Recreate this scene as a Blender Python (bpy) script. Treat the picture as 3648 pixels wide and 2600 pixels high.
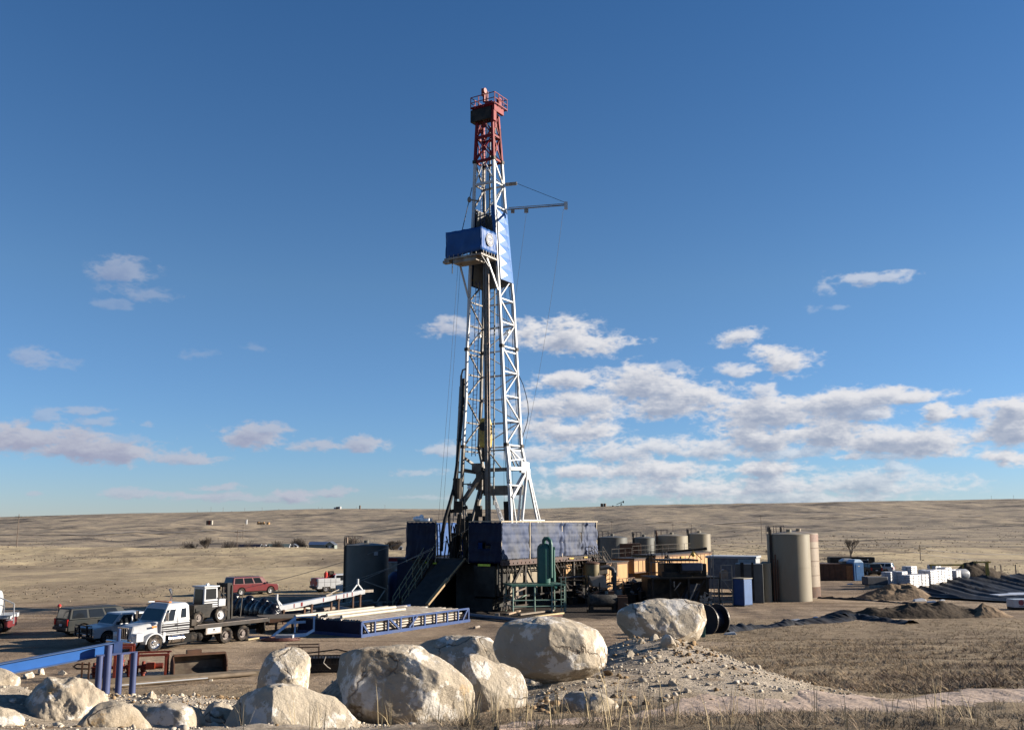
import bpy, bmesh, math, random
import numpy as np
from mathutils import Vector, Matrix, Euler
for o in list(bpy.data.objects): bpy.data.objects.remove(o, do_unlink=True)
SC = bpy.context.scene; COL = SC.collection
random.seed(7); RNG = np.random.default_rng(11)
# ---------------------------------------------------------------- camera
FPX = 3500.0; TILT = math.atan(561/3500.0); HC = 7.4
cd = bpy.data.cameras.new('camera'); cam = bpy.data.objects.new('camera', cd); COL.objects.link(cam)
cam.location = (0, 0, HC); cam.rotation_euler = (math.pi/2+TILT, 0, 0)
cd.sensor_fit = 'HORIZONTAL'; cd.sensor_width = 36; cd.lens = 36*FPX/3648; cd.clip_start = 0.1; cd.clip_end = 20000
SC.camera = cam
# ---------------------------------------------------------------- exposure
SC.view_settings.view_transform = 'Standard'; SC.view_settings.look = 'None'
SC.view_settings.gamma = 1; SC.view_settings.use_curve_mapping = False
SC.view_settings.exposure = 1.5
SKY = .0525; CLOUD = .30
SUN_EL = 16.5; SUN_AZ = 83.5      # azimuth clockwise from +Y
# ---------------------------------------------------------------- helpers for placing things on the ground
def slope(v): return math.tan(math.atan((v-1300)/FPX)-TILT)
def G(u, v, z=0.0):
    y = (HC-z)/slope(v); zc = y*math.cos(TILT)+(z-HC)*math.sin(TILT)
    return ((u-1824)/FPX*zc, y)
def ZR(v, y): return HC-y*slope(v)
def PT(u, v, y):
    z = ZR(v, y); zc = y*math.cos(TILT)+(z-HC)*math.sin(TILT)
    return ((u-1824)/FPX*zc, y, z)
# ---------------------------------------------------------------- sky
def _h2(ix, iy, s):
    h = (ix.astype(np.int64)*374761393+iy.astype(np.int64)*668265263+s*1442695041) & 0xffffffff
    h = ((h ^ (h >> 13))*1274126177) & 0xffffffff
    return ((h ^ (h >> 16)) & 0xffff)/65535.0
def vnoise(x, y, s=0):
    x = np.asarray(x, float); y = np.asarray(y, float); ix, iy = np.floor(x), np.floor(y); fx, fy = x-ix, y-iy
    fx = fx*fx*fx*(fx*(fx*6-15)+10); fy = fy*fy*fy*(fy*(fy*6-15)+10)
    a, b, c, d = _h2(ix, iy, s), _h2(ix+1, iy, s), _h2(ix, iy+1, s), _h2(ix+1, iy+1, s)
    return (a*(1-fx)+b*fx)*(1-fy)+(c*(1-fx)+d*fx)*fy
def fbm(x, y, o=4, s=0, g=.5):
    t = 0; a = 1; n = 0
    for i in range(o): t = t+a*(vnoise(x, y, s+i*17)-.5); n += a*.5; x, y = x*1.73+y*1.0+3.1, y*1.73-x*1.0+7.7; a *= g
    return t/n
def cloud_map():
    """cumulus banks over the prairie as optical depth against azimuth and elevation (degrees)"""
    AZ0, AZ1, EL0, EL1 = -46., 46., -1., 23.; W, Hh = 2760, 900
    blobs = [(268,602,62,22,.62),(312,652,68,15,.74),(250,683,38,11,.8),(80,803,48,24,.66),(135,806,40,14,.8),(565,774,26,12,.85),(440,786,45,16,.87),
    (182,912,50,8,.6),(98,928,24,16,.66),(212,939,38,8,.62),(325,942,22,6,.7),(275,980,45,12,.72),
    (60,985,150,32,.2),(170,998,140,26,.2),(270,1012,90,20,.25),(400,1018,105,14,.35),
    (560,975,80,24,.3),(610,960,60,10,.4),(700,993,64,14,.4),(815,990,52,16,.35),
    (290,1100,58,9,.45),(440,1104,120,10,.4),(490,1084,58,7,.45),(655,1105,36,15,.3),(745,1093,50,9,.45),(560,1112,110,7,.55),(920,1052,70,8,.6),(80,1101,22,4,.6),(940,1106,70,5,.7),
    (985,1005,46,16,.45),(1010,735,62,22,.4),(1250,757,125,38,.05),(1170,745,60,26,.2),
    (1250,847,80,22,.2),(1440,862,110,42,0),(1560,885,100,26,.1),(1310,905,150,36,0),(1480,905,120,32,0),
    (1640,753,56,18,.3),(1745,810,62,32,0),(1655,824,56,13,.35),(1695,868,38,15,.35),(1490,816,30,12,.75),
    (1730,925,160,34,0),(1880,902,140,28,0),(2010,882,85,17,.15),(1930,915,70,28,.3),
    (1270,960,130,32,.15),(1420,1000,170,26,.3),(1200,1010,90,22,.35),
    (1700,978,110,34,.05),(1830,968,130,34,0),(2000,985,190,34,0),(2235,958,80,30,0),(1600,1000,90,22,.3),(1780,1005,90,18,.45),
    (2085,920,36,18,.2),(2140,922,22,12,.35),(2180,921,28,12,.3),(2255,912,52,26,.05),
    (1420,1050,230,22,.25),(1700,1045,120,15,.2),(1600,1085,300,28,.3),(1930,1078,180,26,.42),(1340,1092,170,20,.4),(1760,1112,220,14,.45),
    (2240,1022,60,14,.2),(1895,1016,40,12,.3),(1965,1017,50,9,.45),(1995,1036,30,8,.55),
    (1950,621,80,12,.55),(1838,636,20,20,.7),(1812,690,34,11,.8),(1868,684,20,8,.84),(1740,1165,10,6,.6)]
    az = np.linspace(AZ0, AZ1, W)[None, :].repeat(Hh, 0); el = np.linspace(EL0, EL1, Hh)[:, None].repeat(W, 1)
    px = 1.6007/FPX*57.2958                      # one unit of the table in degrees
    wx = az+fbm(az*.9, el*1.6, 5, 5)*.55; wy = el+fbm(az*.9+9, el*1.8, 5, 8)*.26
    n = fbm(az*.55, el*1.35, 8, 31, .60)*1.05+(1-np.abs(fbm(az*1.3, el*2.4, 6, 61, .6))*2.2-.55)*.5
    acc = np.full(az.shape, 9.); amp = np.full(az.shape, 1.)
    for (dx, dy, rx, ry, off) in blobs:
        u, v = dx*1.6007, dy*1.6007; cx, cy = (u-1824)/FPX, -(v-1300)/FPX
        a0 = math.degrees(math.atan2(cx, math.cos(TILT)-math.sin(TILT)*cy)); ee = math.degrees(math.atan2(math.sin(TILT)+math.cos(TILT)*cy, math.hypot(cx, math.cos(TILT)-math.sin(TILT)*cy)))
        dy_ = (wy-ee)/(ry*px*1.25); dy_ = np.where(dy_ < 0, dy_*1.25, dy_)
        d = np.sqrt(((wx-a0)/(rx*px*1.12))**2+dy_**2+off*off*.35)
        h = np.clip(.5+.5*(acc-d)/.22, 0, 1); acc = acc*(1-h)+d*h-.22*h*(1-h); amp = amp*(1-h)+h*min(1, max(.22, 1.3-off*1.3))
    den = 1.16-acc+n*.60
    dd = np.clip(den, 0, 1.6)
    # how much cloud lies between a point and the sun (to the right and above)
    px_x, px_y = W/(AZ1-AZ0), Hh/(EL1-EL0); sh = np.zeros_like(dd)
    for k, w in ((.12, 1), (.28, 1), (.5, .8), (.8, .5)):
        sh += w*np.roll(np.roll(dd, -int(k*.9*px_x), 1), -int(k*.9*px_y), 0)
    sh /= 3.3; occl = np.clip(sh*1.25-dd*.42-.02, 0, 1)
    occl = occl*occl*(3-2*occl)*.92
    occl = np.clip(occl+fbm(az*2, el*4, 4, 91)*.18, 0, 1)
    t = np.clip((az+9)/9, 0, 1)[..., None]      # the banks far from the sun are thinner and greyer
    lit = np.array([.61, .63, .73])*(1-t)+np.array([.96, .95, .97])*t; dark = np.array([.40, .42, .57])*(1-t)+np.array([.40, .46, .60])*t
    col = lit*(1-occl[..., None])+dark*occl[..., None]
    al = np.clip(den/.7, 0, 1); al = al*al*(3-2*al)*.95*amp
    al *= np.clip((el+.5)/1.2, .25, 1)
    im = bpy.data.images.new('cloud_banks', W, Hh, alpha=True, float_buffer=True); im.colorspace_settings.name = 'Non-Color'; im.alpha_mode = 'CHANNEL_PACKED'
    im.pixels.foreach_set(np.concatenate([col, al[..., None]], -1).astype(np.float32).ravel()); im.update()
    return im, (AZ0, AZ1, EL0, EL1)
def build_world():
    w = bpy.data.worlds.new('World'); SC.world = w; w.use_nodes = True
    nt = w.node_tree; nt.nodes.clear(); N = nt.nodes.new; L = nt.links.new
    out = N('ShaderNodeOutputWorld'); bg = N('ShaderNodeBackground'); L(bg.outputs[0], out.inputs[0])
    sky = N('ShaderNodeTexSky'); sky.sky_type = 'NISHITA'; sky.sun_disc = False
    sky.sun_elevation = math.radians(SUN_EL); sky.sun_rotation = math.radians(SUN_AZ)
    sky.altitude = 1500; sky.air_density = 1.0; sky.dust_density = 0.25; sky.ozone_density = 2.2
    bg.inputs[1].default_value = SKY
    hs = N('ShaderNodeHueSaturation'); hs.inputs['Saturation'].default_value = 1.12; L(sky.outputs[0], hs.inputs['Color'])
    wb = N('ShaderNodeVectorMath'); wb.operation = 'MULTIPLY'; L(hs.outputs[0], wb.inputs[0])
    im, (a0, a1, e0, e1) = cloud_map()
    tc = N('ShaderNodeTexCoord'); sp = N('ShaderNodeSeparateXYZ'); L(tc.outputs['Generated'], sp.inputs[0])
    def M(op, a, b=None, c=None):
        n = N('ShaderNodeMath'); n.operation = op
        for i, q in enumerate((a, b, c)):
            if q is None: continue
            if isinstance(q, (int, float)): n.inputs[i].default_value = q
            else: L(q, n.inputs[i])
        return n.outputs[0]
    az = M('MULTIPLY', M('ARCTAN2', sp.outputs[0], sp.outputs[1]), 57.2958); el = M('MULTIPLY', M('ARCSINE', sp.outputs[2]), 57.2958)
    rp = N('ShaderNodeValToRGB'); L(M('DIVIDE', el, 30.0), rp.inputs[0]); e = rp.color_ramp.elements; e[0].color = (.53,.615,.93,1); e[1].position = 1; e[1].color = (.53,.735,.90,1)
    k = e.new(.12); k.color = (.52,.66,.92,1); k = e.new(.45); k.color = (.70,.785,.875,1); L(rp.outputs[0], wb.inputs[1])
    cx = N('ShaderNodeCombineXYZ'); L(M('DIVIDE', M('SUBTRACT', az, a0), a1-a0), cx.inputs[0]); L(M('DIVIDE', M('SUBTRACT', el, e0), e1-e0), cx.inputs[1])
    ti = N('ShaderNodeTexImage'); ti.image = im; ti.extension = 'CLIP'; ti.interpolation = 'Cubic'; L(cx.outputs[0], ti.inputs[0])
    cs = N('ShaderNodeVectorMath'); cs.operation = 'SCALE'; L(ti.outputs[0], cs.inputs[0]); cs.inputs['Scale'].default_value = CLOUD/SKY
    fin = N('ShaderNodeMix'); fin.data_type = 'RGBA'; L(ti.outputs[1], fin.inputs[0]); L(wb.outputs[0], fin.inputs[6]); L(cs.outputs[0], fin.inputs[7])
    L(fin.outputs[2], bg.inputs[0])
build_world()
# ---------------------------------------------------------------- sun
sl = bpy.data.lights.new('sun', 'SUN'); sl.energy = 5.0; sl.angle = math.radians(.53); sl.color = (1, .90, .76)
so = bpy.data.objects.new('sun', sl); COL.objects.link(so); so.location = (60, 0, 60)
_e, _a = math.radians(SUN_EL), math.radians(SUN_AZ)
sd = Vector((math.sin(_a)*math.cos(_e), math.cos(_a)*math.cos(_e), math.sin(_e)))
so.rotation_euler = sd.to_track_quat('Z', 'Y').to_euler()
# ---------------------------------------------------------------- materials
MATS = {}
def mat(name, col, rough=.6, metal=0., var=.25, scale=3., col2=None, mix2=0., bump=.0, bscale=None, stretch=(1,1,1), edge=(.45,.62), coat=0., detail=6, spec=None):
    """col varied by noise; col2 appears in patches (rust, dirt) with amount mix2"""
    if name in MATS: return MATS[name]
    m = bpy.data.materials.new(name); m.use_nodes = True; nt = m.node_tree; N = nt.nodes.new; L = nt.links.new
    b = nt.nodes['Principled BSDF']; b.inputs['Roughness'].default_value = rough; b.inputs['Metallic'].default_value = metal
    lum = max(col[:3]); b.inputs['Specular IOR Level'].default_value = spec if spec is not None else (.12 if lum < .06 and rough > .3 else .3)
    if coat: b.inputs['Coat Weight'].default_value = coat
    tc = N('ShaderNodeTexCoord'); mp = N('ShaderNodeMapping'); L(tc.outputs['Object'], mp.inputs[0]); mp.inputs['Scale'].default_value = stretch
    n = N('ShaderNodeTexNoise'); n.inputs['Scale'].default_value = scale; n.inputs['Detail'].default_value = detail; L(mp.outputs[0], n.inputs['Vector'])
    r = N('ShaderNodeMapRange'); L(n.outputs[0], r.inputs[0]); r.inputs[1].default_value = .3; r.inputs[2].default_value = .7
    r.inputs[3].default_value = 1-var; r.inputs[4].default_value = 1+var*.6
    mu = N('ShaderNodeVectorMath'); mu.operation = 'SCALE'; mu.inputs[0].default_value = col[:3]; L(r.outputs[0], mu.inputs['Scale'])
    o = mu.outputs[0]
    if col2 is not None:
        n2 = N('ShaderNodeTexNoise'); n2.inputs['Scale'].default_value = scale*.7; n2.inputs['Detail'].default_value = 8; n2.inputs['Roughness'].default_value = .65
        mp2 = N('ShaderNodeMapping'); L(tc.outputs['Object'], mp2.inputs[0]); mp2.inputs['Scale'].default_value = stretch; mp2.inputs['Location'].default_value = (7.3, 2.1, 4.4)
        L(mp2.outputs[0], n2.inputs['Vector'])
        r2 = N('ShaderNodeMapRange'); L(n2.outputs[0], r2.inputs[0]); r2.inputs[1].default_value = edge[0]; r2.inputs[2].default_value = edge[1]; r2.inputs[4].default_value = mix2
        mx = N('ShaderNodeMix'); mx.data_type = 'RGBA'; L(r2.outputs[0], mx.inputs[0]); L(o, mx.inputs[6]); mx.inputs[7].default_value = (*col2[:3], 1)
        o = mx.outputs[2]
    L(o, b.inputs['Base Color'])
    if bump:
        n3 = N('ShaderNodeTexNoise'); n3.inputs['Scale'].default_value = bscale or scale*3; n3.inputs['Detail'].default_value = 5; L(mp.outputs[0], n3.inputs['Vector'])
        bp = N('ShaderNodeBump'); bp.inputs['Distance'].default_value = bump; bp.inputs['Strength'].default_value = 1; L(n3.outputs[0], bp.inputs['Height']); L(bp.outputs[0], b.inputs['Normal'])
    MATS[name] = m; return m
# ---------------------------------------------------------------- mesh building
def V(*a): return Vector(a)
class MB:
    def __init__(s): s.v = []; s.f = []
    def add(s, vs, fs):
        k = len(s.v); s.v += [tuple(p) for p in vs]; s.f += [tuple(i+k for i in f) for f in fs]; return s
    def box(s, c, d, rz=0, R=None):
        hx, hy, hz = d[0]/2, d[1]/2, d[2]/2
        R = R or Matrix.Rotation(rz, 3, 'Z'); c = Vector(c)
        vs = [c+R@Vector((x, y, z)) for x in (-hx, hx) for y in (-hy, hy) for z in (-hz, hz)]
        return s.add(vs, [(0,1,3,2),(4,6,7,5),(0,4,5,1),(2,3,7,6),(0,2,6,4),(1,5,7,3)])
    def bb(s, x0, x1, y0, y1, z0, z1): return s.box(((x0+x1)/2, (y0+y1)/2, (z0+z1)/2), (abs(x1-x0), abs(y1-y0), abs(z1-z0)))
    def bar(s, p, q, w, h=None, up=(0,0,1)):
        p, q = Vector(p), Vector(q); h = h or w; d = (q-p)
        if d.length < 1e-6: return s
        d.normalize(); u = Vector(up)
        if abs(d.dot(u)) > .97: u = Vector((1,0,0))
        a = d.cross(u).normalized(); b = a.cross(d).normalized()
        vs = [t+a*i*w/2+b*j*h/2 for t in (p, q) for i, j in ((-1,-1),(1,-1),(1,1),(-1,1))]
        return s.add(vs, [(0,1,2,3),(7,6,5,4),(0,4,5,1),(1,5,6,2),(2,6,7,3),(3,7,4,0)])
    def cyl(s, p, q, r, r2=None, n=10, caps=True):
        p, q = Vector(p), Vector(q); r2 = r if r2 is None else r2; d = q-p
        if d.length < 1e-6: return s
        d.normalize(); u = Vector((0,0,1)) if abs(d.z) < .95 else Vector((1,0,0))
        a = d.cross(u).normalized(); b = a.cross(d)
        vs = []
        for t, rr in ((p, r), (q, r2)):
            for i in range(n):
                an = 2*math.pi*i/n; vs.append(t+(a*math.cos(an)+b*math.sin(an))*rr)
        fs = [(i, (i+1) % n, n+(i+1) % n, n+i) for i in range(n)]
        if caps: fs += [tuple(reversed(range(n))), tuple(range(n, 2*n))]
        return s.add(vs, fs)
    def tube(s, pts, r, n=6):
        pts = [Vector(p) for p in pts]; k = len(pts); rings = []
        rr = r if hasattr(r, '__len__') else [r]*k
        pa = None
        for i, p in enumerate(pts):
            d = (pts[min(i+1, k-1)]-pts[max(i-1, 0)]).normalized()
            if pa is None:
                u = Vector((0,0,1)) if abs(d.z) < .9 else Vector((1,0,0)); pa = d.cross(u).normalized()
            else:
                pa = (pa-d*pa.dot(d)); pa = pa.normalized() if pa.length > 1e-5 else d.cross(Vector((0.3,.9,.1))).normalized()
            b = d.cross(pa)
            rings.append([p+(pa*math.cos(2*math.pi*j/n)+b*math.sin(2*math.pi*j/n))*rr[i] for j in range(n)])
        vs = [q for g in rings for q in g]; fs = []
        for i in range(k-1):
            for j in range(n): fs.append((i*n+j, i*n+(j+1) % n, (i+1)*n+(j+1) % n, (i+1)*n+j))
        fs += [tuple(reversed(range(n))), tuple(range((k-1)*n, k*n))]
        return s.add(vs, fs)
    def lathe(s, prof, c=(0,0,0), axis='z', n=24, caps=True, flip=False):
        """prof = [(r, h)...] revolved about an axis through c"""
        caps = caps and not (len(prof) == 2 and abs(prof[0][0]-prof[1][0]) < 1e-6)
        vs = []
        for (r, h) in prof:
            for i in range(n):
                a = 2*math.pi*i/n; x, y = r*math.cos(a), r*math.sin(a)
                p = (x, y, h) if axis == 'z' else ((x, h, y) if axis == 'y' else (h, x, y))
                vs.append((p[0]+c[0], p[1]+c[1], p[2]+c[2]))
        k = len(prof); fs = []
        for i in range(k-1):
            for j in range(n): fs.append((i*n+j, i*n+(j+1) % n, (i+1)*n+(j+1) % n, (i+1)*n+j))
        if caps: fs += [tuple(reversed(range(n))), tuple(range((k-1)*n, k*n))]
        return s.add(vs, fs)
    def prism(s, poly, y0, y1, axis='y', taper=None):
        """poly in the (x,z) plane extruded along y (axis y), or (x,y) extruded along z; taper(p) gives the second outline"""
        n = len(poly); q = [taper(p) for p in poly] if taper else poly
        if axis == 'y': vs = [(a, y0, b) for a, b in poly]+[(a, y1, b) for a, b in q]
        elif axis == 'x': vs = [(y0, a, b) for a, b in poly]+[(y1, a, b) for a, b in q]
        else: vs = [(a, b, y0) for a, b in poly]+[(a, b, y1) for a, b in q]
        return s.add(vs, [tuple(range(n)), tuple(reversed(range(n, 2*n)))]+[(i, n+i, n+(i+1) % n, (i+1) % n) for i in range(n)])
    def hexa(s, b, t):  # eight corners: bottom four, top four
        return s.add(list(b)+list(t), [(3,2,1,0),(4,5,6,7),(0,1,5,4),(1,2,6,5),(2,3,7,6),(3,0,4,7)])
    def slab(s, q, th):  # quad of 4 points given thickness along its normal
        q = [Vector(p) for p in q]; n = (q[1]-q[0]).cross(q[3]-q[0]).normalized()*th
        return s.hexa([p for p in q], [p+n for p in q])
    def sph(s, c, r, nu=12, nv=8, sc=(1,1,1)):
        prof = [(max(1e-4, math.sin(math.pi*i/nv))*r, -math.cos(math.pi*i/nv)*r) for i in range(nv+1)]
        vs = []
        for (a, h) in prof:
            for i in range(nu):
                t = 2*math.pi*i/nu; vs.append((c[0]+a*math.cos(t)*sc[0], c[1]+a*math.sin(t)*sc[1], c[2]+h*sc[2]))
        fs = [(i*nu+j, i*nu+(j+1) % nu, (i+1)*nu+(j+1) % nu, (i+1)*nu+j) for i in range(nv) for j in range(nu)]
        return s.add(vs, fs)
    def build(s, name, m, parent=None, smooth=None, bevel=0, fix=True):
        me = bpy.data.meshes.new(name); me.from_pydata(s.v, [], s.f); me.update()
        if fix:
            bm = bmesh.new(); bm.from_mesh(me); bmesh.ops.recalc_face_normals(bm, faces=bm.faces); bm.to_mesh(me); bm.free()
        if m: me.materials.append(m)
        if smooth is not None: smooth_by_angle(me, smooth)
        o = bpy.data.objects.new(name, me); COL.objects.link(o)
        if parent: o.parent = parent
        if bevel:
            bv = o.modifiers.new('b', 'BEVEL'); bv.width = bevel; bv.segments = 2; bv.limit_method = 'ANGLE'; bv.angle_limit = math.radians(35)
        return o
def smooth_by_angle(me, ang):
    me.shade_smooth() if hasattr(me, 'shade_smooth') else None
    bm = bmesh.new(); bm.from_mesh(me)
    for f in bm.faces: f.smooth = True
    for e in bm.edges:
        e.smooth = not (len(e.link_faces) == 2 and e.calc_face_angle(0) > math.radians(ang))
    bm.to_mesh(me); bm.free()
def top(name, loc, label, cat, rz=0, group=None):
    o = bpy.data.objects.new(name, None); COL.objects.link(o); o.location = (loc[0], loc[1], loc[2] if len(loc) > 2 else 0)
    o.rotation_euler = (0, 0, rz); o.empty_display_size = .3; return tag(o, label, cat, group)
def tag(o, label=None, cat=None, group=None, kind=None):
    if label: o['label'] = label
    if cat: o['category'] = cat
    if group: o['group'] = group
    if kind: o['kind'] = kind
    elif cat: o['kind'] = 'thing'
    return o
def copy_tree(o, parent=None):
    c = o.copy(); COL.objects.link(c); c.parent = parent
    for ch in list(o.children): copy_tree(ch, c)
    return c
def quadpt(q, u, v): # bilinear point on a quad q0 q1 q2 q3 (u along q0q1, v along q0q3)
    q = [Vector(p) for p in q]; return q[0]*(1-u)*(1-v)+q[1]*u*(1-v)+q[2]*u*v+q[3]*(1-u)*v
def sub_quad(q, u0, u1, v0, v1, off=.004):
    q = [Vector(p) for p in q]; n = (q[1]-q[0]).cross(q[3]-q[0]).normalized()*off
    return [quadpt(q, a, b)+n for a, b in ((u0,v0),(u1,v0),(u1,v1),(u0,v1))]
# ================================================================ terrain
_U = [-600, 0, 600, 1200, 1824, 2400, 3000, 3648, 4300]
def _r(y, rows): return [ZR(v, y) for v in rows]
_T = [(-40, [6.3]*9), (2, [6.0]*9),
 (8, _r(8, [2650,2650,2650,2640,2610,2600,2600,2600,2600])),
 (12, _r(12, [2600,2590,2590,2590,2570,2560,2555,2545,2545])),
 (16, _r(16, [2560,2545,2550,2555,2530,2520,2510,2500,2495])),
 (20, _r(20, [2520,2508,2512,2530,2505,2480,2468,2450,2445])),
 (24, _r(24, [2490,2478,2480,2500,2470,2435,2420,2404,2400])),
 (28, [2.0,2.0,1.9,1.7,2.2]+_r(28, [2400,2388,2370,2368])),
 (34, [.5,.5,.5,.4,1.0]+_r(34, [2360,2348,2333,2330])),
 (42, [0,0,0,0,.25]+_r(42, [2325,2315,2305,2300])),
 (52, [0,0,0,0,0]+_r(52, [2288,2280,2275,2272])),
 (62, [0,0,0,0,0,.1,.25,.4,.5]), (74, [0]*9), (150, [0]*9),
 (200, [-.6,-.4,-.2,0,0,0,0,0,0]),
 (285, [1.0,.7,.5,.4,-1,-.8,-.5,-.2,0]),
 (420, [-7,-7,-8,-8,-6]+_r(420, [1945,1940,1935,1932])),
 (650, _r(650, [1947,1947,1949,1950,1935,1910,1905,1900,1900])),
 (1000, _r(1000, [1918,1915,1914,1910,1890,1868,1866,1862,1860])),
 (1400, _r(1400, [1885,1880,1872,1862,1850,1836,1830,1822,1820])),
 (2000, _r(2000, [1858,1845,1829,1813,1815,1798,1787,1780,1776])),
 (2500, [10,10,14,16,16,20,28,34,34]), (3500, [-60]*9), (9000, [-160]*9)]
_YS = np.array([t[0] for t in _T], float); _ZT = np.array([t[1] for t in _T], float); _QS = (np.array(_U)-1824)/FPX
def _ylog(y): return np.where(y < 2, y/20, np.log(np.maximum(y, 2)/2)+.1)
_YL = _ylog(_YS)
PIT = [(38.5,103.5),(41.8,112),(50,121),(61,131.5),(70,137),(95,141),(95,88),(60,87.5),(47,91.5),(41,97)]
def inpoly(x, y, P):
    ins = np.zeros(np.shape(x), bool); n = len(P)
    for i in range(n):
        x1, y1 = P[i]; x2, y2 = P[(i+1) % n]
        c = ((y1 > y) != (y2 > y)) & (x < (x2-x1)*(y-y1)/(y2-y1+1e-12)+x1); ins ^= c
    return ins
def polydist(x, y, P):
    d = np.full(np.shape(x), 1e9); n = len(P)
    for i in range(n):
        ax, ay = P[i]; bx, by = P[(i+1) % n]; ex, ey = bx-ax, by-ay
        t = np.clip(((x-ax)*ex+(y-ay)*ey)/(ex*ex+ey*ey), 0, 1); d = np.minimum(d, np.hypot(x-ax-ex*t, y-ay-ey*t))
    return d
MOUNDS = [(2.7, 21.6, 1.6, 2.0, .95), (3.5, 18.8, 1.3, 2.1, .42), (.9, 17.5, 1.2, 1.6, .35), (-6.5, 13.0, .75, .8, .45), (-1.95, 13.9, .5, .5, .8)]
def terr(x, y):
    x = np.asarray(x, float); y = np.asarray(y, float)
    q = np.clip(x/np.maximum(y, 6), _QS[0], _QS[-1]); yl = _ylog(y)
    qi = np.clip(np.searchsorted(_QS, q)-1, 0, len(_QS)-2); qt = (q-_QS[qi])/(_QS[qi+1]-_QS[qi]); qt = qt*qt*(3-2*qt)*.5+qt*.5
    yi = np.clip(np.searchsorted(_YL, yl)-1, 0, len(_YL)-2); yt = np.clip((yl-_YL[yi])/(_YL[yi+1]-_YL[yi]), 0, 1)
    def col(i):
        z0 = _ZT[yi, i]; z1 = _ZT[yi+1, i]; zm = _ZT[np.maximum(yi-1, 0), i]; zp = _ZT[np.minimum(yi+2, len(_YL)-1), i]
        h = _YL[yi+1]-_YL[yi]; h0 = np.maximum(_YL[yi]-_YL[np.maximum(yi-1, 0)], 1e-3); h2 = np.maximum(_YL[np.minimum(yi+2, len(_YL)-1)]-_YL[yi+1], 1e-3)
        d0 = (z0-zm)/h0; d1 = (z1-z0)/h; d2 = (zp-z1)/h2
        m0 = np.where(d0*d1 > 0, 2*d0*d1/(d0+d1+1e-12), 0)*h; m1 = np.where(d1*d2 > 0, 2*d1*d2/(d1+d2+1e-12), 0)*h
        t = yt; return z0*(2*t**3-3*t**2+1)+m0*(t**3-2*t**2+t)+z1*(-2*t**3+3*t**2)+m1*(t**3-t**2)
    z = col(qi)*(1-qt)+col(qi+1)*qt
    for (mx, my, sx, sy, a) in MOUNDS: z = z+a*np.exp(-((x-mx)/sx)**2/2-((y-my)/sy)**2/2)
    near = np.clip((70-y)/30, 0, 1); z = z+fbm(x*.9, y*.9, 4, 3)*.07*near+fbm(x*4, y*4, 3, 9)*.02*near
    pad = np.clip((y-66)/10, 0, 1)*np.clip((155-y)/20, 0, 1); z = z+fbm(x*.25, y*.25, 3, 5)*.04*pad
    mid = np.clip((y-130)/60, 0, 1)*np.clip((420-y)/120, 0, 1); z = z+(fbm(x/60, y/26, 5, 21, .5)*1.5+fbm(x/22, y/60, 3, 23)*.3)*mid
    far = np.clip((y-450)/300, 0, 1)*np.clip((2600-y)/500, .0, 1)
    z = z+far*(fbm(x/260, y/330, 6, 41, .56)*9+(1-np.abs(fbm(x/120+5, y/300, 4, 77)))*4-3)*np.where(y > 1700, np.clip((2050-y)/350, .3, 1), 1)
    mound_r = np.clip((y-300)/200, 0, 1)*np.clip((1200-y)/400, 0, 1); z = z+mound_r*fbm(x/60, y/50, 4, 55)*1.1
    bx = inpoly(x, y, PIT); d = polydist(x, y, PIT)
    dp = np.clip(np.minimum(d/9.0, 1), 0, 1); dp = dp*dp*(3-2*dp)
    z = np.where(bx, z-dp*1.0, z)+.30*np.exp(-(d/1.6)**2)*np.where(y > 100+(x-40)*.3, 1, .4)
    return z
def T1(x, y): return float(terr(np.array([x]), np.array([y]))[0])
def GT(u, v, y0=6, y1=400):
    """where the ray through a photo point first meets the terrain"""
    ys = np.exp(np.linspace(math.log(y0), math.log(y1), 900)); s = slope(v); z = HC-ys*s
    zc = ys*math.cos(TILT)+(z-HC)*math.sin(TILT); xs = (u-1824)/FPX*zc; t = terr(xs, ys)
    k = np.argmax(t >= z)
    if not (t >= z).any(): k = len(ys)-1
    return float(xs[k]), float(ys[k]), float(t[k])
def zones(x, y):
    """R = worn pad dirt, G = dry grass, B = pale crushed rock"""
    wob = fbm(x/7, y/7, 4, 91)*5+fbm(x/1.6, y/1.6, 3, 92)*1.2
    left = -62+wob*2; right = 62+wob
    pad = np.clip((y-(44+wob*.3))/4, 0, 1)*np.clip((118+wob*1.5+np.clip(x, -40, 60)*.55-y)/6, 0, 1)*np.clip((x-left)/8, 0, 1)
    # dry field runs up to the cars on the left and down to the pit on the right
    rightfield = np.clip((x-(9+wob*.3))/4, 0, 1)*np.clip((80+wob*.4-y)/4, 0, 1); pad = pad*(1-rightfield)
    gravel = np.zeros_like(x)
    for (mx, my, sx, sy, a) in MOUNDS: gravel = np.maximum(gravel, np.exp(-((x-mx)/(sx*1.25))**2/2-((y-my)/(sy*1.15))**2/2)*1.9)
    lg = np.clip((-.6-x+np.clip(y-10,0,9)*.12+wob*.15)/.8, 0, 1)*np.clip((y-6.0-wob*.1)/1, 0, 1)*np.clip((27-y)/3, 0, 1)
    gravel = np.clip(np.maximum(gravel*1.25-.35, lg*.95), 0, 1)
    return np.clip(pad, 0, 1), gravel
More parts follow.
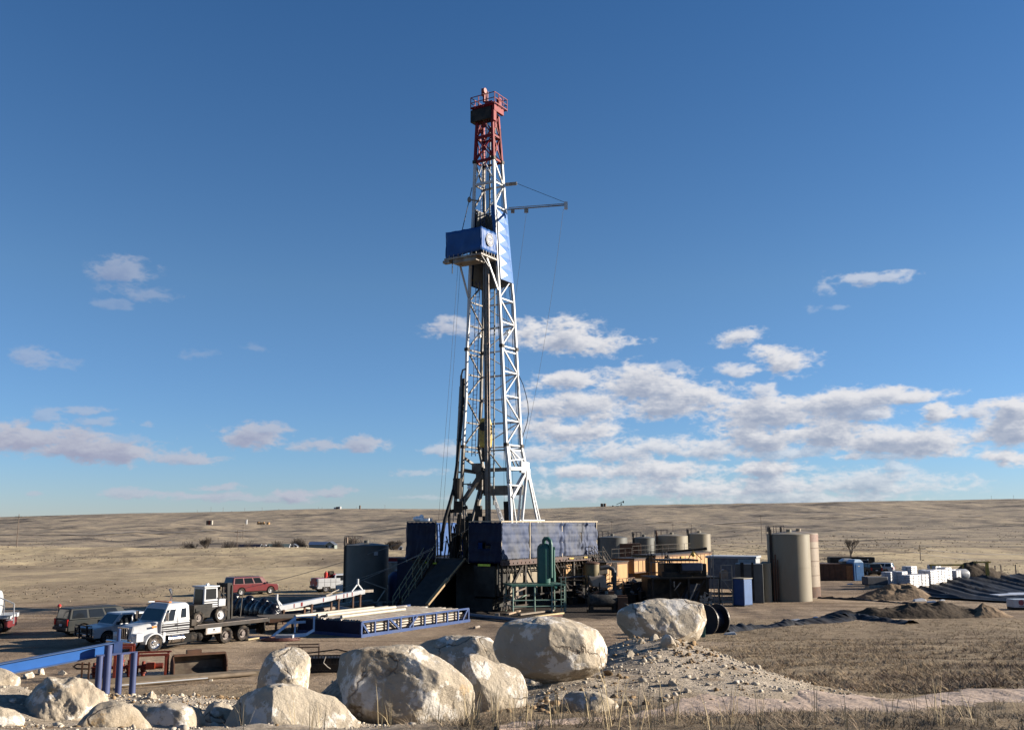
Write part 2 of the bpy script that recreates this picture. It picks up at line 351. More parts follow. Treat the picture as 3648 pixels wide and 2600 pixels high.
def build_ground():
    ys = [-45., -30., -18., -9., -3., 0., 1.5, 3.]
    y = 3.
    while y < 2700: y *= 1.0078 if y < 300 else 1.0068; ys.append(y)
    ys += [3000, 3600, 4500, 6000, 9000]; ys = np.array(ys)
    qs = np.concatenate([np.linspace(-2.6, -.66, 30)[:-1], np.linspace(-.66, .66, 470), np.linspace(.66, 2.6, 30)[1:]])
    YY, QQ = np.meshgrid(ys, qs, indexing='ij'); W = np.maximum(YY, 7.0)+np.where(YY < 3, 14, 0)*0
    XX = QQ*W*np.where(YY > 2000, 1.5, 1); ZZ = terr(XX, YY)
    nr, nc = XX.shape; co = np.stack([XX, YY, ZZ], -1).reshape(-1, 3)
    i = np.arange(nr-1)[:, None]*nc+np.arange(nc-1)[None, :]; f = np.stack([i, i+1, i+nc+1, i+nc], -1).reshape(-1, 4)
    me = bpy.data.meshes.new('ground'); me.vertices.add(len(co)); me.vertices.foreach_set('co', co.ravel().astype(np.float32))
    me.loops.add(f.size); me.loops.foreach_set('vertex_index', f.ravel().astype(np.int32)); me.polygons.add(len(f))
    me.polygons.foreach_set('loop_start', (np.arange(len(f))*4).astype(np.int32)); me.update(calc_edges=True); me.validate()
    me.shade_smooth()
    pad, gr = zones(XX.ravel(), YY.ravel()); ca = me.color_attributes.new('zone', 'FLOAT_COLOR', 'POINT')
    c = np.stack([pad, np.clip(1-pad-gr, 0, 1), gr, np.ones_like(gr)], -1); ca.data.foreach_set('color', c.ravel().astype(np.float32))
    o = bpy.data.objects.new('ground', me); COL.objects.link(o); o['kind'] = 'structure'
    m = bpy.data.materials.new('ground'); m.use_nodes = True; nt = m.node_tree; N = nt.nodes.new; L = nt.links.new; b = nt.nodes['Principled BSDF']
    b.inputs['Roughness'].default_value = .95; b.inputs['Specular IOR Level'].default_value = .15
    g = N('ShaderNodeNewGeometry'); at = N('ShaderNodeVertexColor'); at.layer_name = 'zone'; sp = N('ShaderNodeSeparateColor'); L(at.outputs[0], sp.inputs[0])
    def nz(scale, st=(1,1,1), det=6, rough=.55, loc=(0,0,0)):
        mp = N('ShaderNodeMapping'); mp.inputs['Scale'].default_value = st; mp.inputs['Location'].default_value = loc; L(g.outputs['Position'], mp.inputs[0])
        n = N('ShaderNodeTexNoise'); n.inputs['Scale'].default_value = scale; n.inputs['Detail'].default_value = det; n.inputs['Roughness'].default_value = rough
        L(mp.outputs[0], n.inputs['Vector']); return n.outputs[0]
    def ramp(x, stops):
        r = N('ShaderNodeValToRGB'); L(x, r.inputs[0]); e = r.color_ramp.elements
        while len(e) < len(stops): e.new(.5)
        for k, (p, c) in enumerate(stops): e[k].position = p; e[k].color = (*c, 1)
        return r.outputs[0]
    def mix(f, a, bb, mode='MIX'):
        n = N('ShaderNodeMix'); n.data_type = 'RGBA'; n.blend_type = mode
        for s, q in ((n.inputs[0], f), (n.inputs[6], a), (n.inputs[7], bb)):
            if isinstance(q, (int, float)): s.default_value = q
            elif isinstance(q, tuple): s.default_value = (*q, 1)
            else: L(q, s)
        return n.outputs[2]
    def mr(x, a, bb, c=0, d=1):
        n = N('ShaderNodeMapRange'); L(x, n.inputs[0]); n.inputs[1].default_value = a; n.inputs[2].default_value = bb; n.inputs[3].default_value = c; n.inputs[4].default_value = d; return n.outputs[0]
    # dry grass prairie: straw, grey-brown brush, bare soil
    gA = ramp(nz(.045, (1, .55, 1), 8, .6), [(.36, (0.174,0.136,0.097)), (.46, (0.267,0.211,0.144)), (.56, (0.422,0.337,0.213)), (.68, (0.316,0.254,0.174))])
    gB = ramp(nz(.5, (1, .6, 1), 8, .7, (3,8,1)), [(.3, (.58,.57,.55)), (.5, (.95,.95,.93)), (.72, (1.2,1.19,1.14))])
    grass = mix(1., gA, gB, 'MULTIPLY')
    gC = mr(nz(.012, (1, .35, 1), 7, .62, (31,4,0)), .52, .66); grass = mix(gC, grass, mix(1., (.140,.116,.092), gB, 'MULTIPLY'))
    sage = mr(nz(1.7, (1,1,1), 6, .75, (9,9,9)), .60, .68); grass = mix(sage, grass, (.075,.060,.048))
    sep0 = N('ShaderNodeSeparateXYZ'); L(g.outputs['Position'], sep0.inputs[0]); soil = mix(1., ramp(nz(.9, (1,1,1), 8, .7, (6,2,1)), [(.32, (.125,.092,.062)), (.5, (.205,.155,.105)), (.68, (.28,.22,.15))]), gB, 'MULTIPLY'); grass = mix(mr(sep0.outputs[1], 75, 150, .85, 0), grass, soil)
    # distant brush, gullies and snow streaks
    sepp = N('ShaderNodeSeparateXYZ'); L(g.outputs['Position'], sepp.inputs[0]); far = mr(sepp.outputs[1], 300, 620)
    br = mr(nz(.016, (.55, 1, 1), 10, .74, (5,1,7)), .515, .60)
    mu = N('ShaderNodeMath'); mu.operation = 'MULTIPLY'; L(br, mu.inputs[0]); L(far, mu.inputs[1])
    farc = mix(far, grass, mix(.6, grass, (.215,.178,.140))); farc = mix(mu.outputs[0], farc, (.070,.058,.050))
    sn = mr(nz(.011, (.5, 1, 1), 9, .7, (1,13,5)), .665, .69); mu2 = N('ShaderNodeMath'); mu2.operation = 'MULTIPLY'; L(sn, mu2.inputs[0]); L(far, mu2.inputs[1])
    farc = mix(mu2.outputs[0], farc, (.50,.47,.46))
    # pad dirt with wheel tracks, gravel flecks
    pA = ramp(nz(.11, (1, .5, 1), 8, .62, (2,2,0)), [(.36, (.165,.120,.084)), (.5, (.250,.188,.130)), (.64, (.325,.252,.178))])
    pB = ramp(nz(2.6, (1,1,1), 6, .8), [(.35, (.68,.66,.65)), (.55, (1,1,1)), (.7, (1.35,1.3,1.25))])
    pad_c = mix(1., pA, pB, 'MULTIPLY')
    dk = mr(nz(.09, (1, .5, 1), 8, .66, (17,3,0)), .53, .63); pad_c = mix(dk, pad_c, (.105,.078,.058))
    trk = mr(nz(.55, (.10, 1, 1), 6, .6, (3,9,0)), .50, .60); pad_c = mix(trk, pad_c, mix(1., pad_c, (.66,.63,.60), 'MULTIPLY')); trl = mr(nz(.8, (.08, 1, 1), 5, .6, (13,2,0)), .58, .66); pad_c = mix(trl, pad_c, mix(1., pad_c, (1.25,1.25,1.25), 'MULTIPLY'))
    fl = mr(nz(7, (1,1,1), 3, .6, (1,2,3)), .64, .70); pad_c = mix(fl, pad_c, (.36,.31,.26))
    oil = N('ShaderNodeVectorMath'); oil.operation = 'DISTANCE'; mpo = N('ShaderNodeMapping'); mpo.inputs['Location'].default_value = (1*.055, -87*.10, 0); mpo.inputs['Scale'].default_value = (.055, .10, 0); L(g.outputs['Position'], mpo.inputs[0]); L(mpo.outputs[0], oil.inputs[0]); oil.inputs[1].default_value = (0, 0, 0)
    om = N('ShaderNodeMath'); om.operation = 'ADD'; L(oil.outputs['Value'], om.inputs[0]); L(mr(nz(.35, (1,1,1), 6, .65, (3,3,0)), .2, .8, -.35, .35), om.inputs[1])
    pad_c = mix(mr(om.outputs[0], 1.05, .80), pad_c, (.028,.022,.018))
    # pale crushed rock
    cA = ramp(nz(1.3, (1,1,1), 8, .7, (4,4,0)), [(.3, (.26,.215,.165)), (.52, (.40,.345,.28)), (.7, (.50,.44,.37))])
    cB = ramp(nz(14, (1,1,1), 4, .7), [(.35, (.62,.60,.58)), (.6, (1.1,1.08,1.05))]); rock = mix(1., cA, cB, 'MULTIPLY')
    brn = mr(nz(.6, (1,1,1), 7, .65, (8,0,2)), .56, .66); rock = mix(brn, rock, (.19,.135,.088))
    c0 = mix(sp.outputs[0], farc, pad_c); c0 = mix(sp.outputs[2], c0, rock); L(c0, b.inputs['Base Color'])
    bn = N('ShaderNodeBump'); bn.inputs['Distance'].default_value = .14; bn.inputs['Strength'].default_value = .9
    hsum = N('ShaderNodeMath'); hsum.operation = 'ADD'; L(nz(6, (1,1,1), 8, .75), hsum.inputs[0]); L(nz(.9, (1,1,1), 6, .6, (5,5,5)), hsum.inputs[1]); L(hsum.outputs[0], bn.inputs['Height'])
    bn2 = N('ShaderNodeBump'); bn2.inputs['Strength'].default_value = 1; bn2.inputs['Distance'].default_value = 6; L(nz(.035, (.6, 1, 1), 9, .68, (5,1,7)), bn2.inputs['Height']); L(bn.outputs[0], bn2.inputs['Normal'])
    # broad relief only counts far away
    dd = N('ShaderNodeMath'); dd.operation = 'MULTIPLY'; L(far, dd.inputs[0]); dd.inputs[1].default_value = .55; L(dd.outputs[0], bn2.inputs['Strength'])
    L(bn2.outputs[0], b.inputs['Normal']); me.materials.append(m)
    return o
build_ground()
# ================================================================ drilling rig
RIGZ = math.atan2(-.529101, .848559); RIG0 = (-.92, 85.0, 0.0)
def RW(a, b, z):   # rig frame -> world
    c, s = math.cos(RIGZ), math.sin(RIGZ); return (RIG0[0]+a*c-b*s, RIG0[1]+a*s+b*c, z)
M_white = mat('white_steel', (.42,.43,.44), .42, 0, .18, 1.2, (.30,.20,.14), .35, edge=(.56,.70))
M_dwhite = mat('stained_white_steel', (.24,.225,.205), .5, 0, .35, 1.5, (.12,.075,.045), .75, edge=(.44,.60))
M_shaded = mat('shaded_stained_steel', (.115,.098,.080), .55, 0, .4, 1.5, (.30,.29,.27), .55, edge=(.5,.66))  # white steel darkened in colour for the mast's left side, away from the sun
M_red = mat('red_steel', (.165,.010,.014), .55, 0, .25, 1.5, (.10,.012,.012), .5, spec=.15)
M_blk = mat('greasy_black_steel', (.019,.018,.017), .55, 0, .4, 2, (.06,.045,.032), .6)
M_dark = mat('dark_steel', (.034,.031,.029), .55, .1, .4, 1.5, (.05,.034,.022), .5)
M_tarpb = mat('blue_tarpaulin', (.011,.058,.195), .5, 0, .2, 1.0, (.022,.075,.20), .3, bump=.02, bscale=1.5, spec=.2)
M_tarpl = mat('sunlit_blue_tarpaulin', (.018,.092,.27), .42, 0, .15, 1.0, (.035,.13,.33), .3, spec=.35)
M_tarpn = mat('navy_tarpaulin', (.005,.009,.028), .5, 0, .3, 1.2, (.009,.014,.035), .5, bump=.04, bscale=2)
M_tarpg = mat('faded_blue_grey_tarpaulin', (.028,.042,.088), .7, 0, .15, .4, (.058,.060,.066), .7, bump=.02, bscale=.9)
M_inner = mat('grey_tarpaulin_lining', (.15,.15,.14), .7, 0, .3, .8, (.16,.15,.13), .5)
M_yel = mat('yellow_paint', (.50,.33,.045), .5, 0, .3, 2, (.12,.085,.04), .7, edge=(.4,.6))
M_cable = mat('steel_cable', (.012,.012,.013), .6)
M_rope = mat('pale_wire_rope', (.22,.21,.19), .6)
M_hose = mat('black_hose', (.012,.012,.013), .5)
M_pipe = mat('drill_pipe_steel', (.115,.105,.10), .42, .55, .35, 3, (.20,.13,.09), .45)
M_lite = mat('lamp_glass', (.85,.85,.82), .2)
M_hiviz = mat('hi_vis_strip', (.46,.55,.05), .5)
rig = top('drilling_rig', RIG0, 'tall white lattice drilling mast with red crown and blue racking board on a tarp-walled floor', 'drilling rig', RIGZ)
def lerp_tab(t, z):
    for (z0, v0), (z1, v1) in zip(t, t[1:]):
        if z <= z1: return v0+(v1-v0)*(z-z0)/(z1-z0)
    return t[-1][1]
AL = [(4.3,-6.64),(7.4,-6.56),(14.4,-6.28),(19,-6.04),(23.6,-5.95),(26,-5.81),(30.3,-5.69),(37.2,-5.29),(39.7,-5.24),(41.9,-5.16),(46.4,-4.92)]
AR = [(4.3,-1.0),(7.4,-1.06),(12.3,-1.33),(14.4,-1.6),(18.7,-1.82),(23.3,-2.07),(27.9,-2.35),(32.4,-2.65),(36.8,-2.91),(41.5,-3.06),(46.4,-3.22)]
BR_ = [(12.3,6.30),(14.4,5.87),(19,5.85),(23.6,5.79),(28.3,5.75),(32.8,5.43),(37.2,5.15),(41.84,4.76),(46.4,4.30)]
def leg(k, z):     # k in L, R (front), l, r (rear)
    a = lerp_tab(AL if k in 'Ll' else AR, z); b = 3.3 if k in 'LR' else lerp_tab(BR_, z)
    return Vector((a, b, z))
ZL = [14.35, 16.6, 18.85, 21.1, 23.45, 25.75, 28.0, 30.2, 32.5, 34.8, 37.0, 39.4, 41.7]
ZRED = [41.7, 44.1, 46.3]
mast = None
def legs(z0, z1, w, m, ks='LRlr', parent=None, name='leg'):
    zz = [z0]+[z for z in (16.6,18.85,21.1,23.45,25.75,28,30.2,32.5,37,39.4,41.7,44.1) if z0 < z < z1]+[z1]
    for k in ks:
        mb = MB()
        for p, q in zip(zz, zz[1:]): mb.bar(leg(k, p), leg(k, q), w, up=(0,1,0))
        mb.build(name, m, parent)
mb = MB()
# ---- main lattice (white) : legs are sub-parts of the mast section
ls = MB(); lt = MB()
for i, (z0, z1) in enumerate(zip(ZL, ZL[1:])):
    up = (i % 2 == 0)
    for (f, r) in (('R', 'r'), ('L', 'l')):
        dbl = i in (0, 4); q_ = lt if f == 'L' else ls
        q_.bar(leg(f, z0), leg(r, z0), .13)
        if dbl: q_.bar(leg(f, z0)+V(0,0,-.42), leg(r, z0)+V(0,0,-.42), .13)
        # zigzag diagonal, always starting from where the last one ended
        a, b = (leg(r, z0), leg(f, z1)) if not up else (leg(f, z0), leg(r, z1))
        if z0 < 16: a, b = leg(f, z0), leg(r, z1)
        q_.bar(a, b, .125)
    # back face between the rear legs
    ls.bar(leg('l', z0), leg('r', z0), .16 if i % 2 else .12)
    if i % 2 == 0: ls.bar(leg('l', z0), leg('r', z1), .09)
    else: ls.bar(leg('r', z0), leg('l', z1), .09)
    if z0 > 37.5 or i in (2, 4, 6): ls.bar(leg('L', z1)+V(0,.05,0), leg('L', z1)*.55+leg('R', z1)*.45, .001)
for z in (39.4,):
    ls.bar(leg('L', z), leg('R', z), .22)
    for (a, b) in (('L','R'),): ls.bar(leg(a, z), (leg(a, 41.7)+leg(b, 41.7))/2, .10).bar(leg(b, z), (leg(a, 41.7)+leg(b, 41.7))/2, .10)
mast = ls.build('mast_lattice', M_white, rig)
legs(14.35, 41.7, .235, M_white, 'LRr', mast); legs(14.35, 41.7, .235, M_shaded, 'l', mast); lt.build('side_truss', M_shaded, mast)
for z in (14.35, 23.45, 41.7):
    for k in 'LRlr': MB().box(leg(k, z), (.38, .38, .30)).build('joint_plate', M_dark, mast)
# ---- red crown section
rs = MB()
for z0, z1 in zip(ZRED, ZRED[1:]):
    for (f, r) in (('R', 'r'), ('L', 'l'), ('L', 'R'), ('l', 'r')):
        w = .12
        rs.bar(leg(f, z0), leg(r, z1), w*.8).bar(leg(r, z0), leg(f, z1), w*.8)
        c = (leg(f, z0)+leg(r, z0)+leg(f, z1)+leg(r, z1))/4; d = (leg(r, z0)-leg(f, z0)).normalized()
        pass
        rs.box(c, (.36, .08, .42), R=Matrix.Rotation(math.atan2(d.y, d.x), 3, 'Z'))
        rs.bar(leg(f, z0), leg(r, z0), .24 if f+r == 'LR' else .18)
        rs.bar(leg(f, z1), leg(r, z1), .2)
red = rs.build('crown_section', M_red, rig)
legs(41.7, 46.3, .25, M_red, parent=red)
# ---- crown block and platform
cr = MB(); cr.bb(-5.5, -3.1, 2.9, 3.9, 45.65, 46.9)       # dark box hung over the open front
cr.build('crown_block', M_blk, rig, bevel=.04)
cp = MB(); cp.bb(-3.0, -2.72, 2.9, 4.6, 46.35, 47.0).bb(-3.0, -2.75, 2.85, 3.35, 45.35, 46.4).bb(-5.3, -2.75, 2.9, 4.95, 46.92, 47.06)
cp.bb(-3.9, -3.1, 3.0, 3.6, 47.0, 47.45)
cp.build('crown_frame', M_red, rig, bevel=.02)
rl = MB(); c0 = [(-5.35,2.75),(-2.6,2.75),(-2.6,5.0),(-5.35,5.0)]
for i in range(4):
    p, q = Vector(c0[i]), Vector(c0[(i+1) % 4])
    for h in (47.05, 47.55, 48.1): rl.bar((p.x,p.y,h), (q.x,q.y,h), .06 if h > 47.1 else .1)
    for t in (0, .33, .66): s = p.lerp(q, t); rl.bar((s.x,s.y,46.9), (s.x,s.y,48.1), .06)
rl.build('railing', M_red, rig)
sh = MB(); sh.bar((-4.35,3.9,47), (-4.35,3.9,49.1), .14).bar((-4.15,3.9,47), (-4.15,3.9,48.9), .08).box((-4.45,3.7,48.75), (.22,.6,.75)).cyl((-4.5,3.6,48.9), (-4.2,3.6,48.9), .28, n=14).bar((-4.35,3.6,48.6), (-4.3,3.5,47.7), .18)
sh.build('gin_pole_sheave', mat('dull_red', (.20,.035,.03), .5), rig)
sr = MB(); sr.box((-3.15,4.4,47.6), (.35,.4,1.1)).cyl((-3.3,4.4,48.0), (-3.0,4.4,48.0), .22)
sr.build('beacon_post', M_red, rig)
# ---- tarp enclosure above the racking board (left, back and right sides) with folded panels
def quilt(p0, p1, z0, z1, n, m, parent, name, inward=.0, tri=True):
    """tarpaulin stretched over zigzag braces between two leg lines"""
    mb = MB(); F = []; zs = np.linspace(z0, z1, n+1)
    for i in range(n):
        a0, a1, b0, b1 = p0(zs[i]), p0(zs[i+1]), p1(zs[i]), p1(zs[i+1]); nn = (b0-a0).cross(V(0,0,1)).normalized()
        mid = (a0+a1)/2*.48+(b0+b1)/2*.52+nn*.17; base = len(mb.v)
        ed = (b0+b1)/2+nn*.03
        mb.add([a0+nn*.06, a1+nn*.06, b1+nn*.06, b0+nn*.06, mid], [(0,1,4),(1,2,4),(2,3,4),(3,0,4)])
    return mb.build(name, m, parent, fix=False)
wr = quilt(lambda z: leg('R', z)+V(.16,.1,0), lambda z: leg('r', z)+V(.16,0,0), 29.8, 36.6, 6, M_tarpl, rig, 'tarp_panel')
br = MB()
for i, z in enumerate(np.linspace(29.8, 36.6, 7)):
    if i % 1 == 0: br.bar(leg('R', z)+V(.2,.1,0), leg('r', z)+V(.2,0,0), .035)
br.build('lacing', M_dark, wr)
lm = MB(); lm.slab([leg('l', 29.6)+V(-.1,.1,0), leg('r', 29.6)+V(.1,.1,0), leg('r', 36.6)+V(.1,.1,0), leg('l', 37)+V(-.1,.1,0)], .04); lm.build('tarp_panel', M_tarpb, rig)
li = MB(); li.slab([leg('l', 29.6)+V(.1,-.12,0), leg('r', 29.6)+V(-.1,-.12,0), leg('r', 36.0)+V(-.1,-.12,0), leg('l', 36.8)+V(.1,-.12,0)], .03)
li.slab([leg('L', 29.6)+V(.18,.3,0), leg('l', 29.6)+V(.18,-.1,0), leg('l', 36.9)+V(.18,-.1,0), leg('L', 36.9)+V(.18,.3,0)], .03)
li.build('tarp_lining', M_inner, rig)
lf = MB(); lf.slab([leg('L', 29.6)+V(-.17,0,0), leg('l', 29.6)+V(-.17,0,0), leg('l', 37.2)+V(-.17,0,0), leg('L', 37.2)+V(-.17,0,0)], .04); lf.slab([leg('R',31)+V(-.02,-.17,0), leg('R',31)+V(.12,-.17,0), leg('R',37.0)+V(.12,-.17,0), leg('R',37.0)+V(-.3,-.17,0)], .03)
lf.build('tarp_panel', M_tarpb, rig)
# ---- racking board: deck, blue tarp box, emblem
def racking():
    a0, a1, b0, b1, z0, z1 = -6.55, -2.6, .55, 3.1, 31.85, 34.20
    t = MB()
    def cloth(p, q, z0a, z0b, n=14, m=8):
        vs = []; fs = []; p, q = Vector(p), Vector(q); nn = (q-p).cross(V(0,0,1)).normalized()
        for i in range(n+1):
            for j in range(m+1):
                w = fbm(np.array([i*.5+p.x]), np.array([j*.6+p.y]), 3, 3)[0]*.11+math.sin(i*1.9)*.02
                zb = z0a+(z0b-z0a)*i/n-(.08*abs(math.sin(i*1.1)) if j == 0 else 0); s = p.lerp(q, i/n)+nn*w
                vs.append((s.x, s.y, zb+(z1-zb)*j/m-(.05*abs(math.sin(i*.9)) if j == m else 0)))
        for i in range(n):
            for j in range(m): k = i*(m+1)+j; fs.append((k, k+m+1, k+m+2, k+1))
        t.add(vs, fs)
    cloth((a0,b0,0), (a1,b0,0), 31.65, 32.05); cloth((a1,b0,0), (a1,b1,0), 32.05, 32.10); cloth((a0,b1,0), (a0,b0,0), 31.80, 31.65)
    o = t.build('tarpaulin', M_tarpb, rig, smooth=40, fix=False)
    so = o.modifiers.new('s', 'SOLIDIFY'); so.thickness = .03
    e = MB(); c = (a1+.075, (b0+b1)/2+.1, 33.20)
    e.lathe([(.001,.0),(.62,.0),(.62,.02),(.001,.02)], c, 'x', 28); em = e.build('emblem', mat('emblem_white', (.22,.225,.23), .6, 0, .1), rig)
    e2 = MB(); r = .5
    for k in range(26):
        t0, t1 = 2*math.pi*k/26, 2*math.pi*(k+.55)/26; e2.bar((c[0]+.03, c[1]+r*math.cos(t0), c[2]+r*math.sin(t0)), (c[0]+.03, c[1]+r*math.cos(t1), c[2]+r*math.sin(t1)), .05, .05, up=(1,0,0))
    for (y0, z, ln) in ((-.30,.10,.16),(-.1,.13,.05),(.02,.10,.1),(.18,.10,.16),(-.22,-.06,.2),(.05,-.06,.22),(-.12,-.30,.24)):
        e2.bb(c[0]+.02, c[0]+.045, c[1]+y0, c[1]+y0+ln, c[2]+z-.045, c[2]+z+.045)
    e2.build('emblem_marks', mat('emblem_blue', (.04,.07,.20), .5), em)
    d = MB(); d.bb(a0-.1, a1+.12, b0-.1, b1, 31.50, 31.68).bb(a0-.3, a0+.4, b0-.05, b0+.5, 31.25, 31.50).bb(a0+.7, a1-.6, b0+.1, b0+1.6, 31.15, 31.50)
    for k in range(7): d.bar((a0+.5+k*.5, b0-.12, 31.65), (a0+.5+k*.5, b0-.12, 31.90), .05)
    for k in range(6): d.bar((a1+.14, b0+.2+k*.45, 31.60), (a1+.14, b0+.2+k*.45, 32.00), .05)
    d.build('board_deck', M_dwhite, rig)
    s = MB(); s.bar((a1-.1, b0+1.1, 31.50), leg('R', 28.7)+V(0,-.15,0), .14).bar((a0+.9, b0+.9, 31.50), leg('L', 28.4)+V(0,-.15,0), .14).bar((a1,b0+.1,31.50),(a1-.1,3.2,29.9),.05)
    s.build('board_strut', M_white, rig)
    f = MB()
    for k in range(9): f.bar((-5.6+k*.32, 1.4, 31.72), (-5.6+k*.32, 2.9, 31.72), .06)
    f.build('pipe_finger', M_dark, rig)
racking()
# ---- centre track, ladders and hanging lines inside the mast
tr = MB()
for a in (-4.35, -3.75):
    tr.bar((a-.4, 5.2, 9), (a+.05, 4.6, 45.6), .10)
for k in range(60):
    z = 11+k*.58; tr.bar((-4.72+.0078*k*1.0*.58, 5.17-.0095*k, z), (-4.12+.0078*k*.58, 5.17-.0095*k, z), .035)
tr.build('drill_line_guide', M_inner, rig)
ld = MB()
for z0, z1 in ((13.5, 30), (33, 46)):
    p0, p1 = leg('L', z0)+V(.35,.9,0), leg('L', z1)+V(.35,.55,0); n = int((z1-z0)/.42)
    for s in (0, .42): ld.bar(p0+V(s,0,0), p1+V(s,0,0), .055)
    for k in range(n): q = p0.lerp(p1, (k+.5)/n); ld.bar(q, q+V(.42,0,0), .035)
ld.build('ladder', mat('navy_steel', (.03,.05,.12), .5), rig)
ln = MB()
for k in range(8): ln.cyl((-4.35+k*.07, 4.1+(k % 2)*.12, 16.9), (-4.3+k*.05, 3.9+(k % 2)*.1, 46), .016, n=4, caps=False)
for (a0, a1, b) in ((-2.6,-2.9,4.6),(-2.2,-3.0,4.9),(-1.9,-3.1,5.2)): ln.cyl((a0,b,7.2), (a1,4.4,45), .014, n=4, caps=False)
ln.build('drill_line', M_cable, rig)
# electrical loops and hydraulic lines down the right rear leg
hl = MB()
hl.tube([leg('r', 21)+V(.1,.1,0)]+[leg('r', 21-k*.9)+V(.25+.9*math.sin(k/6*math.pi)*(.3+k*.12), .2, 0) for k in range(1, 7)]+[leg('r', 15.2)+V(.1,.2,0)], .035, 5)
for (k, z0, z1, da) in (('r', 14.5, 33, -.25), ('l', 13, 31, .25), ('R', 8, 30, -.22)):
    hl.tube([leg(k, z0+(z1-z0)*t/10)+V(da+.06*math.sin(t*2.1), -.05, 0) for t in range(11)], .03, 5)
hl.build('electric_cable', M_hose, rig)
fl = MB(); lp = []
for (a, b, z) in ((-1.75,3.9,24.9),(-4.6,3.4,24.8),(-1.0,2.9,10.9),(-5.5,3.2,10.8)):
    fl.box((a, b, z), (.34,.3,.12)); g = MB().sph((a, b-.05, z-.22), .19, 12, 8); lo = g.build('lamp', M_lite, rig, smooth=60); fl.bar((a,b,z), (a-.1,b+.3,z+.3), .05)
fl.build('lamp_bracket', M_dwhite, rig)
# ---- lower mast: splayed legs, girts, big gusset shoes, raising braces
lo = MB()
gR, gL = Vector((-1.33, 6.3, 12.3)), Vector((-5.95, 6.3, 12.1))
lo.bar((-1.0,3.3,4.4), (-1.06,3.3,7.4), .3).bar((-1.06,3.3,7.4), (-1.33,3.3,12.4), .26).bar((-1.33,3.3,12.4), leg('R', 14.35), .26)
lo.bar(leg('r', 14.35), gR, .24).bar(gR+V(.1,0,0), (-.85,4.35,5.2), .22).bar(gR+V(-.3,0,0), (-1.15,4.1,5.2), .16)
lo.bar((-1.33,3.3,12.2), gR, .42, .3).bar((-1.35,3.35,12.9), gR+V(0,-.2,.9), .12).bar(leg('R', 14.35), gR+V(0,0,.3), .12)
lo.bar((-1.1,3.4,9.6), gR+V(0,-.1,-.3), .34, .3).bar((-1.06,3.3,10.7), (-.98,4.8,10.7), .12).bar((-1.1,3.4,10.4), (-.9,4.3,6), .1)
lo.box(gR+V(.05,-.35,.1), (.25,1.4,1.0)); lo.box(gR+V(.05,.1,-.5), (.28,.75,1.0))
lo.bar((-1.7,3.9,14.3), (-1.5,4.0,5), .2).bar((-1.7,3.9,14.3), (-1.9,6.2,12.2), .1)
low_r = lo.build('raising_frame', M_white, rig)
lo = MB()
lo.bar((-6.64,3.3,4.4), (-6.56,3.3,7.4), .3).bar((-6.56,3.3,7.4), leg('L', 14.35), .26).bar(leg('l', 14.35), gL, .24)
lo.bar(gL+V(0,0,0), (-6.6,4.1,5.0), .22).bar(gL+V(.3,0,0), (-6.2,4.0,5.0), .2).bar(leg('L', 13.4), gL, .2)
lo.bar((-6.5,3.4,12.2), (-5.8,5.2,12.0), .4, .3); lo.box((-5.55,4.6,12.4), (1.1,.35,.9)); lo.box((-5.4,4.9,11.2), (.7,.6,1.6))
lo.bar((-6.9,3.3,8.6), (-5.0,4.6,12.2), .34).bar((-6.3,3.3,9.0), (-4.9,4.6,11.9), .22).bar((-6.3,3.3,10.9), (-5.2,3.4,10.9), .1)
lo.bar((-6.1,3.3,9.6), (-5.8,3.5,5.5), .1).bar((-6.5,3.3,11.9), (-6.0,3.3,5.5), .08)
lo.build('raising_frame', M_shaded, rig)
gi = MB(); gi.bar((-5.95,6.2,12.3), (-1.35,6.2,12.3), .34).bar((-5.7,6.0,10.35), (-1.4,6.0,10.35), .9, .4, up=(0,1,0)).bar((-5.9,6,14.1), (-1.7,6,14.1), .12).bar((-5.4,6.1,14.1), (-3.8,6.1,12.3), .1).bar((-3.1,6.1,14.0),(-2.3,6.1,12.3),.1)
gi.build('girt', M_inner, rig)
lad = MB()
for (p, q) in ((gR+V(.1,.1,-.3), (-.9,8.6,5.0)), (gL+V(.4,.1,-.9), (-4.1,7.9,5.0))):
    p, q = Vector(p), Vector(q)
    for s in (0, .62): lad.bar(p+V(0,s*.4,0), q+V(0,s,0), .17 if s == 0 else .13)
    for k in range(12): t = (k+.5)/12; c = p.lerp(q, t); lad.bar(c, c+V(0,.25+.37*t,0), .05)
lad.build('leg_ladder', M_white, rig)
lad2 = MB().bar((-1.0,4.6,7.62), (-.9,8.9,7.62), .1); lad2.build('handrail', M_white, rig)
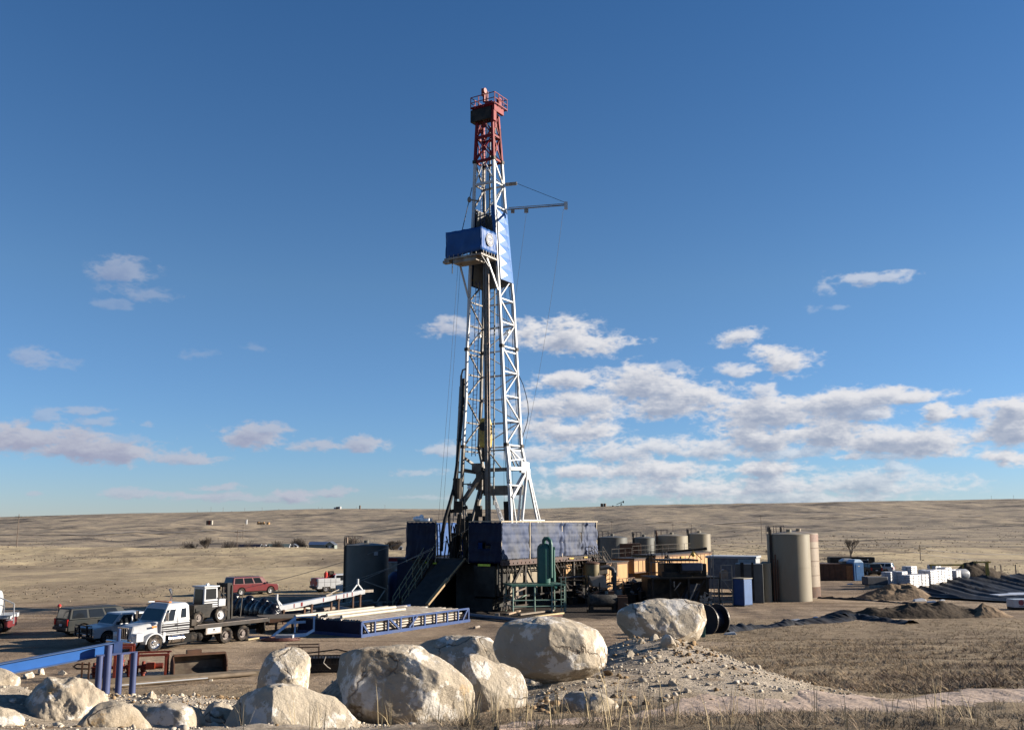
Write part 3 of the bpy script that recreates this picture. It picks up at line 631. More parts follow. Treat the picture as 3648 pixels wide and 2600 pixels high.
# ---- rig floor, windwall of tarps
fm = MB(); fm.bb(-10.1, 0, 0, 12.2, 4.0, 4.3); fm.bb(-10.1, -6.9, 12.2, 17.8, 4.0, 4.3); fm.bb(-3.3, .15, 12.2, 17.8, 3.9, 4.2)  # far left strip added along with the wall lengthened for shade
fm.build('rig_floor', M_dark, rig)
em = MB(); em.bb(.0, .14, -.1, 17.8, 3.78, 4.22)
for k in range(26): em.box((.17, .4+k*.68, 3.95), (.06,.1,.12))
em.build('floor_beam', mat('rusty_beam', (.06,.028,.02), .6, 0, .35, 2, (.04,.03,.028), .6), rig)
def cloth_wall(name, p, q, z0, z1, m, n=60, mm=12, fold=.12, seed=1, seams=(), holes=()):
    p, q = Vector((p[0],p[1],0)), Vector((q[0],q[1],0)); d = (q-p); L_ = d.length; nn = d.cross(V(0,0,1)).normalized(); vs = []; fs = []
    I, J = np.meshgrid(np.arange(n+1), np.arange(mm+1), indexing='ij'); X = I/n*L_; Zt = J/mm
    w = fbm(X*.9+seed+Zt*1.4, Zt*2.2-X*.3, 4, seed)*fold*1.1+fbm(X*2.6+seed-Zt*1.5, Zt*1.6+X*.4, 3, seed+5)*fold*.8*(np.exp(-((X-L_*.86)/3.0)**2)*1.8+.25)
    w += -np.abs(np.sin(X*.28+seed))*fold*.5
    for s in seams: w += -.16*np.exp(-((X-s)/.16)**2)+.07*np.sin(Zt*16+s)*np.exp(-((X-s)/.4)**2)
    for zz in (.2,.42,.66,.88): w += -.05*np.exp(-((Zt-zz)/.025)**2)
    for i in range(n+1):
        for j in range(mm+1):
            s = p+d*(i/n)+nn*(w[i,j]+.1); sag = .06*abs(math.sin(i*.7+seed))*(1 if j in (0, mm) else 0)
            vs.append((s.x, s.y, z0+(z1-z0)*j/mm+(sag if j == 0 else -sag)))
    for i in range(n):
        for j in range(mm):
            if any(h0 <= i/n*L_ <= h1 and hz0 <= (j+.5)/mm <= hz1 for (h0,h1,hz0,hz1) in holes): continue
            k = i*(mm+1)+j; fs.append((k, k+mm+1, k+mm+2, k+1))
    mb = MB(); mb.add(vs, fs); o = mb.build(name, m, rig, smooth=50, fix=False); so = o.modifiers.new('s', 'SOLIDIFY'); so.thickness = .03; so.offset = -1
    return o
cloth_wall('windwall_tarp', (.05,0), (.05,17.7), 4.25, 7.42, M_tarpg, 200, 26, .15, 4, (4.7,10.2,11.0), ((14.0,14.3,.35,.68),(15.2,15.45,.4,.62)))
w1 = cloth_wall('windwall_tarp', (-3.3,-.05), (.1,-.05), 3.95, 7.45, M_tarpn, 34, 14, .06, 9, (), ((.95,1.75,.36,.5),(1.75,2.2,.36,.43)))
cloth_wall('windwall_tarp', (-10.1,-.05), (-6.9,-.05), 4.1, 7.45, M_tarpn, 30, 12, .06, 12)
cloth_wall('windwall_tarp', (-10.2,17.5), (-10.2,0), 4.1, 7.4, M_tarpb, 80, 10, .10, 15)  # left wall lengthened so its shade covers the grey tank
bw = MB(); bw.slab([(-10,8.5,4.3),(-6.4,8.5,4.3),(-6.4,8.5,7.2),(-10,8.5,7.2)], .06); bw.slab([(-9.4,2.6,4.4),(-9.4,7.5,4.4),(-9.4,7.5,7.3),(-9.4,2.6,7.3)], .05)
bw.build('windwall_tarp', M_tarpb, rig)
wp = MB()
for a in (-10.1,-6.9,-3.3,.0): wp.bar((a,0,3.9), (a,0,7.5), .1)
for b in (4.7,10.6,17.7): wp.bar((.02,b,4), (.02,b,7.5), .1)
wp.bar((.0,0,7.5), (.0,18.0,7.5), .11).bar((-10.1,0,7.5), (-6.9,0,7.5), .09).bar((-3.3,0,7.5), (0,0,7.5), .09)
wp.build('windwall_frame', mat('cream_rail', (.30,.25,.18), .5), rig)
sn = MB(); sn.box((-8.3,.4,7.65), (1.0,.5,.25)).sph((-9.2,.4,7.75), .35, 10, 6, (1.6,1,.7)).sph((-8.9,.5,7.9), .22, 10, 6)
sn.build('wrapped_lights', mat('white_plastic', (.75,.76,.78), .5), rig)
hv = MB(); hv.bb(-2.3,-1.05,-.12,-.06,3.72,3.9).bb(-7.1,-6.7,-.12,-.06,3.78,3.92).bb(-8.0,-7.6,-.12,-.06,3.8,3.95); hv.build('hi_vis_sign', M_hiviz, rig)
hv = MB(); hv.bb(.2,.26,11.6,12.5,3.98,4.12).bb(.2,.26,14.6,15.3,4.0,4.14); hv.build('yellow_marker', M_yel, rig)
# floor machinery glimpsed in the V-door gap and above the wall
fmh = MB()
for (a,b,z,w,h) in ((-5.9,1.5,5.4,.7,2.2),(-6.5,2.2,5.2,.6,1.8),(-4.6,2.0,5.5,.9,2.4),(-3.9,1.6,5.0,.5,1.4),(-5.2,3.0,5.9,1.0,3.2),(-4.2,4.0,6.2,.5,3.6)): fmh.box((a,b,z), (w,w*.9,h))
fmh.bar((-4.3,2.6,7.0), (-4.1,2.4,9.4), .25).box((-4.0,2.5,8.4), (.5,.4,1.0)).box((-4.9,2.4,7.9), (.35,.3,.7)).sph((-5.1,2.4,7.7), .3, 10, 8).bar((-2.0,4.3,7.2), (-2.05,4.2,9.3), .5)
for k in range(14):
    a = -6.6+k*.24; fmh.cyl((a,.9+.2*(k % 3),4.3), (a+.5*math.sin(k*2.3),1.2,5.8+1.6*abs(math.sin(k*1.7))), .06, n=6)
fmh.build('floor_machinery', M_blk, rig)
# ---- substructure
sb = MB()
sb.bb(-2.9, -.75, .15, 2.6, 1.15, 3.75); sb.bb(-3.1, -.9, .0, 3.0, 0, 1.0); sb.bb(-9.9, -7.4, .6, 17.5, .0, 3.9); sb.bb(-5.2, -3.2, .8, 11, 0, 3.9)  # left box run lengthened to keep low sun off the grey tank
sb.bb(-7.2,-5.4,5.0,11,0,3.9)
sb.build('base_box', mat('dull_grey_green_panel', (.036,.034,.030), .6, 0, .35, 1, (.010,.009,.008), .6), rig)
s2 = MB()
for b in (.1, .75, 1.5): s2.bar((-.35,b,1.2), (-.35,b,3.95), .09)
for k in range(9): s2.bar((-.35,.1,1.3+k*.3), (-.35,.75,1.3+k*.3), .045)
for b in (4.2, 8.8, 13.2, 17.5): s2.bar((-.2,b,0), (-.2,b,3.95), .24)
s2.bar((-.2,.9,1.0), (-.2,4.0,3.9), .2).bar((-.2,8.9,.6), (-.2,6.0,3.8), .14).bar((-.2,13,.4), (-.2,9.4,3.8), .12).bar((-.2,0,1.05), (-.2,17.6,1.05), .16).bar((-.2,0,.2), (-.2,17.6,.2), .3)
for k in range(26):
    b = 1.2+k*.62; s2.bar((-.15,b,3.8), (-.15,b+.35,3.1+.3*math.sin(k*2.7)), .06)
    if k % 3 == 0: s2.cyl((-.3,b,3.3), (-.3,b+1.6,3.25), .07, n=6)
s2.build('substructure_brace', M_dark, rig)
s3 = MB(); s3.bb(-1.0,-.9,2.9,7.6,.9,3.7); s3.bb(-1.5,-1.4,4.0,8.4,0,3.8)
s3.build('canvas_skirt', mat('tan_canvas', (.20,.17,.125), .8, 0, .2, 1, (.2,.16,.12), .4), rig)
s4 = MB()
for (b, z, h) in ((.2,.2,1.3),(.55,.1,.9),(.9,.2,1.6),(1.4,.1,1.0),(1.9,.3,.9)): s4.cyl((.2,b,z), (.2,b,z+h), .07, n=8).box((.25,b,z+h*.6), (.2,.22,.22))
s4.bar((.2,.2,1.25), (.2,3.6,1.75), .12).bar((.3,.3,.8), (.3,2.6,1.1), .12)
s4.build('choke_manifold', M_pipe, rig)
# dark hoses, cylinders and gear under the right wall
s5 = MB()
for k in range(34):
    b = 5.0+k*.37; a = -.6-1.5*((k*7) % 5)/5; h = .5+1.9*abs(math.sin(k*1.31)); s5.box((a, b, h/2), (.5+.4*(k % 2), .36, h), rz=.2*k)
s5.build('pump_gear', M_blk, rig)
# ---- V-door ramp and stairs
rp = MB(); rp.hexa([(-6.3,0,4.05),(-3.7,0,4.05),(-3.7,-5.5,.5),(-6.3,-5.5,.5)][::1], [(-6.3,0,4.25),(-3.7,0,4.25),(-3.7,-5.5,.7),(-6.3,-5.5,.7)])
rp.hexa([(-6.2,-.1,3.9),(-5.9,-.1,3.9),(-5.9,-4.6,.9),(-6.2,-4.6,.9)], [(-6.2,-.1,4.1),(-5.9,-.1,4.1),(-5.9,-4.6,1.1),(-6.2,-4.6,1.1)])
rp.build('vdoor_ramp', M_dark, rig)
re = MB(); re.bar((-3.62,-5.55,.8), (-3.62,-2.6,2.75), .34, .16); re.bar((-3.62,-2.6,2.75), (-3.62,-.1,4.35), .1); re.build('ramp_edge', mat('tan_timber', (.24,.165,.085), .7, 0, .2, 3), rig)
st = MB()
for a in (-7.1, -8.0): st.bar((a,0,4.2), (a,-4.4,.1), .1, .24)
for k in range(17): t = (k+.5)/17; st.box((-7.55, -4.4*t, 4.2-4.1*t), (.9,.24,.04))
st.build('stair', M_dark, rig)
sr_ = MB()
for a in (-7.05, -8.05):
    for h in (1.05, .55): sr_.bar((a,0,4.3+h), (a,-4.5,.1+h), .055)
    for k in range(6): t = k/5; sr_.bar((a,-4.45*t,4.25-4.15*t), (a,-4.45*t,5.3-4.15*t), .05)
sr_.bar((-7.05,0,5.35), (-7.05,.9,5.35), .06).bar((-7.05,.9,4.3), (-7.05,.9,5.35), .06).bar((-7.05,.5,4.3), (-7.05,.5,5.35), .06)
sr_.build('stair_handrail', mat('yellowed_rail', (.20,.18,.11), .5), rig)
# back stairs at the far right end
bs = MB()
for a in (.35, 1.25):
    bs.bar((a,16.6,4.1), (a,20.4,1.3), .09, .24)
    for h in (1.0, .55): bs.bar((a,16.6,4.1+h), (a,20.4,1.3+h), .05)
    for k in range(5): t = k/4; bs.bar((a,16.6+3.8*t,4.1-2.8*t), (a,16.6+3.8*t,5.1-2.8*t), .05)
for k in range(12): t = (k+.5)/12; bs.box((.8, 16.6+3.8*t, 4.1-2.8*t), (.9,.24,.04))
for h in (1.0, .55, 0): bs.bar((.35,15.4,4.15+h), (.35,16.6,4.15+h), .05)
bs.bar((.35,15.4,4.1), (.35,15.4,5.15), .05)
bs.build('stair', M_dark, rig)
# ---- casing-stabbing boom on the right side and its stay
bm_ = top('tong_boom', RW(*(leg('r', 37.1)+V(.1,.1,0))), 'thin grey boom sticking out from the mast to the right on a cable stay', 'boom', 0)
b_ = MB(); b_.bar((.1,0,0), (5.6,-1.2,.05), .10).bar((.2,0,.18), (5.5,-1.17,.2), .06).box((.6,-.1,-.2), (.35,.3,.3)).box((1.9,-.4,-.25), (.4,.25,.35)); b_.build('beam', M_dwhite, bm_)
b_ = MB().box((5.65,-1.2,0), (.32,.3,.7)); b_.build('end_sheave', M_white, bm_)
b_ = MB().cyl((5.6,-1.2,.3), (1.0,-.2,2.55), .022, n=5); b_.build('stay_cable', M_cable, bm_)
b_ = MB().bar((-.1,0,2.5), (1.0,-.2,2.55), .16, .3); b_.build('stay_bracket', M_dwhite, bm_)
def cable(name, pts, r, m, label, cat='cable', group=None, parent=None, sag=0, n=24):
    P = []
    for (p, q) in zip(pts, pts[1:]):
        p, q = Vector(p), Vector(q)
        for k in range(n): t = k/n; w = p.lerp(q, t); w.z -= sag*4*t*(1-t); P.append(w)
    P.append(Vector(pts[-1])); o = Vector(P[0]); mb = MB(); mb.tube([p-o for p in P], r, 4); ob = mb.build(name, m, None); ob.location = o
    if parent is None: tag(ob, label, cat, group)
    else: ob.parent = parent
    return ob
bx = bm_.location
cable('hanging_line', [(bx.x+5.4, bx.y-1.25, bx.z-.4), tuple(PT(1866, 1600, 86))], .012, M_cable, 'long thin line hanging from the boom tip down towards the mast foot', sag=1.6)
cable('hanging_line', [(bx.x+1.9, bx.y-.5, bx.z-.5), tuple(Vector(RW(*(leg('r', 28.2)+V(.2,0,0)))))], .012, M_cable, 'short thin line dropping beside the blue tarp on the right of the mast', sag=.1)
# left hand lines: from the mast arm, down past the racking board
a0 = Vector(RW(*(leg('L', 39.2)+V(-.2,-.1,0)))); a1 = Vector(PT(1672, 712, a0.y)); a2 = Vector(PT(1646, 822, a0.y-1.5))
cable('hanging_line', [a0, a1, a2], .035, M_cable, 'dark line with a small block running from the left mast leg to the racking board')
b_ = MB().sph(tuple(a1-Vector((0,0,0))), .25, 8, 6, (.8,.8,1.2)).cyl(a1, a1+Vector((1.0,-.2,-.2)), .08); o = b_.build('pulley_block', M_dwhite, None); tag(o, 'small pale pulley block on the line left of the upper mast', 'pulley')
for (u0, v0, u1, v1, dy, lb) in ((1632,940,1562,1850,-1,'left one of two thin tugger lines dropping from the racking board'), (1641,940,1576,1850,.4,'right one of two thin tugger lines dropping from the racking board')):
    cable('tugger_line', [PT(u0, v0, 88), PT(u1, v1, 87+dy)], .012, M_cable, lb, 'cable', 'tugger lines left of the mast', sag=.5)
cable('hanging_rope', [PT(1612, 915, 87), PT(1611, 975, 87)], .04, M_cable, 'short dark rope dangling below the left corner of the racking board', 'rope')
# guy wires towards the left
for (p, q, lb) in ((RW(-3.3,0,6.9), G(1075, 2150, .2), 'lower one of the pale guy wires running from the rig floor down left'), (RW(-6.9,0,6.7), G(800, 2110, .3), 'upper pale guy wire running from the blue windwall down left past the grey tank')):
    z = Vector(q) if len(q) == 3 else Vector((q[0], q[1], .3)); cable('guy_wire', [p, z], .02, M_rope, lb, 'guy wire', 'guy wires left of the rig', sag=.4)
cable('guy_wire', [PT(1540, 1957, 84), PT(1195, 2085, 96)], .022, M_rope, 'middle pale guy wire crossing in front of the grey tank', 'guy wire', 'guy wires left of the rig', sag=.2)
# ---- rotary hose and standpipe on the left
hs_ = MB(); P = [Vector(PT(u, v, y)) for (u, v, y) in ((1652,1350,89.5),(1650,1420,88.9),(1643,1500,88.4),(1636,1580,88),(1628,1660,87.5),(1617,1740,87),(1603,1790,86.5),(1585,1850,86),(1576,1900,86),(1572,1960,87))]
o0 = P[0].copy(); hs_.tube([p-o0 for p in P], .16, 8)
o = hs_.build('rotary_hose', M_hose, None, smooth=60); o.location = o0; tag(o, 'thick black rotary hose hanging down the left side of the mast', 'hose')
o = MB(); Q = [(leg('L', z)+V(-.45,-.2,0)) for z in (8, 12, 16, 20, 21)]; o.tube(Q, .11, 8)
o.tube([leg('L', z)+V(-.75+.03*z*.2,-.1,0) for z in (7.5, 12, 16, 20)], .07, 7)
for z in (9, 12, 15, 18): o.box(leg('L', z)+V(-.4,-.15,0), (.5,.2,.14))
o.tube([leg('L',21)+V(-.45,-.2,0), leg('L',21.5)+V(-.3,-.2,0), leg('L',21.6)+V(0,-.1,0)], .08, 6); o.build('standpipe', M_pipe, rig)
P2 = [Vector(PT(u, v, 86.8)) for (u, v) in ((1614,1750),(1608,1765),(1602,1790),(1600,1830),(1601,1870),(1604,1930))]
o = MB().tube([p-P2[0] for p in P2], .12, 8).build('kelly_hose', M_hose, None, smooth=60); o.location = P2[0]; tag(o, 'second black hose curving down beside the stairs at the mast foot', 'hose')
# small tongs and counterweights hanging on the left
tg = MB(); base = Vector(PT(1630, 1740, 87))
tg.cyl((0,0,.9), (0,0,-.9), .42, .30, 12).box((.1,0,-1.6), (.7,.5,1.0)).cyl((0,0,.9), (.1,0,2.4), .05).bar((-.6,0,-2.0), (.9,0,-1.6), .3).bar((.2,0,-2.2), (.0,0,-4.0), .34).box((.3,.2,-3.2), (.7,.6,1.2))
o = tg.build('power_tong', M_blk, None, bevel=.03); o.location = base; tag(o, 'greasy black power tong hanging left of the mast foot', 'tong')
# ---- travelling block
tb = top('travelling_block', RW(-4.1, 3.75, 15.2), 'yellow travelling block hanging in the mast with hook below', 'travelling block', RIGZ)
b_ = MB(); prof = [(-.42,-1.0),(-.50,-.2),(-.50,.8),(-.30,1.7),(.30,1.7),(.50,.8),(.50,-.2),(.42,-1.0)]
b_.prism(prof, -.42, .42); b_.build('block_body', M_yel, tb, bevel=.08)
b_ = MB(); b_.cyl((0,-.46,.9), (0,.46,.9), .42, n=20).cyl((0,-.47,.9), (0,.47,.9), .12); b_.build('sheave', M_dark, tb)
b_ = MB(); b_.bar((0,0,-1.0), (0,0,-2.3), .5).tube([(.0,0,-2.2),(.42,0,-2.6),(.38,0,-3.1),(0,0,-3.35),(-.38,0,-3.1),(-.36,0,-2.8)], .13, 8).bar((0,0,-3.3), (0,0,-5.2), .34); b_.build('hook', M_blk, tb)
b_ = MB().bar((.25,-.43,-.4), (.25,-.43,.5), .12); b_.build('grease_stain', M_dark, tb)
# ---- stands of drill pipe racked in the mast
for i, (a, b, da, db) in enumerate(((-3.05,2.35,-.25,-.25),(-2.83,2.5,-.25,-.25),(-2.6,2.3,-.25,-.2),(-3.2,2.75,-.2,-.25),(-2.75,2.1,-.25,-.1))):
    L_ = 28.6; o = MB(); o.cyl((0,0,0), (da,db,L_), .085, n=8)
    for z in (0.3, 9.6, 19.0, 28.2): o.cyl((da*z/L_,db*z/L_,z-.22), (da*z/L_,db*z/L_,z+.22), .12, n=8)
    ob = o.build('drill_pipe_stand', M_pipe, None, smooth=50); ob.location = RW(a, b, 4.3); ob.rotation_euler = (0,0,RIGZ)
    tag(ob, ['second dark drill pipe stand from the left in the mast','middle dark drill pipe stand in the racked row','rightmost dark drill pipe stand racked in the mast','leftmost dark drill pipe stand racked in the mast','fourth drill pipe stand from the left, nearest the camera'][i], 'drill pipe', 'drill pipe stands racked in the mast')
# blue shed left below the floor and red-white beam
bl = top('blue_shed', RW(-11.2, 2.0, 0), 'dark blue steel shed standing beside the rig left of the stairs', 'shed', RIGZ)
b_ = MB().bb(-1.6,1.6,0,5.5,.15,4.0); b_.build('wall', M_tarpn, bl, bevel=.03)
b_ = MB().bb(-1.65,1.65,-.05,5.55,4.0,4.08); b_.build('roof', M_dark, bl)
b_ = MB().bb(.2,1.1,-.03,-.005,.3,2.4); b_.build('door', mat('deep_blue_door', (.02,.035,.10), .5), bl)
# ================================================================ boulders, rubble, grass, path
def ico(sub):
    bm = bmesh.new(); bmesh.ops.create_icosphere(bm, subdivisions=sub, radius=1); bm.verts.ensure_lookup_table()
    v = np.array([p.co[:] for p in bm.verts]); f = np.array([[q.index for q in p.verts] for p in bm.faces]); bm.free(); return v, f
ICO = {k: ico(k) for k in (1, 2, 4, 5, 6)}
def mesh_np(name, co, faces, m=None, smooth=False, colors=None):
    me = bpy.data.meshes.new(name); me.vertices.add(len(co)); me.vertices.foreach_set('co', co.astype(np.float32).ravel()); n = faces.shape[1]
    me.loops.add(faces.size); me.loops.foreach_set('vertex_index', faces.astype(np.int32).ravel()); me.polygons.add(len(faces))
    me.polygons.foreach_set('loop_start', (np.arange(len(faces))*n).astype(np.int32)); me.update(calc_edges=True)
    if smooth: me.shade_smooth()
    if colors is not None:
        ca = me.color_attributes.new('tint', 'FLOAT_COLOR', 'POINT'); ca.data.foreach_set('color', colors.astype(np.float32).ravel())
    if m: me.materials.append(m)
    o = bpy.data.objects.new(name, me); COL.objects.link(o); return o
def n3(p, s, sc): return (fbm(p[:,0]*sc+p[:,2]*sc*.61, p[:,1]*sc-p[:,2]*sc*.73, 4, s)+fbm(p[:,2]*sc+5, p[:,0]*sc*.8+p[:,1]*sc*.5, 4, s+7))*.6
def rock_mat():
    m = bpy.data.materials.new('boulder_stone'); m.use_nodes = True; nt = m.node_tree; N = nt.nodes.new; L = nt.links.new; b = nt.nodes['Principled BSDF']; b.inputs['Roughness'].default_value = .93; b.inputs['Specular IOR Level'].default_value = .2
    tc = N('ShaderNodeTexCoord'); oi = N('ShaderNodeObjectInfo'); ad = N('ShaderNodeVectorMath'); ad.operation = 'ADD'; L(tc.outputs['Object'], ad.inputs[0]); L(oi.outputs['Location'], ad.inputs[1])
    def nz(sc, det=8, r=.6, loc=0, di=0):
        mp = N('ShaderNodeMapping'); mp.inputs['Location'].default_value = (loc, loc*.7, loc*1.3); L(ad.outputs[0], mp.inputs[0]); n = N('ShaderNodeTexNoise'); n.inputs['Scale'].default_value = sc; n.inputs['Detail'].default_value = det; n.inputs['Roughness'].default_value = r; n.inputs['Distortion'].default_value = di; L(mp.outputs[0], n.inputs['Vector']); return n.outputs[0]
    def mr(x, a, c): n = N('ShaderNodeMapRange'); L(x, n.inputs[0]); n.inputs[1].default_value = a; n.inputs[2].default_value = c; return n.outputs[0]
    def mix(f, a, c):
        n = N('ShaderNodeMix'); n.data_type = 'RGBA'; L(f, n.inputs[0])
        for s, q in ((n.inputs[6], a), (n.inputs[7], c)):
            if isinstance(q, tuple): s.default_value = (*q, 1)
            else: L(q, s)
        return n.outputs[2]
    c = mix(mr(nz(1.1), .35, .65), (.285,.238,.180), (.375,.325,.255))
    c = mix(mr(nz(2.3, 9, .7, 3, .15), .52, .57), c, (.54,.505,.455))          # freshly chipped pale patches
    c = mix(mr(nz(.9, 8, .62, 9), .55, .66), c, (.27,.215,.150))
    c = mix(mr(nz(6, 6, .7, 14), .66, .71), c, (.16,.12,.085))
    c = mix(mr(nz(1.6, 7, .6, 21), .66, .72), c, (.34,.215,.09))
    vo = N('ShaderNodeTexVoronoi'); vo.feature = 'DISTANCE_TO_EDGE'; vo.inputs['Scale'].default_value = 1.15; wv = N('ShaderNodeVectorMath'); wv.operation = 'SCALE'; wv.inputs['Scale'].default_value = .55; nv = N('ShaderNodeTexNoise'); nv.inputs['Scale'].default_value = 2.2; nv.inputs['Detail'].default_value = 5; L(ad.outputs[0], nv.inputs['Vector']); L(nv.outputs[1], wv.inputs[0]); w2 = N('ShaderNodeVectorMath'); w2.operation = 'ADD'; L(ad.outputs[0], w2.inputs[0]); L(wv.outputs[0], w2.inputs[1]); L(w2.outputs[0], vo.inputs['Vector'])
    ck = N('ShaderNodeMath'); ck.operation = 'MULTIPLY'; L(mr(vo.outputs['Distance'], .022, .0), ck.inputs[0]); L(mr(nz(1.3, 3, .5, 30), .50, .58), ck.inputs[1]); c = mix(ck.outputs[0], c, (.12,.09,.065))
    L(c, b.inputs['Base Color'])
    bp = N('ShaderNodeBump'); bp.inputs['Distance'].default_value = .05; bp.inputs['Strength'].default_value = .85; hs_ = N('ShaderNodeMath'); hs_.operation = 'MULTIPLY_ADD'; L(ck.outputs[0], hs_.inputs[0]); hs_.inputs[1].default_value = -.5; L(nz(7, 10, .72, 2), hs_.inputs[2]); L(hs_.outputs[0], bp.inputs['Height'])
    b2 = N('ShaderNodeBump'); b2.inputs['Distance'].default_value = .06; b2.inputs['Strength'].default_value = .7; L(nz(2.3, 9, .7, 3, .15), b2.inputs['Height']); L(bp.outputs[0], b2.inputs['Normal']); L(b2.outputs[0], b.inputs['Normal'])
    return m
M_rock = rock_mat()
def boulder(pts, y, label, seed, depth=None, sub=6, facets=17, planes=(), name='boulder', group=None, rough=1.0):
    """irregular stone: radius by direction, cut by random planes, roughened; pts is its outline seen from the hill (photo units)"""
    u = np.array([p[0] for p in pts])*1.6007; v = np.array([p[1] for p in pts])*1.6007
    W = np.array([PT(a, b, y) for a, b in zip(u, v)]); xs, zs = W[:,0], W[:,2]; cx, cz = (xs.max()+xs.min())/2, (zs.max()+zs.min())/2
    th = np.arctan2(zs-cz, xs-cx); rr = np.hypot(xs-cx, zs-cz); o = np.argsort(th); th, rr = th[o], rr[o]
    T = np.concatenate([th-2*np.pi, th, th+2*np.pi]); R = np.tile(rr, 3)
    n, f = ICO[sub]; t = np.arctan2(n[:,2], n[:,0]); xx = np.cos(t); zz = np.sin(t)
    r = np.interp(t, T, R); r = .5*r+.25*np.interp(t-.12, T, R)+.25*np.interp(t+.12, T, R)
    rho = np.hypot(n[:,0], n[:,2]); D = depth or .48*(rr.mean()*2); rh = rho**.82
    p = np.stack([r*xx*rh, np.sign(n[:,1])*np.abs(n[:,1])**.9*D, r*zz*rh], -1); S = rr.mean()
    g = np.random.default_rng(seed)
    P = [(np.array(q[:3])/np.linalg.norm(q[:3]), q[3]) for q in planes]
    for k in range(facets):
        m = g.normal(size=3); m[1] = -abs(m[1])*1.1-.15 if k % 3 else m[1]; m /= np.linalg.norm(m); P.append((m, g.uniform(.58,.90)))
    for m, off in P:
        d = p@m; lim = off*np.quantile(d, .995); e = d-lim
        q = np.where(e > 0, e*.96, 0)*(np.abs(m[1])*.45+.55); p = p-q[:,None]*m[None,:]
    fx = ((xs.max()-xs.min())/2)/np.abs(p[:,0]).max(); fz = ((zs.max()-zs.min())/2)/np.abs(p[:,2]).max(); p = p-np.array([(p[:,0].max()+p[:,0].min())/2, 0, (p[:,2].max()+p[:,2].min())/2]); p = p*np.array([(xs.max()-xs.min())/np.ptp(p[:,0]), 1, (zs.max()-zs.min())/np.ptp(p[:,2])])
    nn = p/np.maximum(np.linalg.norm(p, axis=1, keepdims=True), 1e-6)
    ridg = .5-np.abs(n3(p/S, seed*3+1, 2.1))
    dsp = n3(p/S, seed, 1.4)*.045+(ridg)*.035-.014+n3(p/S, seed+11, 4.5)*.028*rough+n3(p/S, seed+23, 12)*.013*rough+n3(p/S, seed+31, 32)*.006*rough
    p = p+nn*(dsp*S)[:,None]
    tz = terr(p[:,0]+cx, p[:,1]+y)-cz; lowz = p[:,2].min(); gap = float(lowz-tz[np.argmin(p[:,2])])
    if gap > -.08: ng = p[:,2] < 0; p[ng,2] *= (lowz-gap-.15)/lowz
    ob = mesh_np(name, p, f, M_rock, True); ob.location = (cx, y, cz); tag(ob, label, 'boulder' if name == 'boulder' else 'rock', group); return ob
GB = 'pale boulders lined up on the bank in the foreground'
boulder([(745,1485),(752,1468),(790,1458),(830,1442),(862,1436),(905,1440),(950,1470),(1000,1500),(1040,1528),(1060,1562),(1042,1600),(1020,1635),(930,1645),(820,1625),(775,1590),(748,1540)], 12.6, 'biggest broad boulder in the middle with a chipped white face', 3, planes=((.35,-.8,.35,.62),(-.75,-.6,.1,.66),(-.1,-.6,-.8,.7)), group=GB)
boulder([(1097,1470),(1103,1440),(1125,1402),(1150,1385),(1180,1376),(1240,1372),(1290,1388),(1322,1420),(1340,1452),(1357,1492),(1348,1525),(1300,1532),(1240,1530),(1190,1518),(1140,1498)], 17, 'tall rounded boulder right of centre perched above the smaller two-humped one', 5, planes=((.6,-.75,.2,.70),(-.7,-.7,.1,.75),(.2,-.5,-.85,.62)), group=GB)
boulder([(1375,1398),(1385,1365),(1430,1345),(1490,1333),(1540,1343),(1562,1370),(1580,1405),(1576,1435),(1548,1455),(1520,1450),(1480,1440),(1420,1432),(1385,1425)], 22.4, 'smooth egg-like boulder on top of the gravel mound, furthest right', 8, planes=((.55,-.7,.45,.74),(-.3,-.9,.25,.82),(.1,-.55,-.8,.7)), group=GB)
boulder([(1026,1500),(1040,1468),(1058,1456),(1080,1458),(1098,1482),(1130,1480),(1160,1502),(1175,1540),(1172,1575),(1158,1615),(1120,1620),(1080,1600),(1050,1560)], 14.6, 'two-humped narrow boulder wedged between the two biggest ones', 12, planes=((.7,-.7,.1,.7),), group=GB)
boulder([(905,1478),(930,1445),(975,1425),(1020,1413),(1070,1414),(1105,1428),(1125,1455),(1110,1490),(1040,1500),(960,1495)], 20, 'low flat-topped white boulder lying behind the biggest one', 15, group=GB)
boulder([(560,1560),(578,1520),(587,1490),(600,1465),(625,1455),(655,1443),(672,1450),(682,1475),(684,1505),(672,1540),(640,1560),(600,1575)], 18, 'upright pointed boulder left of centre in front of the wire cage', 18, planes=((-.6,-.7,.3,.6),(.5,-.6,-.6,.62)), group=GB)
boulder([(478,1640),(500,1600),(545,1568),(585,1540),(640,1524),(685,1530),(705,1545),(740,1558),(770,1595),(800,1640),(780,1700),(640,1720),(520,1700)], 11.4, 'large boulder cut by the bottom edge left of the biggest one', 21, planes=((.5,-.8,.3,.66),(-.7,-.6,-.1,.62)), group=GB)
boulder([(20,1570),(35,1540),(70,1518),(120,1510),(175,1518),(205,1540),(222,1575),(222,1610),(195,1640),(185,1690),(90,1700),(20,1680),(5,1620)], 12.4, 'big lumpy boulder with rust stains at the lower left', 25, planes=((.8,-.5,.1,.62),(-.4,-.8,.4,.66),(.2,-.9,-.3,.7),(.1,-.3,.95,.8)), rough=2.6, facets=22, group=GB)
boulder([(-70,1530),(-40,1495),(-5,1487),(25,1500),(36,1525),(28,1552),(-10,1570),(-60,1570)], 13.6, 'rounded pale boulder cut by the left edge under the blue beam', 28, sub=5, group=GB)
boulder([(-40,1614),(-15,1580),(24,1574),(50,1604),(46,1640),(20,1680),(-40,1680)], 10.6, 'small ochre stone in the bottom left corner', 31, sub=5, group=GB)
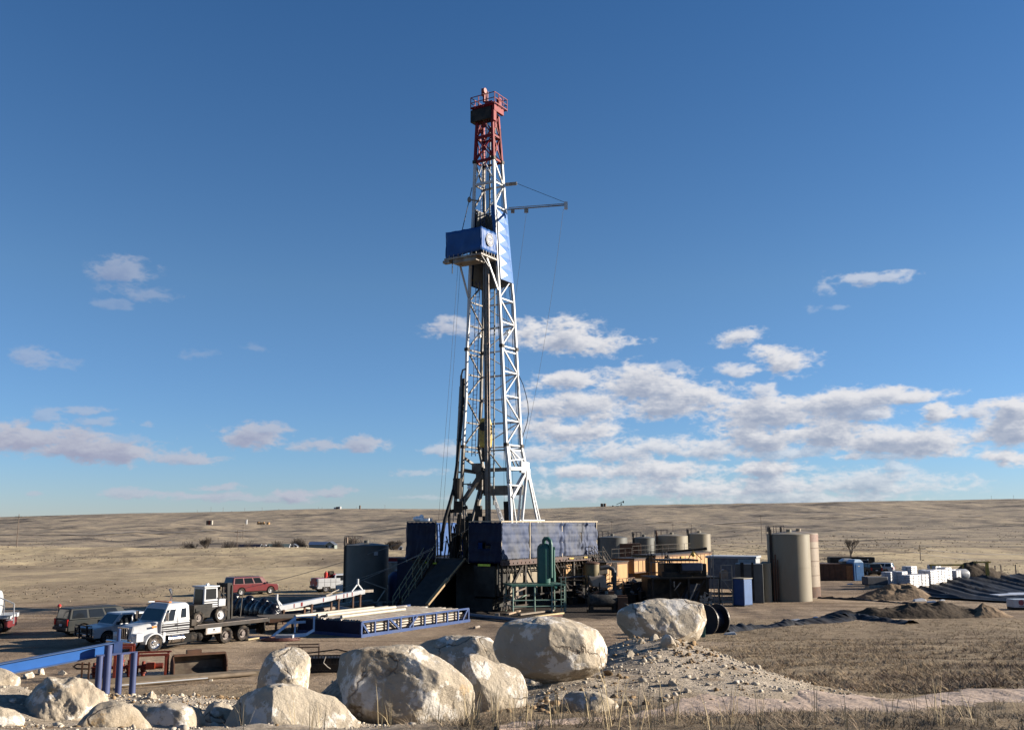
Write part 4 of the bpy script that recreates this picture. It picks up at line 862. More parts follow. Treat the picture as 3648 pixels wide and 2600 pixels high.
boulder([(165,1606),(195,1578),(240,1562),(275,1570),(308,1600),(330,1640),(320,1680),(200,1690)], 10.9, 'low pale slab of rock at the bottom between the lumpy boulder and the wedge-cut one', 34, sub=5, group=GB)
boulder([(262,1606),(275,1576),(310,1566),(352,1564),(400,1566),(432,1584),(446,1614),(430,1660),(330,1670),(280,1640)], 12.2, 'buff boulder at the bottom edge with a dark shadow across its front', 37, sub=5, group=GB)
boulder([(430,1608),(446,1576),(470,1562),(500,1568),(524,1594),(505,1625),(470,1645),(440,1640)], 13.0, 'small angular brown-grey rock left of the large bottom boulder', 40, sub=5, group=GB)
boulder([(1240,1590),(1262,1560),(1300,1537),(1335,1540),(1362,1562),(1380,1585),(1375,1605),(1320,1612),(1262,1608)], 14.4, 'half-buried flat boulder in brown soil right of the two-humped one', 43, sub=5, group=GB)
# loose stones one can tell apart
g_ = 'loose stones on the gravel around the boulders'
stones = [(335,1553,26,'lone grey pyramid-shaped stone on the bare gravel left of the upright boulder'),(1322,1455,20,'stone beside the right edge of the tall rounded boulder'),(1400,1462,24,'angular grey stone on the left flank of the gravel mound'),(1485,1440,36,'pale slab of stone standing on the crest of the gravel mound'),(1505,1432,16,'thin upright tan stone just under the egg-like boulder'),
 (1455,1424,22,'brown clod-like stone on top of the gravel mound'),(1425,1432,18,'small brown stone at the left of the mound top'),(1500,1525,24,'flat stone half way down the gravel mound'),(1480,1560,14,'small stone low on the gravel mound'),(1605,1500,14,'lone pebble near the right foot of the gravel mound'),(1640,1520,13,'outermost pebble right of the gravel mound'),(1575,1505,12,'pebble on the lower right of the mound'),
 (1530,1540,16,'stone at the foot of the mound by the path'),(140,1395+105,18,'stone on top of the lumpy boulder bank'),(60,1508,26,'reddish stone behind the lumpy boulder'),(92,1500,20,'round stone on the bank left of the blue posts'),(28,1560,16,'stone wedged beside the rounded boulder at the left edge'),(1160,1600,10,'pebble at the foot of the two-humped boulder'),(1210,1545,12,'stone in brown soil under the tall rounded boulder'),(1190,1530,10,'small stone left under the tall rounded boulder'),(255,1535,9,'clod on the bank right of the blue posts'),(470,1515,9,'clod on the bank below the loader bucket'),(545,1500,10,'clod beside the upright boulder')]
for i, (dx, dy, s, lb) in enumerate(stones):
    x, y, z = GT(dx*1.6007, dy*1.6007, 8, 60); r = s*1.6007*.5*y/FPX; n, f = ICO[4]; g = np.random.default_rng(100+i); p = n.copy()
    for k in range(9):
        m = g.normal(size=3); m /= np.linalg.norm(m); d = p@m; lim = g.uniform(.45,.8); p = p-np.where(d > lim, (d-lim), 0)[:,None]*m
    p = p*np.array([1.25, 1.0, .95 if i != 3 else 1.5])*(1+n3(n, 200+i, 3)*.12)[:,None]*r; o = mesh_np('rock', p, f, M_rock, True); o.location = (x, y, z+r*.25); o.rotation_euler = (g.uniform(-.3,.3), g.uniform(-.3,.3), g.uniform(0,6)); tag(o, lb, 'rock', g_)
# ---- rubble
def vc_mat(name, rough=.95, transl=0):
    m = bpy.data.materials.new(name); m.use_nodes = True; nt = m.node_tree; b = nt.nodes['Principled BSDF']; b.inputs['Roughness'].default_value = rough; b.inputs['Specular IOR Level'].default_value = .15
    a = nt.nodes.new('ShaderNodeVertexColor'); a.layer_name = 'tint'; nt.links.new(a.outputs[0], b.inputs['Base Color']); return m
def rubble(name, x, y, r, tint, m):
    n, f = ICO[1]; K = len(x); z = terr(x, y); g = RNG
    sc = 1+g.uniform(-.35,.35,(K,1,3)); jit = 1+g.uniform(-.28,.28,(K,len(n),1)); a = g.uniform(0,6.28,K); c, s = np.cos(a), np.sin(a)
    P = n[None]*jit*sc*np.array([1.15,1.15,.8]); X = P[...,0]*c[:,None]-P[...,1]*s[:,None]; Y = P[...,0]*s[:,None]+P[...,1]*c[:,None]
    co = np.stack([X*r[:,None]+x[:,None], Y*r[:,None]+y[:,None], P[...,2]*r[:,None]+z[:,None]+r[:,None]*.25], -1).reshape(-1, 3)
    F = (f[None]+(np.arange(K)*len(n))[:,None,None]).reshape(-1, 3); cols = np.repeat(np.concatenate([tint, np.ones((K,1))], 1), len(n), 0)
    o = mesh_np(name, co, F, m, False, cols); o['kind'] = 'stuff'; return o
M_rub = vc_mat('rubble_stone')
def scatter(n, x0, x1, y0, y1, wedge=False):
    y = RNG.uniform(y0, y1, n) if not wedge else np.exp(RNG.uniform(math.log(y0), math.log(y1), n)); x = RNG.uniform(x0, x1, n)*(y if wedge else 1); return x, y
x, y = scatter(90000, -12, 9, 9, 29); pd, gr = zones(x, y); k = RNG.uniform(0, 1, len(x)) < gr*.34; x, y = x[k], y[k]
r = np.exp(RNG.normal(math.log(.0105), .62, len(x))).clip(.006,.075)*np.clip(y/16,.6,1.4); b = RNG.uniform(.55,1.1,(len(x),1)); T_ = np.array([.40,.35,.28])*b
br = (fbm(x/.9, y/.9, 3, 71) > .16)[:,None]; T_ = np.where(br, np.array([.20,.135,.075])*b, T_); rubble('rubble', x, y, r, T_, M_rub)
# brown clods: rim of the bank on the left, soil under the boulders
x, y = scatter(30000, -14, 5, 12, 34); c1 = np.exp(-((y-(24.5+fbm(x/2, x*0, 3, 4)*1.2))/1.6)**2)*(x < -2); c2 = np.exp(-((x-.7)/1.1)**2-((y-15.0)/1.1)**2)*1.2+np.exp(-((x-2.6)/.5)**2-((y-20.4)/.8)**2)+np.exp(-((x-3.2)/.6)**2-((y-19)/.9)**2); k = RNG.uniform(0,1,len(x)) < np.clip(c1*.5+c2*.6, 0, 1); x, y = x[k], y[k]
r = np.exp(RNG.normal(math.log(.02), .55, len(x))).clip(.008,.08); b = RNG.uniform(.5,1.15,(len(x),1)); rubble('clods', x, y, r, np.array([.24,.165,.095])*b, M_rub)
# ---- dry grass
def grass(name, x, y, h, w, lean, tint, nb):
    K = len(x); z = terr(x, y); x = np.repeat(x, nb); y = np.repeat(y, nb); z = np.repeat(z, nb); h = np.repeat(h, nb)*RNG.uniform(.45,1.2,K*nb); sp = np.repeat(lean, nb)
    a = RNG.uniform(0,6.283,K*nb); rr = RNG.uniform(0,1,K*nb)*sp*.6; x = x+np.cos(a)*rr; y = y+np.sin(a)*rr; dx, dy = np.cos(a)*sp*RNG.uniform(.4,1.6,K*nb), np.sin(a)*sp*RNG.uniform(.4,1.6,K*nb)
    w = np.repeat(w, nb)*.5; px, py = np.sin(a+RNG.uniform(-.9,.9,K*nb)), -np.cos(a)
    def pt(t, k, s): return np.stack([x+dx*k+px*w*s, y+dy*k+py*w*s, z+h*t-.01], -1)
    co = np.stack([pt(0,0,-1), pt(0,0,1), pt(.55,.35,1), pt(.55,.35,-1), pt(1,1,0)], 1).reshape(-1, 3); i = np.arange(K*nb)[:,None]*5
    F = np.concatenate([i+np.array([[0,1,2]]), i+np.array([[0,2,3]]), i+np.array([[3,2,4]])]); tint = np.repeat(tint, nb, 0)*RNG.uniform(.7,1.25,(K*nb,1)); cols = np.repeat(np.concatenate([tint, np.ones((K*nb,1))], 1), 5, 0)
    o = mesh_np(name, co, F, M_gr, False, cols); o['kind'] = 'stuff'; return o
M_gr = vc_mat('dry_grass', .8)
def gmask(x, y, thr=0):
    pd, gr = zones(x, y); q = (x/np.maximum(y,1)); sides = np.clip(1-pd-gr*1.3, 0, 1)
    path = np.clip(1-PATHW(x, y), 0, 1); return sides*path
PU = [(1780,2590),(2050,2572),(2320,2545),(2600,2516),(2850,2512),(3100,2500),(3400,2485),(3648,2468),(3900,2455)]
_pp = [GT(u, v, 7, 60) for u, v in PU]; _px = np.array([p[0] for p in _pp]); _py = np.array([p[1] for p in _pp]); _pw = np.array([.25,.55,.8,1.0,.95,.95,1.0,1.2,1.3])*1.5
def PATHW(x, y): c = np.interp(x, _px, _py); h = np.interp(x, _px, _pw)*(1+fbm(x*1.1, y*0, 3, 8)*.5)+fbm(x*3, y*3, 3, 12)*.35; return np.clip((h-np.abs(y-c))/.3, 0, 1)*(x > _px[0])
tuf = lambda n: np.array([.225,.175,.115])*RNG.uniform(.65,1.25,(n,1))*np.where(RNG.uniform(0,1,(n,1)) < .3, np.array([[.78,.72,.75]]), 1)
x, y = scatter(15000, -.62, .62, 6.5, 22, True); k = RNG.uniform(0,1,len(x)) < gmask(x, y)*np.clip(.6+1.5*fbm(x/.9, y/.9, 4, 44), .05, 1); x, y = x[k], y[k]
grass('dry_grass', x, y, RNG.uniform(.025,.085,len(x))*(1+.8*(RNG.uniform(0,1,len(x)) > .9)), np.full(len(x),.005), RNG.uniform(.06,.18,len(x)), tuf(len(x))*np.where((fbm(x/.8, y/.8, 3, 53) > .1)[:,None], .62, 1.12), 9)
x, y = scatter(90000, -.62, .62, 19, 86, True); k = RNG.uniform(0,1,len(x)) < gmask(x, y)*np.clip(.68+1.5*fbm(x/2.6, y/2.6, 4, 46)+1.0*fbm(x/.7, y/.7, 3, 47), .06, 1); x, y = x[k], y[k]
_c = tuf(len(x))*np.where((fbm(x/1.4, y/1.4, 3, 52) > .12)[:,None], np.array([[.62,.58,.60]]), np.array([[1.18,1.14,1.08]])); grass('dry_grass_far', x, y, RNG.uniform(.04,.13,len(x))*(1+.9*(RNG.uniform(0,1,len(x)) > .93)), np.full(len(x),.012), RNG.uniform(.09,.26,len(x)), _c, 6)
# sage and weed clumps speckling the prairie
x, y = scatter(34000, -.64, .64, 95, 900, True); y = np.abs(y); pd, gr = zones(x, y); k = (RNG.uniform(0,1,len(x)) < np.clip(.22+1.7*fbm(x/35, y/22, 4, 49), 0, 1)*(1-pd)*.7)&~inpoly(x, y, PIT); x, y = x[k], y[k]
grass('sagebrush', x, y, RNG.uniform(.08,.30,len(x))*np.clip(y/260,.6,1.7), RNG.uniform(.06,.15,len(x))*np.clip(y/200,.7,2.2), RNG.uniform(.15,.5,len(x))*np.clip(y/260,.8,2), np.array([.165,.132,.098])*RNG.uniform(.6,1.6,(len(x),1)), 5)
# taller straw stalks near the camera
x, y = scatter(1500, -.5, .62, 7.6, 15, True); hot = np.exp(-((x+.8)/2.0)**2)*np.exp(-((y-9.6)/1.6)**2)+.9*np.exp(-((x-2.8)/.9)**2)*np.exp(-((y-13.5)/1.2)**2)+.12*(x > .5); k = RNG.uniform(0,1,len(x)) < np.clip(hot, 0, 1)*.38*np.maximum(gmask(x, y), .25*(x < -.5)*(x > -4)); x, y = x[k], y[k]
grass('straw_stalks', x, y, RNG.uniform(.22,.52,len(x)), np.full(len(x),.005), RNG.uniform(.05,.16,len(x)), np.array([.34,.27,.16])*RNG.uniform(.8,1.15,(len(x),1)), 5)
# ---- footpath worn through the grass
def build_path():
    xs = np.linspace(_px[0], _px[-1], 300); vs = []; n = 9
    for x in xs:
        c = np.interp(x, _px, _py); h = float(np.interp(x, _px, _pw))*(1+float(fbm(np.array([x*1.1]), np.array([0.]), 3, 8)[0])*.5)
        e0 = float(fbm(np.array([x*2.3]), np.array([4.]), 3, 9)[0])*.4; e1 = float(fbm(np.array([x*2.3]), np.array([14.]), 3, 19)[0])*.4
        for j in range(n): y = c-h+e0+(2*h+e1-e0)*j/(n-1); vs.append((x, y))
    A = np.array(vs); z = terr(A[:,0], A[:,1])+.018+fbm(A[:,0]*5, A[:,1]*5, 3, 2)*.012; edge = np.tile(np.array([-.03]+[0]*(n-2)+[-.03]), len(xs)); co = np.stack([A[:,0], A[:,1], z+edge], -1)
    i = np.arange(len(xs)-1)[:,None]*n+np.arange(n-1)[None,:]; F = np.stack([i, i+n, i+n+1, i+1], -1).reshape(-1, 4)
    o = mesh_np('path', co, F, mat('path_dust', (.36,.275,.22), .95, 0, .25, 2.2, (.26,.19,.14), .6, bump=.03, bscale=12), True); o['kind'] = 'structure'
build_path()
# ================================================================ vehicles
M_tyre = mat('tyre_rubber', (.014,.013,.013), .85, 0, .3, 6, (.10,.08,.06), .45)
M_rim = mat('steel_rim', (.35,.35,.36), .35, .6, .3, 6, (.12,.09,.07), .4)
M_rimd = mat('dusty_rim', (.12,.10,.09), .6, .2, .3, 6)
M_glass = mat('dark_window_glass', (.010,.012,.015), .06, 0, .1)
M_glassb = mat('windscreen_glass', (.03,.065,.08), .06, 0, .1)
M_chrome = mat('chrome', (.6,.6,.62), .15, 1.0, .1)
M_wpaint = mat('white_paint', (.36,.37,.385), .3, 0, .08, 2, (.28,.25,.21), .35, coat=.15, edge=(.5,.72))
M_gpaint = mat('grey_green_paint', (.013,.016,.017), .5, 0, .15, 2, (.035,.030,.025), .5, coat=.15)
M_mpaint = mat('maroon_paint', (.105,.012,.016), .3, 0, .15, 2, (.06,.03,.025), .4, coat=.15)
M_bstripe = mat('black_stripe', (.012,.012,.016), .4)
M_lampr = mat('tail_lamp', (.35,.012,.010), .25)
M_lampw = mat('head_lamp', (.5,.5,.5), .1)
M_amber = mat('amber_lamp', (.6,.16,.02), .3)
M_under = mat('underbody', (.010,.010,.010), .8)
def wheel(parent, x, y, r, w, rim, side, n=26, lugs=8):
    s = 1 if side > 0 else -1
    t = MB(); prof = [(r*.62,-w/2),(r*.93,-w/2),(r,-w*.36),(r,w*.36),(r*.93,w/2),(r*.62,w/2)]
    t.lathe(prof, (0,0,0), 'y', n, caps=False); o = t.build('wheel', M_tyre, parent, smooth=30); o.location = (x, y, r)
    q = MB(); h = s*w/2
    q.lathe([(r*.64,h*1.01),(r*.60,h*.9),(r*.52,h*.55),(r*.30,h*.5),(r*.26,h*.95),(r*.001,h*.95)][::s], (0,0,0), 'y', n, caps=False)
    for k in range(lugs): a = 2*math.pi*k/lugs; q.cyl((r*.42*math.cos(a), h*.5, r*.42*math.sin(a)), (r*.42*math.cos(a), h*.62, r*.42*math.sin(a)), r*.05, n=5)
    q.lathe([(r*.64,-h*.9),(.001,-h*.6)], (0,0,0), 'y', n, caps=False)
    q.build('rim', rim, o, smooth=35); return o
def windows(parent, q, spans, m=None, off=.006, v0=.14, v1=.86, name='window'):
    for (u0, u1) in spans:
        s = MB(); s.slab(sub_quad(q, u0, u1, v0, v1, off), .012); s.build(name, m or M_glass, parent)
def wagon(name, label, cat, x, y, head, paint, L=5.2, W=1.95, Hh=1.9, hood=1.25, kind='suv', rim=None, extras=()):
    """x forward, y left, z up; kind suv (boxed tail) or pickup (bed)"""
    r = .41; t = top(name, (x, y, T1(x, y)), label, cat, head); hl = L/2; hw = W/2; belt = 1.15; cl = .40; hood = min(hood, 1.2)
    fr, rr_ = hl-.92, -hl+1.05
    def arch(cx, r_): return [(cx+r_*math.cos(a), cl+.02+r_*math.sin(a)) for a in np.linspace(math.pi, 0, 9)]
    low = [(-hl,cl+.12),(-hl+.03,cl)]+arch(rr_, .47)+arch(fr, .47)+[(hl-.04,cl),(hl,cl+.15),(hl-.01,.96),(hl-.12,1.08),(hl-hood,belt+.03)]
    low += ([(-hl+.02,belt),(-hl,.9)] if kind == 'suv' else [(-hl+.02,belt-.02),(-hl,.9)])
    b = MB(); b.prism([(a,c) for a,c in low], -hw, hw); b.build('body', paint, t, bevel=.05)
    u = MB(); u.bb(-hl+.2, hl-.25, -hw+.06, hw-.06, .28, .62); u.build('underbody', M_under, t)
    tail = -hl+.06 if kind == 'suv' else -hl+1.95; zt = Hh
    B0 = [(tail,-hw+.05,belt),(hl-hood,-hw+.05,belt),(hl-hood,hw-.05,belt),(tail,hw-.05,belt)]
    T0 = [(tail+.16,-hw+.17,zt),(hl-hood-.62,-hw+.17,zt),(hl-hood-.62,hw-.17,zt),(tail+.16,hw-.17,zt)]
    c = MB(); c.hexa(B0, T0); c.build('cabin', paint, t, bevel=.06)
    sp = [(.05,.30),(.34,.60),(.64,.86)] if kind == 'suv' else [(.08,.48),(.54,.88)]
    windows(t, [B0[0], B0[1], T0[1], T0[0]], sp); windows(t, [B0[2], B0[3], T0[3], T0[2]], [(1-b_,1-a_) for a_, b_ in sp])
    windows(t, [B0[1], B0[2], T0[2], T0[1]], [(.07,.93)], M_glassb, name='windscreen'); windows(t, [B0[3], B0[0], T0[0], T0[3]], [(.1,.9)], name='rear_window')
    if kind == 'suv':
        k = MB().bar((tail+.4,-hw+.4,zt+.06), (hl-hood-.9,-hw+.4,zt+.06), .04).bar((tail+.4,hw-.4,zt+.06), (hl-hood-.9,hw-.4,zt+.06), .04); k.build('roof_rail', M_bstripe, t)
    else:
        k = MB().bb(-hl+.12, tail-.05, -hw+.14, hw-.14, belt-.03, belt+.012); k.build('bed_liner', M_under, t)
    for s in (-1, 1):
        for cx in (fr, rr_): wheel(t, cx, s*(hw-.13), r, .26, rim or M_rim, s)
        MB().box((-hl+.0,s*(hw-.14),1.0), (.06,.2,.42)).build('tail_lamp', M_lampr, t)
        MB().box((hl-.03,s*(hw-.26),.92), (.08,.42,.2)).build('headlight', M_lampw, t)
        MB().box((hl-hood-.25,s*(hw+.12),belt+.14), (.10,.22,.2)).build('mirror', M_bstripe, t, bevel=.02)
        for dx in (.05, 1.0): MB().box((hl-hood-.9-dx,s*(hw+.005),belt-.12), (.16,.02,.03)).build('door_handle', M_bstripe, t)
    MB().box((hl+.02,0,.56), (.16,W-.12,.2)).build('bumper', M_chrome if paint is M_wpaint else M_dark, t, bevel=.03)
    MB().box((-hl-.04,0,.56), (.16,W-.1,.22)).build('bumper', M_dark, t, bevel=.03)
    MB().box((hl-.0,0,.90), (.06,W-.9,.26)).build('grille', M_bstripe, t)
    MB().box((-hl-.02,0,.8), (.03,.34,.15)).build('licence_plate', M_wpaint, t)
    t.scale = (1,1,.95); return t
# dark green-grey estate, tail towards the camera-left
x, y = (-27.9, 68.6); wagon('parked_suv', 'dusty dark grey SUV parked leftmost, behind the white pickup', 'SUV', x, y, math.radians(50), M_gpaint, L=5.5, Hh=1.92)
p = wagon('parked_pickup', 'white crew-cab pickup with black grille guard parked beside the flatbed truck', 'pickup', -24.5, 64.6, math.radians(180+52), M_wpaint, L=5.7, Hh=1.88, kind='pickup', rim=M_rimd)
g = MB()
for s in (-1, 1): g.bar((3.0,s*.45,.4), (3.05,s*.45,1.2), .09).bar((3.0,s*.95,.5), (3.02,s*.95,1.1), .08)
for h in (.5, .75, 1.0, 1.2): g.bar((3.02,-.95,h), (3.02,.95,h), .06)
g.build('grille_guard', M_bstripe, p); MB().box((-.3,.975,.80), (.9,.02,.32)).build('door_sign', M_dwhite, p)
wagon('parked_suv', 'maroon SUV parked alone at the edge of the dry field', 'SUV', -27.3, 105.0, math.radians(46), M_mpaint, L=5.4, W=2.0, Hh=1.95)
# white service truck with red gear on top
p = wagon('service_truck', 'white utility pickup with toolboxes and red gear parked beside the grey tank', 'service truck', -18.9, 110.0, math.radians(34), M_wpaint, L=6.0, Hh=1.95, kind='pickup')
MB().bb(-2.95,-.35,-1.0,-.62,.62,1.55).build('tool_box', M_wpaint, p, bevel=.03); MB().bb(-2.95,-.35,.62,1.0,.62,1.55).build('tool_box', M_wpaint, p, bevel=.03)
k = MB()
for a in (-2.9,-2.2,-1.5,-.9): k.bb(a+.02,a+.05,-1.006,-1.0,.7,1.5)
k.bb(-2.9,-.4,-1.008,-1.0,1.12,1.14); k.build('box_seam', M_dark, p)
MB().bb(-3.02,-2.9,-.62,.62,.62,1.5).build('tailgate', mat('faded_red_paint', (.30,.03,.02), .5, 0, .3), p); MB().bb(-2.9,-.4,-.6,.6,1.45,1.56).build('red_deck', mat('bright_red_paint', (.36,.018,.015), .4), p)
k = MB().cyl((-1.7,-.2,1.56), (-1.7,-.2,2.15), .2, n=12).cyl((-.7,.2,1.75), (-.7,-.3,1.75), .26, n=14).box((-1.1,.1,1.75), (.4,.5,.35)).cyl((-1.7,-.2,2.15), (-1.7,-.2,2.3), .08); k.build('fuel_drum', mat('bright_red_paint', (.36,.018,.015), .4), p)
MB().cyl((-1.3,0,2.05), (-.75,0,2.05), .27, n=16).build('hose_reel', M_tyre, p, smooth=40)
# ---- white flatbed truck
def flatbed():
    fx, fy = G(547, 2322); rx, ry = G(833, 2286); d = Vector((fx-rx, fy-ry, 0)); head = math.atan2(d.y, d.x)
    # origin at the front axle centre line, pushed half a track away from the camera
    nx, ny = -math.sin(head), math.cos(head)
    t = top('flatbed_truck', (fx-nx*1.05, fy-ny*1.05, 0), 'white flatbed truck with black side stripes and crew cab, carrying a forklift', 'truck', head)
    # y local positive = left of travel; the camera sees the left side
    b = MB(); hood = [(1.35,.62),(1.42,.95),(1.36,1.42),(1.15,1.62),(-.35,1.80),(-.35,.95)]
    b.hexa([(-.4,-1.0,.75),(1.34,-.62,.8),(1.34,.62,.8),(-.4,1.0,.75)], [(-.4,-.92,1.82),(1.14,-.55,1.58),(1.14,.55,1.58),(-.4,.92,1.82)]); b.build('hood', M_wpaint, t, bevel=.10)
    for s in (-1, 1):
        f = MB(); A = [(.66*math.cos(a), .50+.66*math.sin(a)) for a in np.linspace(math.pi*1.0, .02, 12)]; I = [(.56*math.cos(a), .50+.56*math.sin(a)) for a in np.linspace(.02, math.pi*1.0, 12)]
        f.prism(A+I, s*.62, s*1.14); f.box((1.0,s*.86,.95), (.5,.5,.5)); f.box((-.62,s*.95,.85), (.2,.36,.6)); f.build('fender', M_wpaint, t, bevel=.04)
        MB().box((1.27,s*.83,1.05), (.08,.34,.17)).build('headlight', M_lampw, t, bevel=.03); MB().box((.0,s*1.0,1.52), (.3,.03,.11)).build('turn_lamp', M_amber, t)
    b = MB(); b.box((1.55,0,.62), (.22,2.35,.34)); b.build('bumper', M_chrome, t, bevel=.05)
    k = MB()
    for j in range(5): k.box((1.37-.0*j,-.36+j*.18,1.18), (.05,.05,.66))
    k.box((1.36,0,1.52), (.06,.95,.07)).box((1.36,0,.84), (.06,.95,.07)); k.build('grille', M_chrome, t); MB().box((1.34,0,1.18), (.04,.82,.62)).build('grille_mesh', M_bstripe, t)
    # cab: lower box and tapered upper
    B0 = [(-2.42,-1.1,1.72),(-.38,-1.08,1.72),(-.38,1.08,1.72),(-2.42,1.1,1.72)]; T0 = [(-2.38,-1.0,2.72),(-.85,-.95,2.66),(-.85,.95,2.66),(-2.38,1.0,2.72)]
    b = MB(); b.bb(-2.42,-.38,-1.1,1.1,.92,1.73).hexa(B0, T0).hexa([(-2.38,-1.0,2.7),(-.85,-.95,2.64),(-.85,.95,2.64),(-2.38,1.0,2.7)], [(-2.25,-.85,2.86),(-1.05,-.8,2.84),(-1.05,.8,2.84),(-2.25,.85,2.86)])
    cab = b.build('cab', M_wpaint, t, bevel=.06)
    windows(t, [B0[1], B0[2], T0[2], T0[1]], [(.06,.94)], M_glassb, v0=.1, v1=.84, name='windscreen')
    for q, fl in (([B0[2], B0[3], T0[3], T0[2]], 0), ([B0[0], B0[1], T0[1], T0[0]], 1)):
        for u0, u1 in ((.06,.16),(.19,.42),(.66,.86)): windows(t, q, [(u0,u1) if not fl else (1-u1,1-u0)], v0=.08 if u0 < .5 else .22, v1=.80)
    for s in (-1, 1):
        for z, h in ((1.60,.06),(1.46,.12),(1.31,.06),(1.17,.13),(1.04,.04)): MB().box((-1.42,s*1.106,z), (1.96,.012,h)).build('stripe', M_bstripe, t)
        MB().bb(-1.55,-1.53,s*1.1,s*1.108,1.0,2.6).bb(-.52,-.50,s*1.1,s*1.108,1.0,1.75).build('door_seam', M_bstripe, t); MB().bb(-1.5,-1.34,s*1.105,s*1.13,1.52,1.56).build('door_handle', M_bstripe, t)
        MB().bar((-.55,s*1.12,1.75), (-.55,s*1.42,1.9), .03).bar((-.55,s*1.12,2.4), (-.55,s*1.42,2.3), .03).box((-.55,s*1.42,2.1), (.09,.2,.52)).build('mirror', M_chrome, t, bevel=.02)
        MB().cyl((-.95,s*.86,.66), (-2.05,s*.86,.66), .3, n=18).build('fuel_tank', M_chrome, t, smooth=40)
        k = MB()
        for a in (-1.15,-1.85): k.lathe([(.312,-.03),(.312,.03)], (a,s*.86,.66), 'x', 18)
        k.build('tank_strap', M_dark, t); MB().bb(-2.3,-.9,s*.6,s*1.05,.3,.36).build('step', M_dark, t)
    MB().cyl((-2.55,-.95,.9), (-2.55,-.95,3.35), .07, n=10).cyl((-2.55,-.95,3.35), (-2.43,-.95,3.6), .085, n=10).build('exhaust_stack', M_chrome, t, smooth=40)
    for a in (-1.2,): MB().box((a,0,2.92), (.16,1.5,.08)).build('marker_lamps', M_amber, t)
    MB().cyl((-1.0,-.5,2.9), (-.6,-.5,2.92), .05).build('air_horn', M_chrome, t)
    k = MB().bb(-8.4,-.2,-.45,-.3,.62,.9).bb(-8.4,-.2,.3,.45,.62,.9).box((-2.6,.75,.62), (1.2,.5,.5)); k.build('chassis', M_under, t)
    k = MB().bb(-8.5,-2.6,-1.25,1.25,1.22,1.36); k.build('flatbed', mat('dark_deck', (.035,.030,.026), .7, 0, .4, 3, (.10,.08,.06), .5), t)
    k = MB().bb(-8.5,-2.6,1.25,1.31,1.14,1.36).bb(-8.5,-2.6,-1.31,-1.25,1.14,1.36).bb(-8.56,-8.5,-1.3,1.3,1.05,1.4); k.build('deck_edge', M_dark, t)
    k = MB().bb(-8.4,-2.8,1.27,1.315,1.365,1.40); k.build('rub_rail', M_rimd, t)
    MB().bb(-2.9,-2.55,-1.1,1.1,1.36,1.75).build('headboard', M_dark, t)
    MB().bb(-4.7,-3.5,1.2,1.27,.72,1.18).build('sign_board', M_dwhite, t); MB().bb(-4.6,-3.6,1.272,1.28,.78,1.12).build('notice', M_wpaint, t)
    k = MB().box((-4.1,1.285,1.0), (.14,.006,.10)).box((-4.1,1.285,.88), (.4,.006,.02)); k.build('notice_mark', M_dark, t)
    k = MB().sph((-2.85,.8,.62), .40, 12, 8, (1.1,.7,.8)).sph((-3.25,.9,.6), .28, 12, 8); k.build('chain_sack', M_tyre, t)
    dr = (Vector((rx,ry,0))-Vector((fx,fy,0))).length
    for s in (-1, 1):
        wheel(t, 0, s*.98, .52, .32, M_chrome, s)
        for a in (-dr+.70, -dr-.66): wheel(t, a, s*.92, .52, .48, M_rimd, s)
    for s in (-1, 1): MB().bb(-8.3,-8.2,s*.45,s*1.2,.35,1.15).build('mud_flap', M_tyre, t)
    t.scale = (1,1,.935); return t
ft = flatbed()
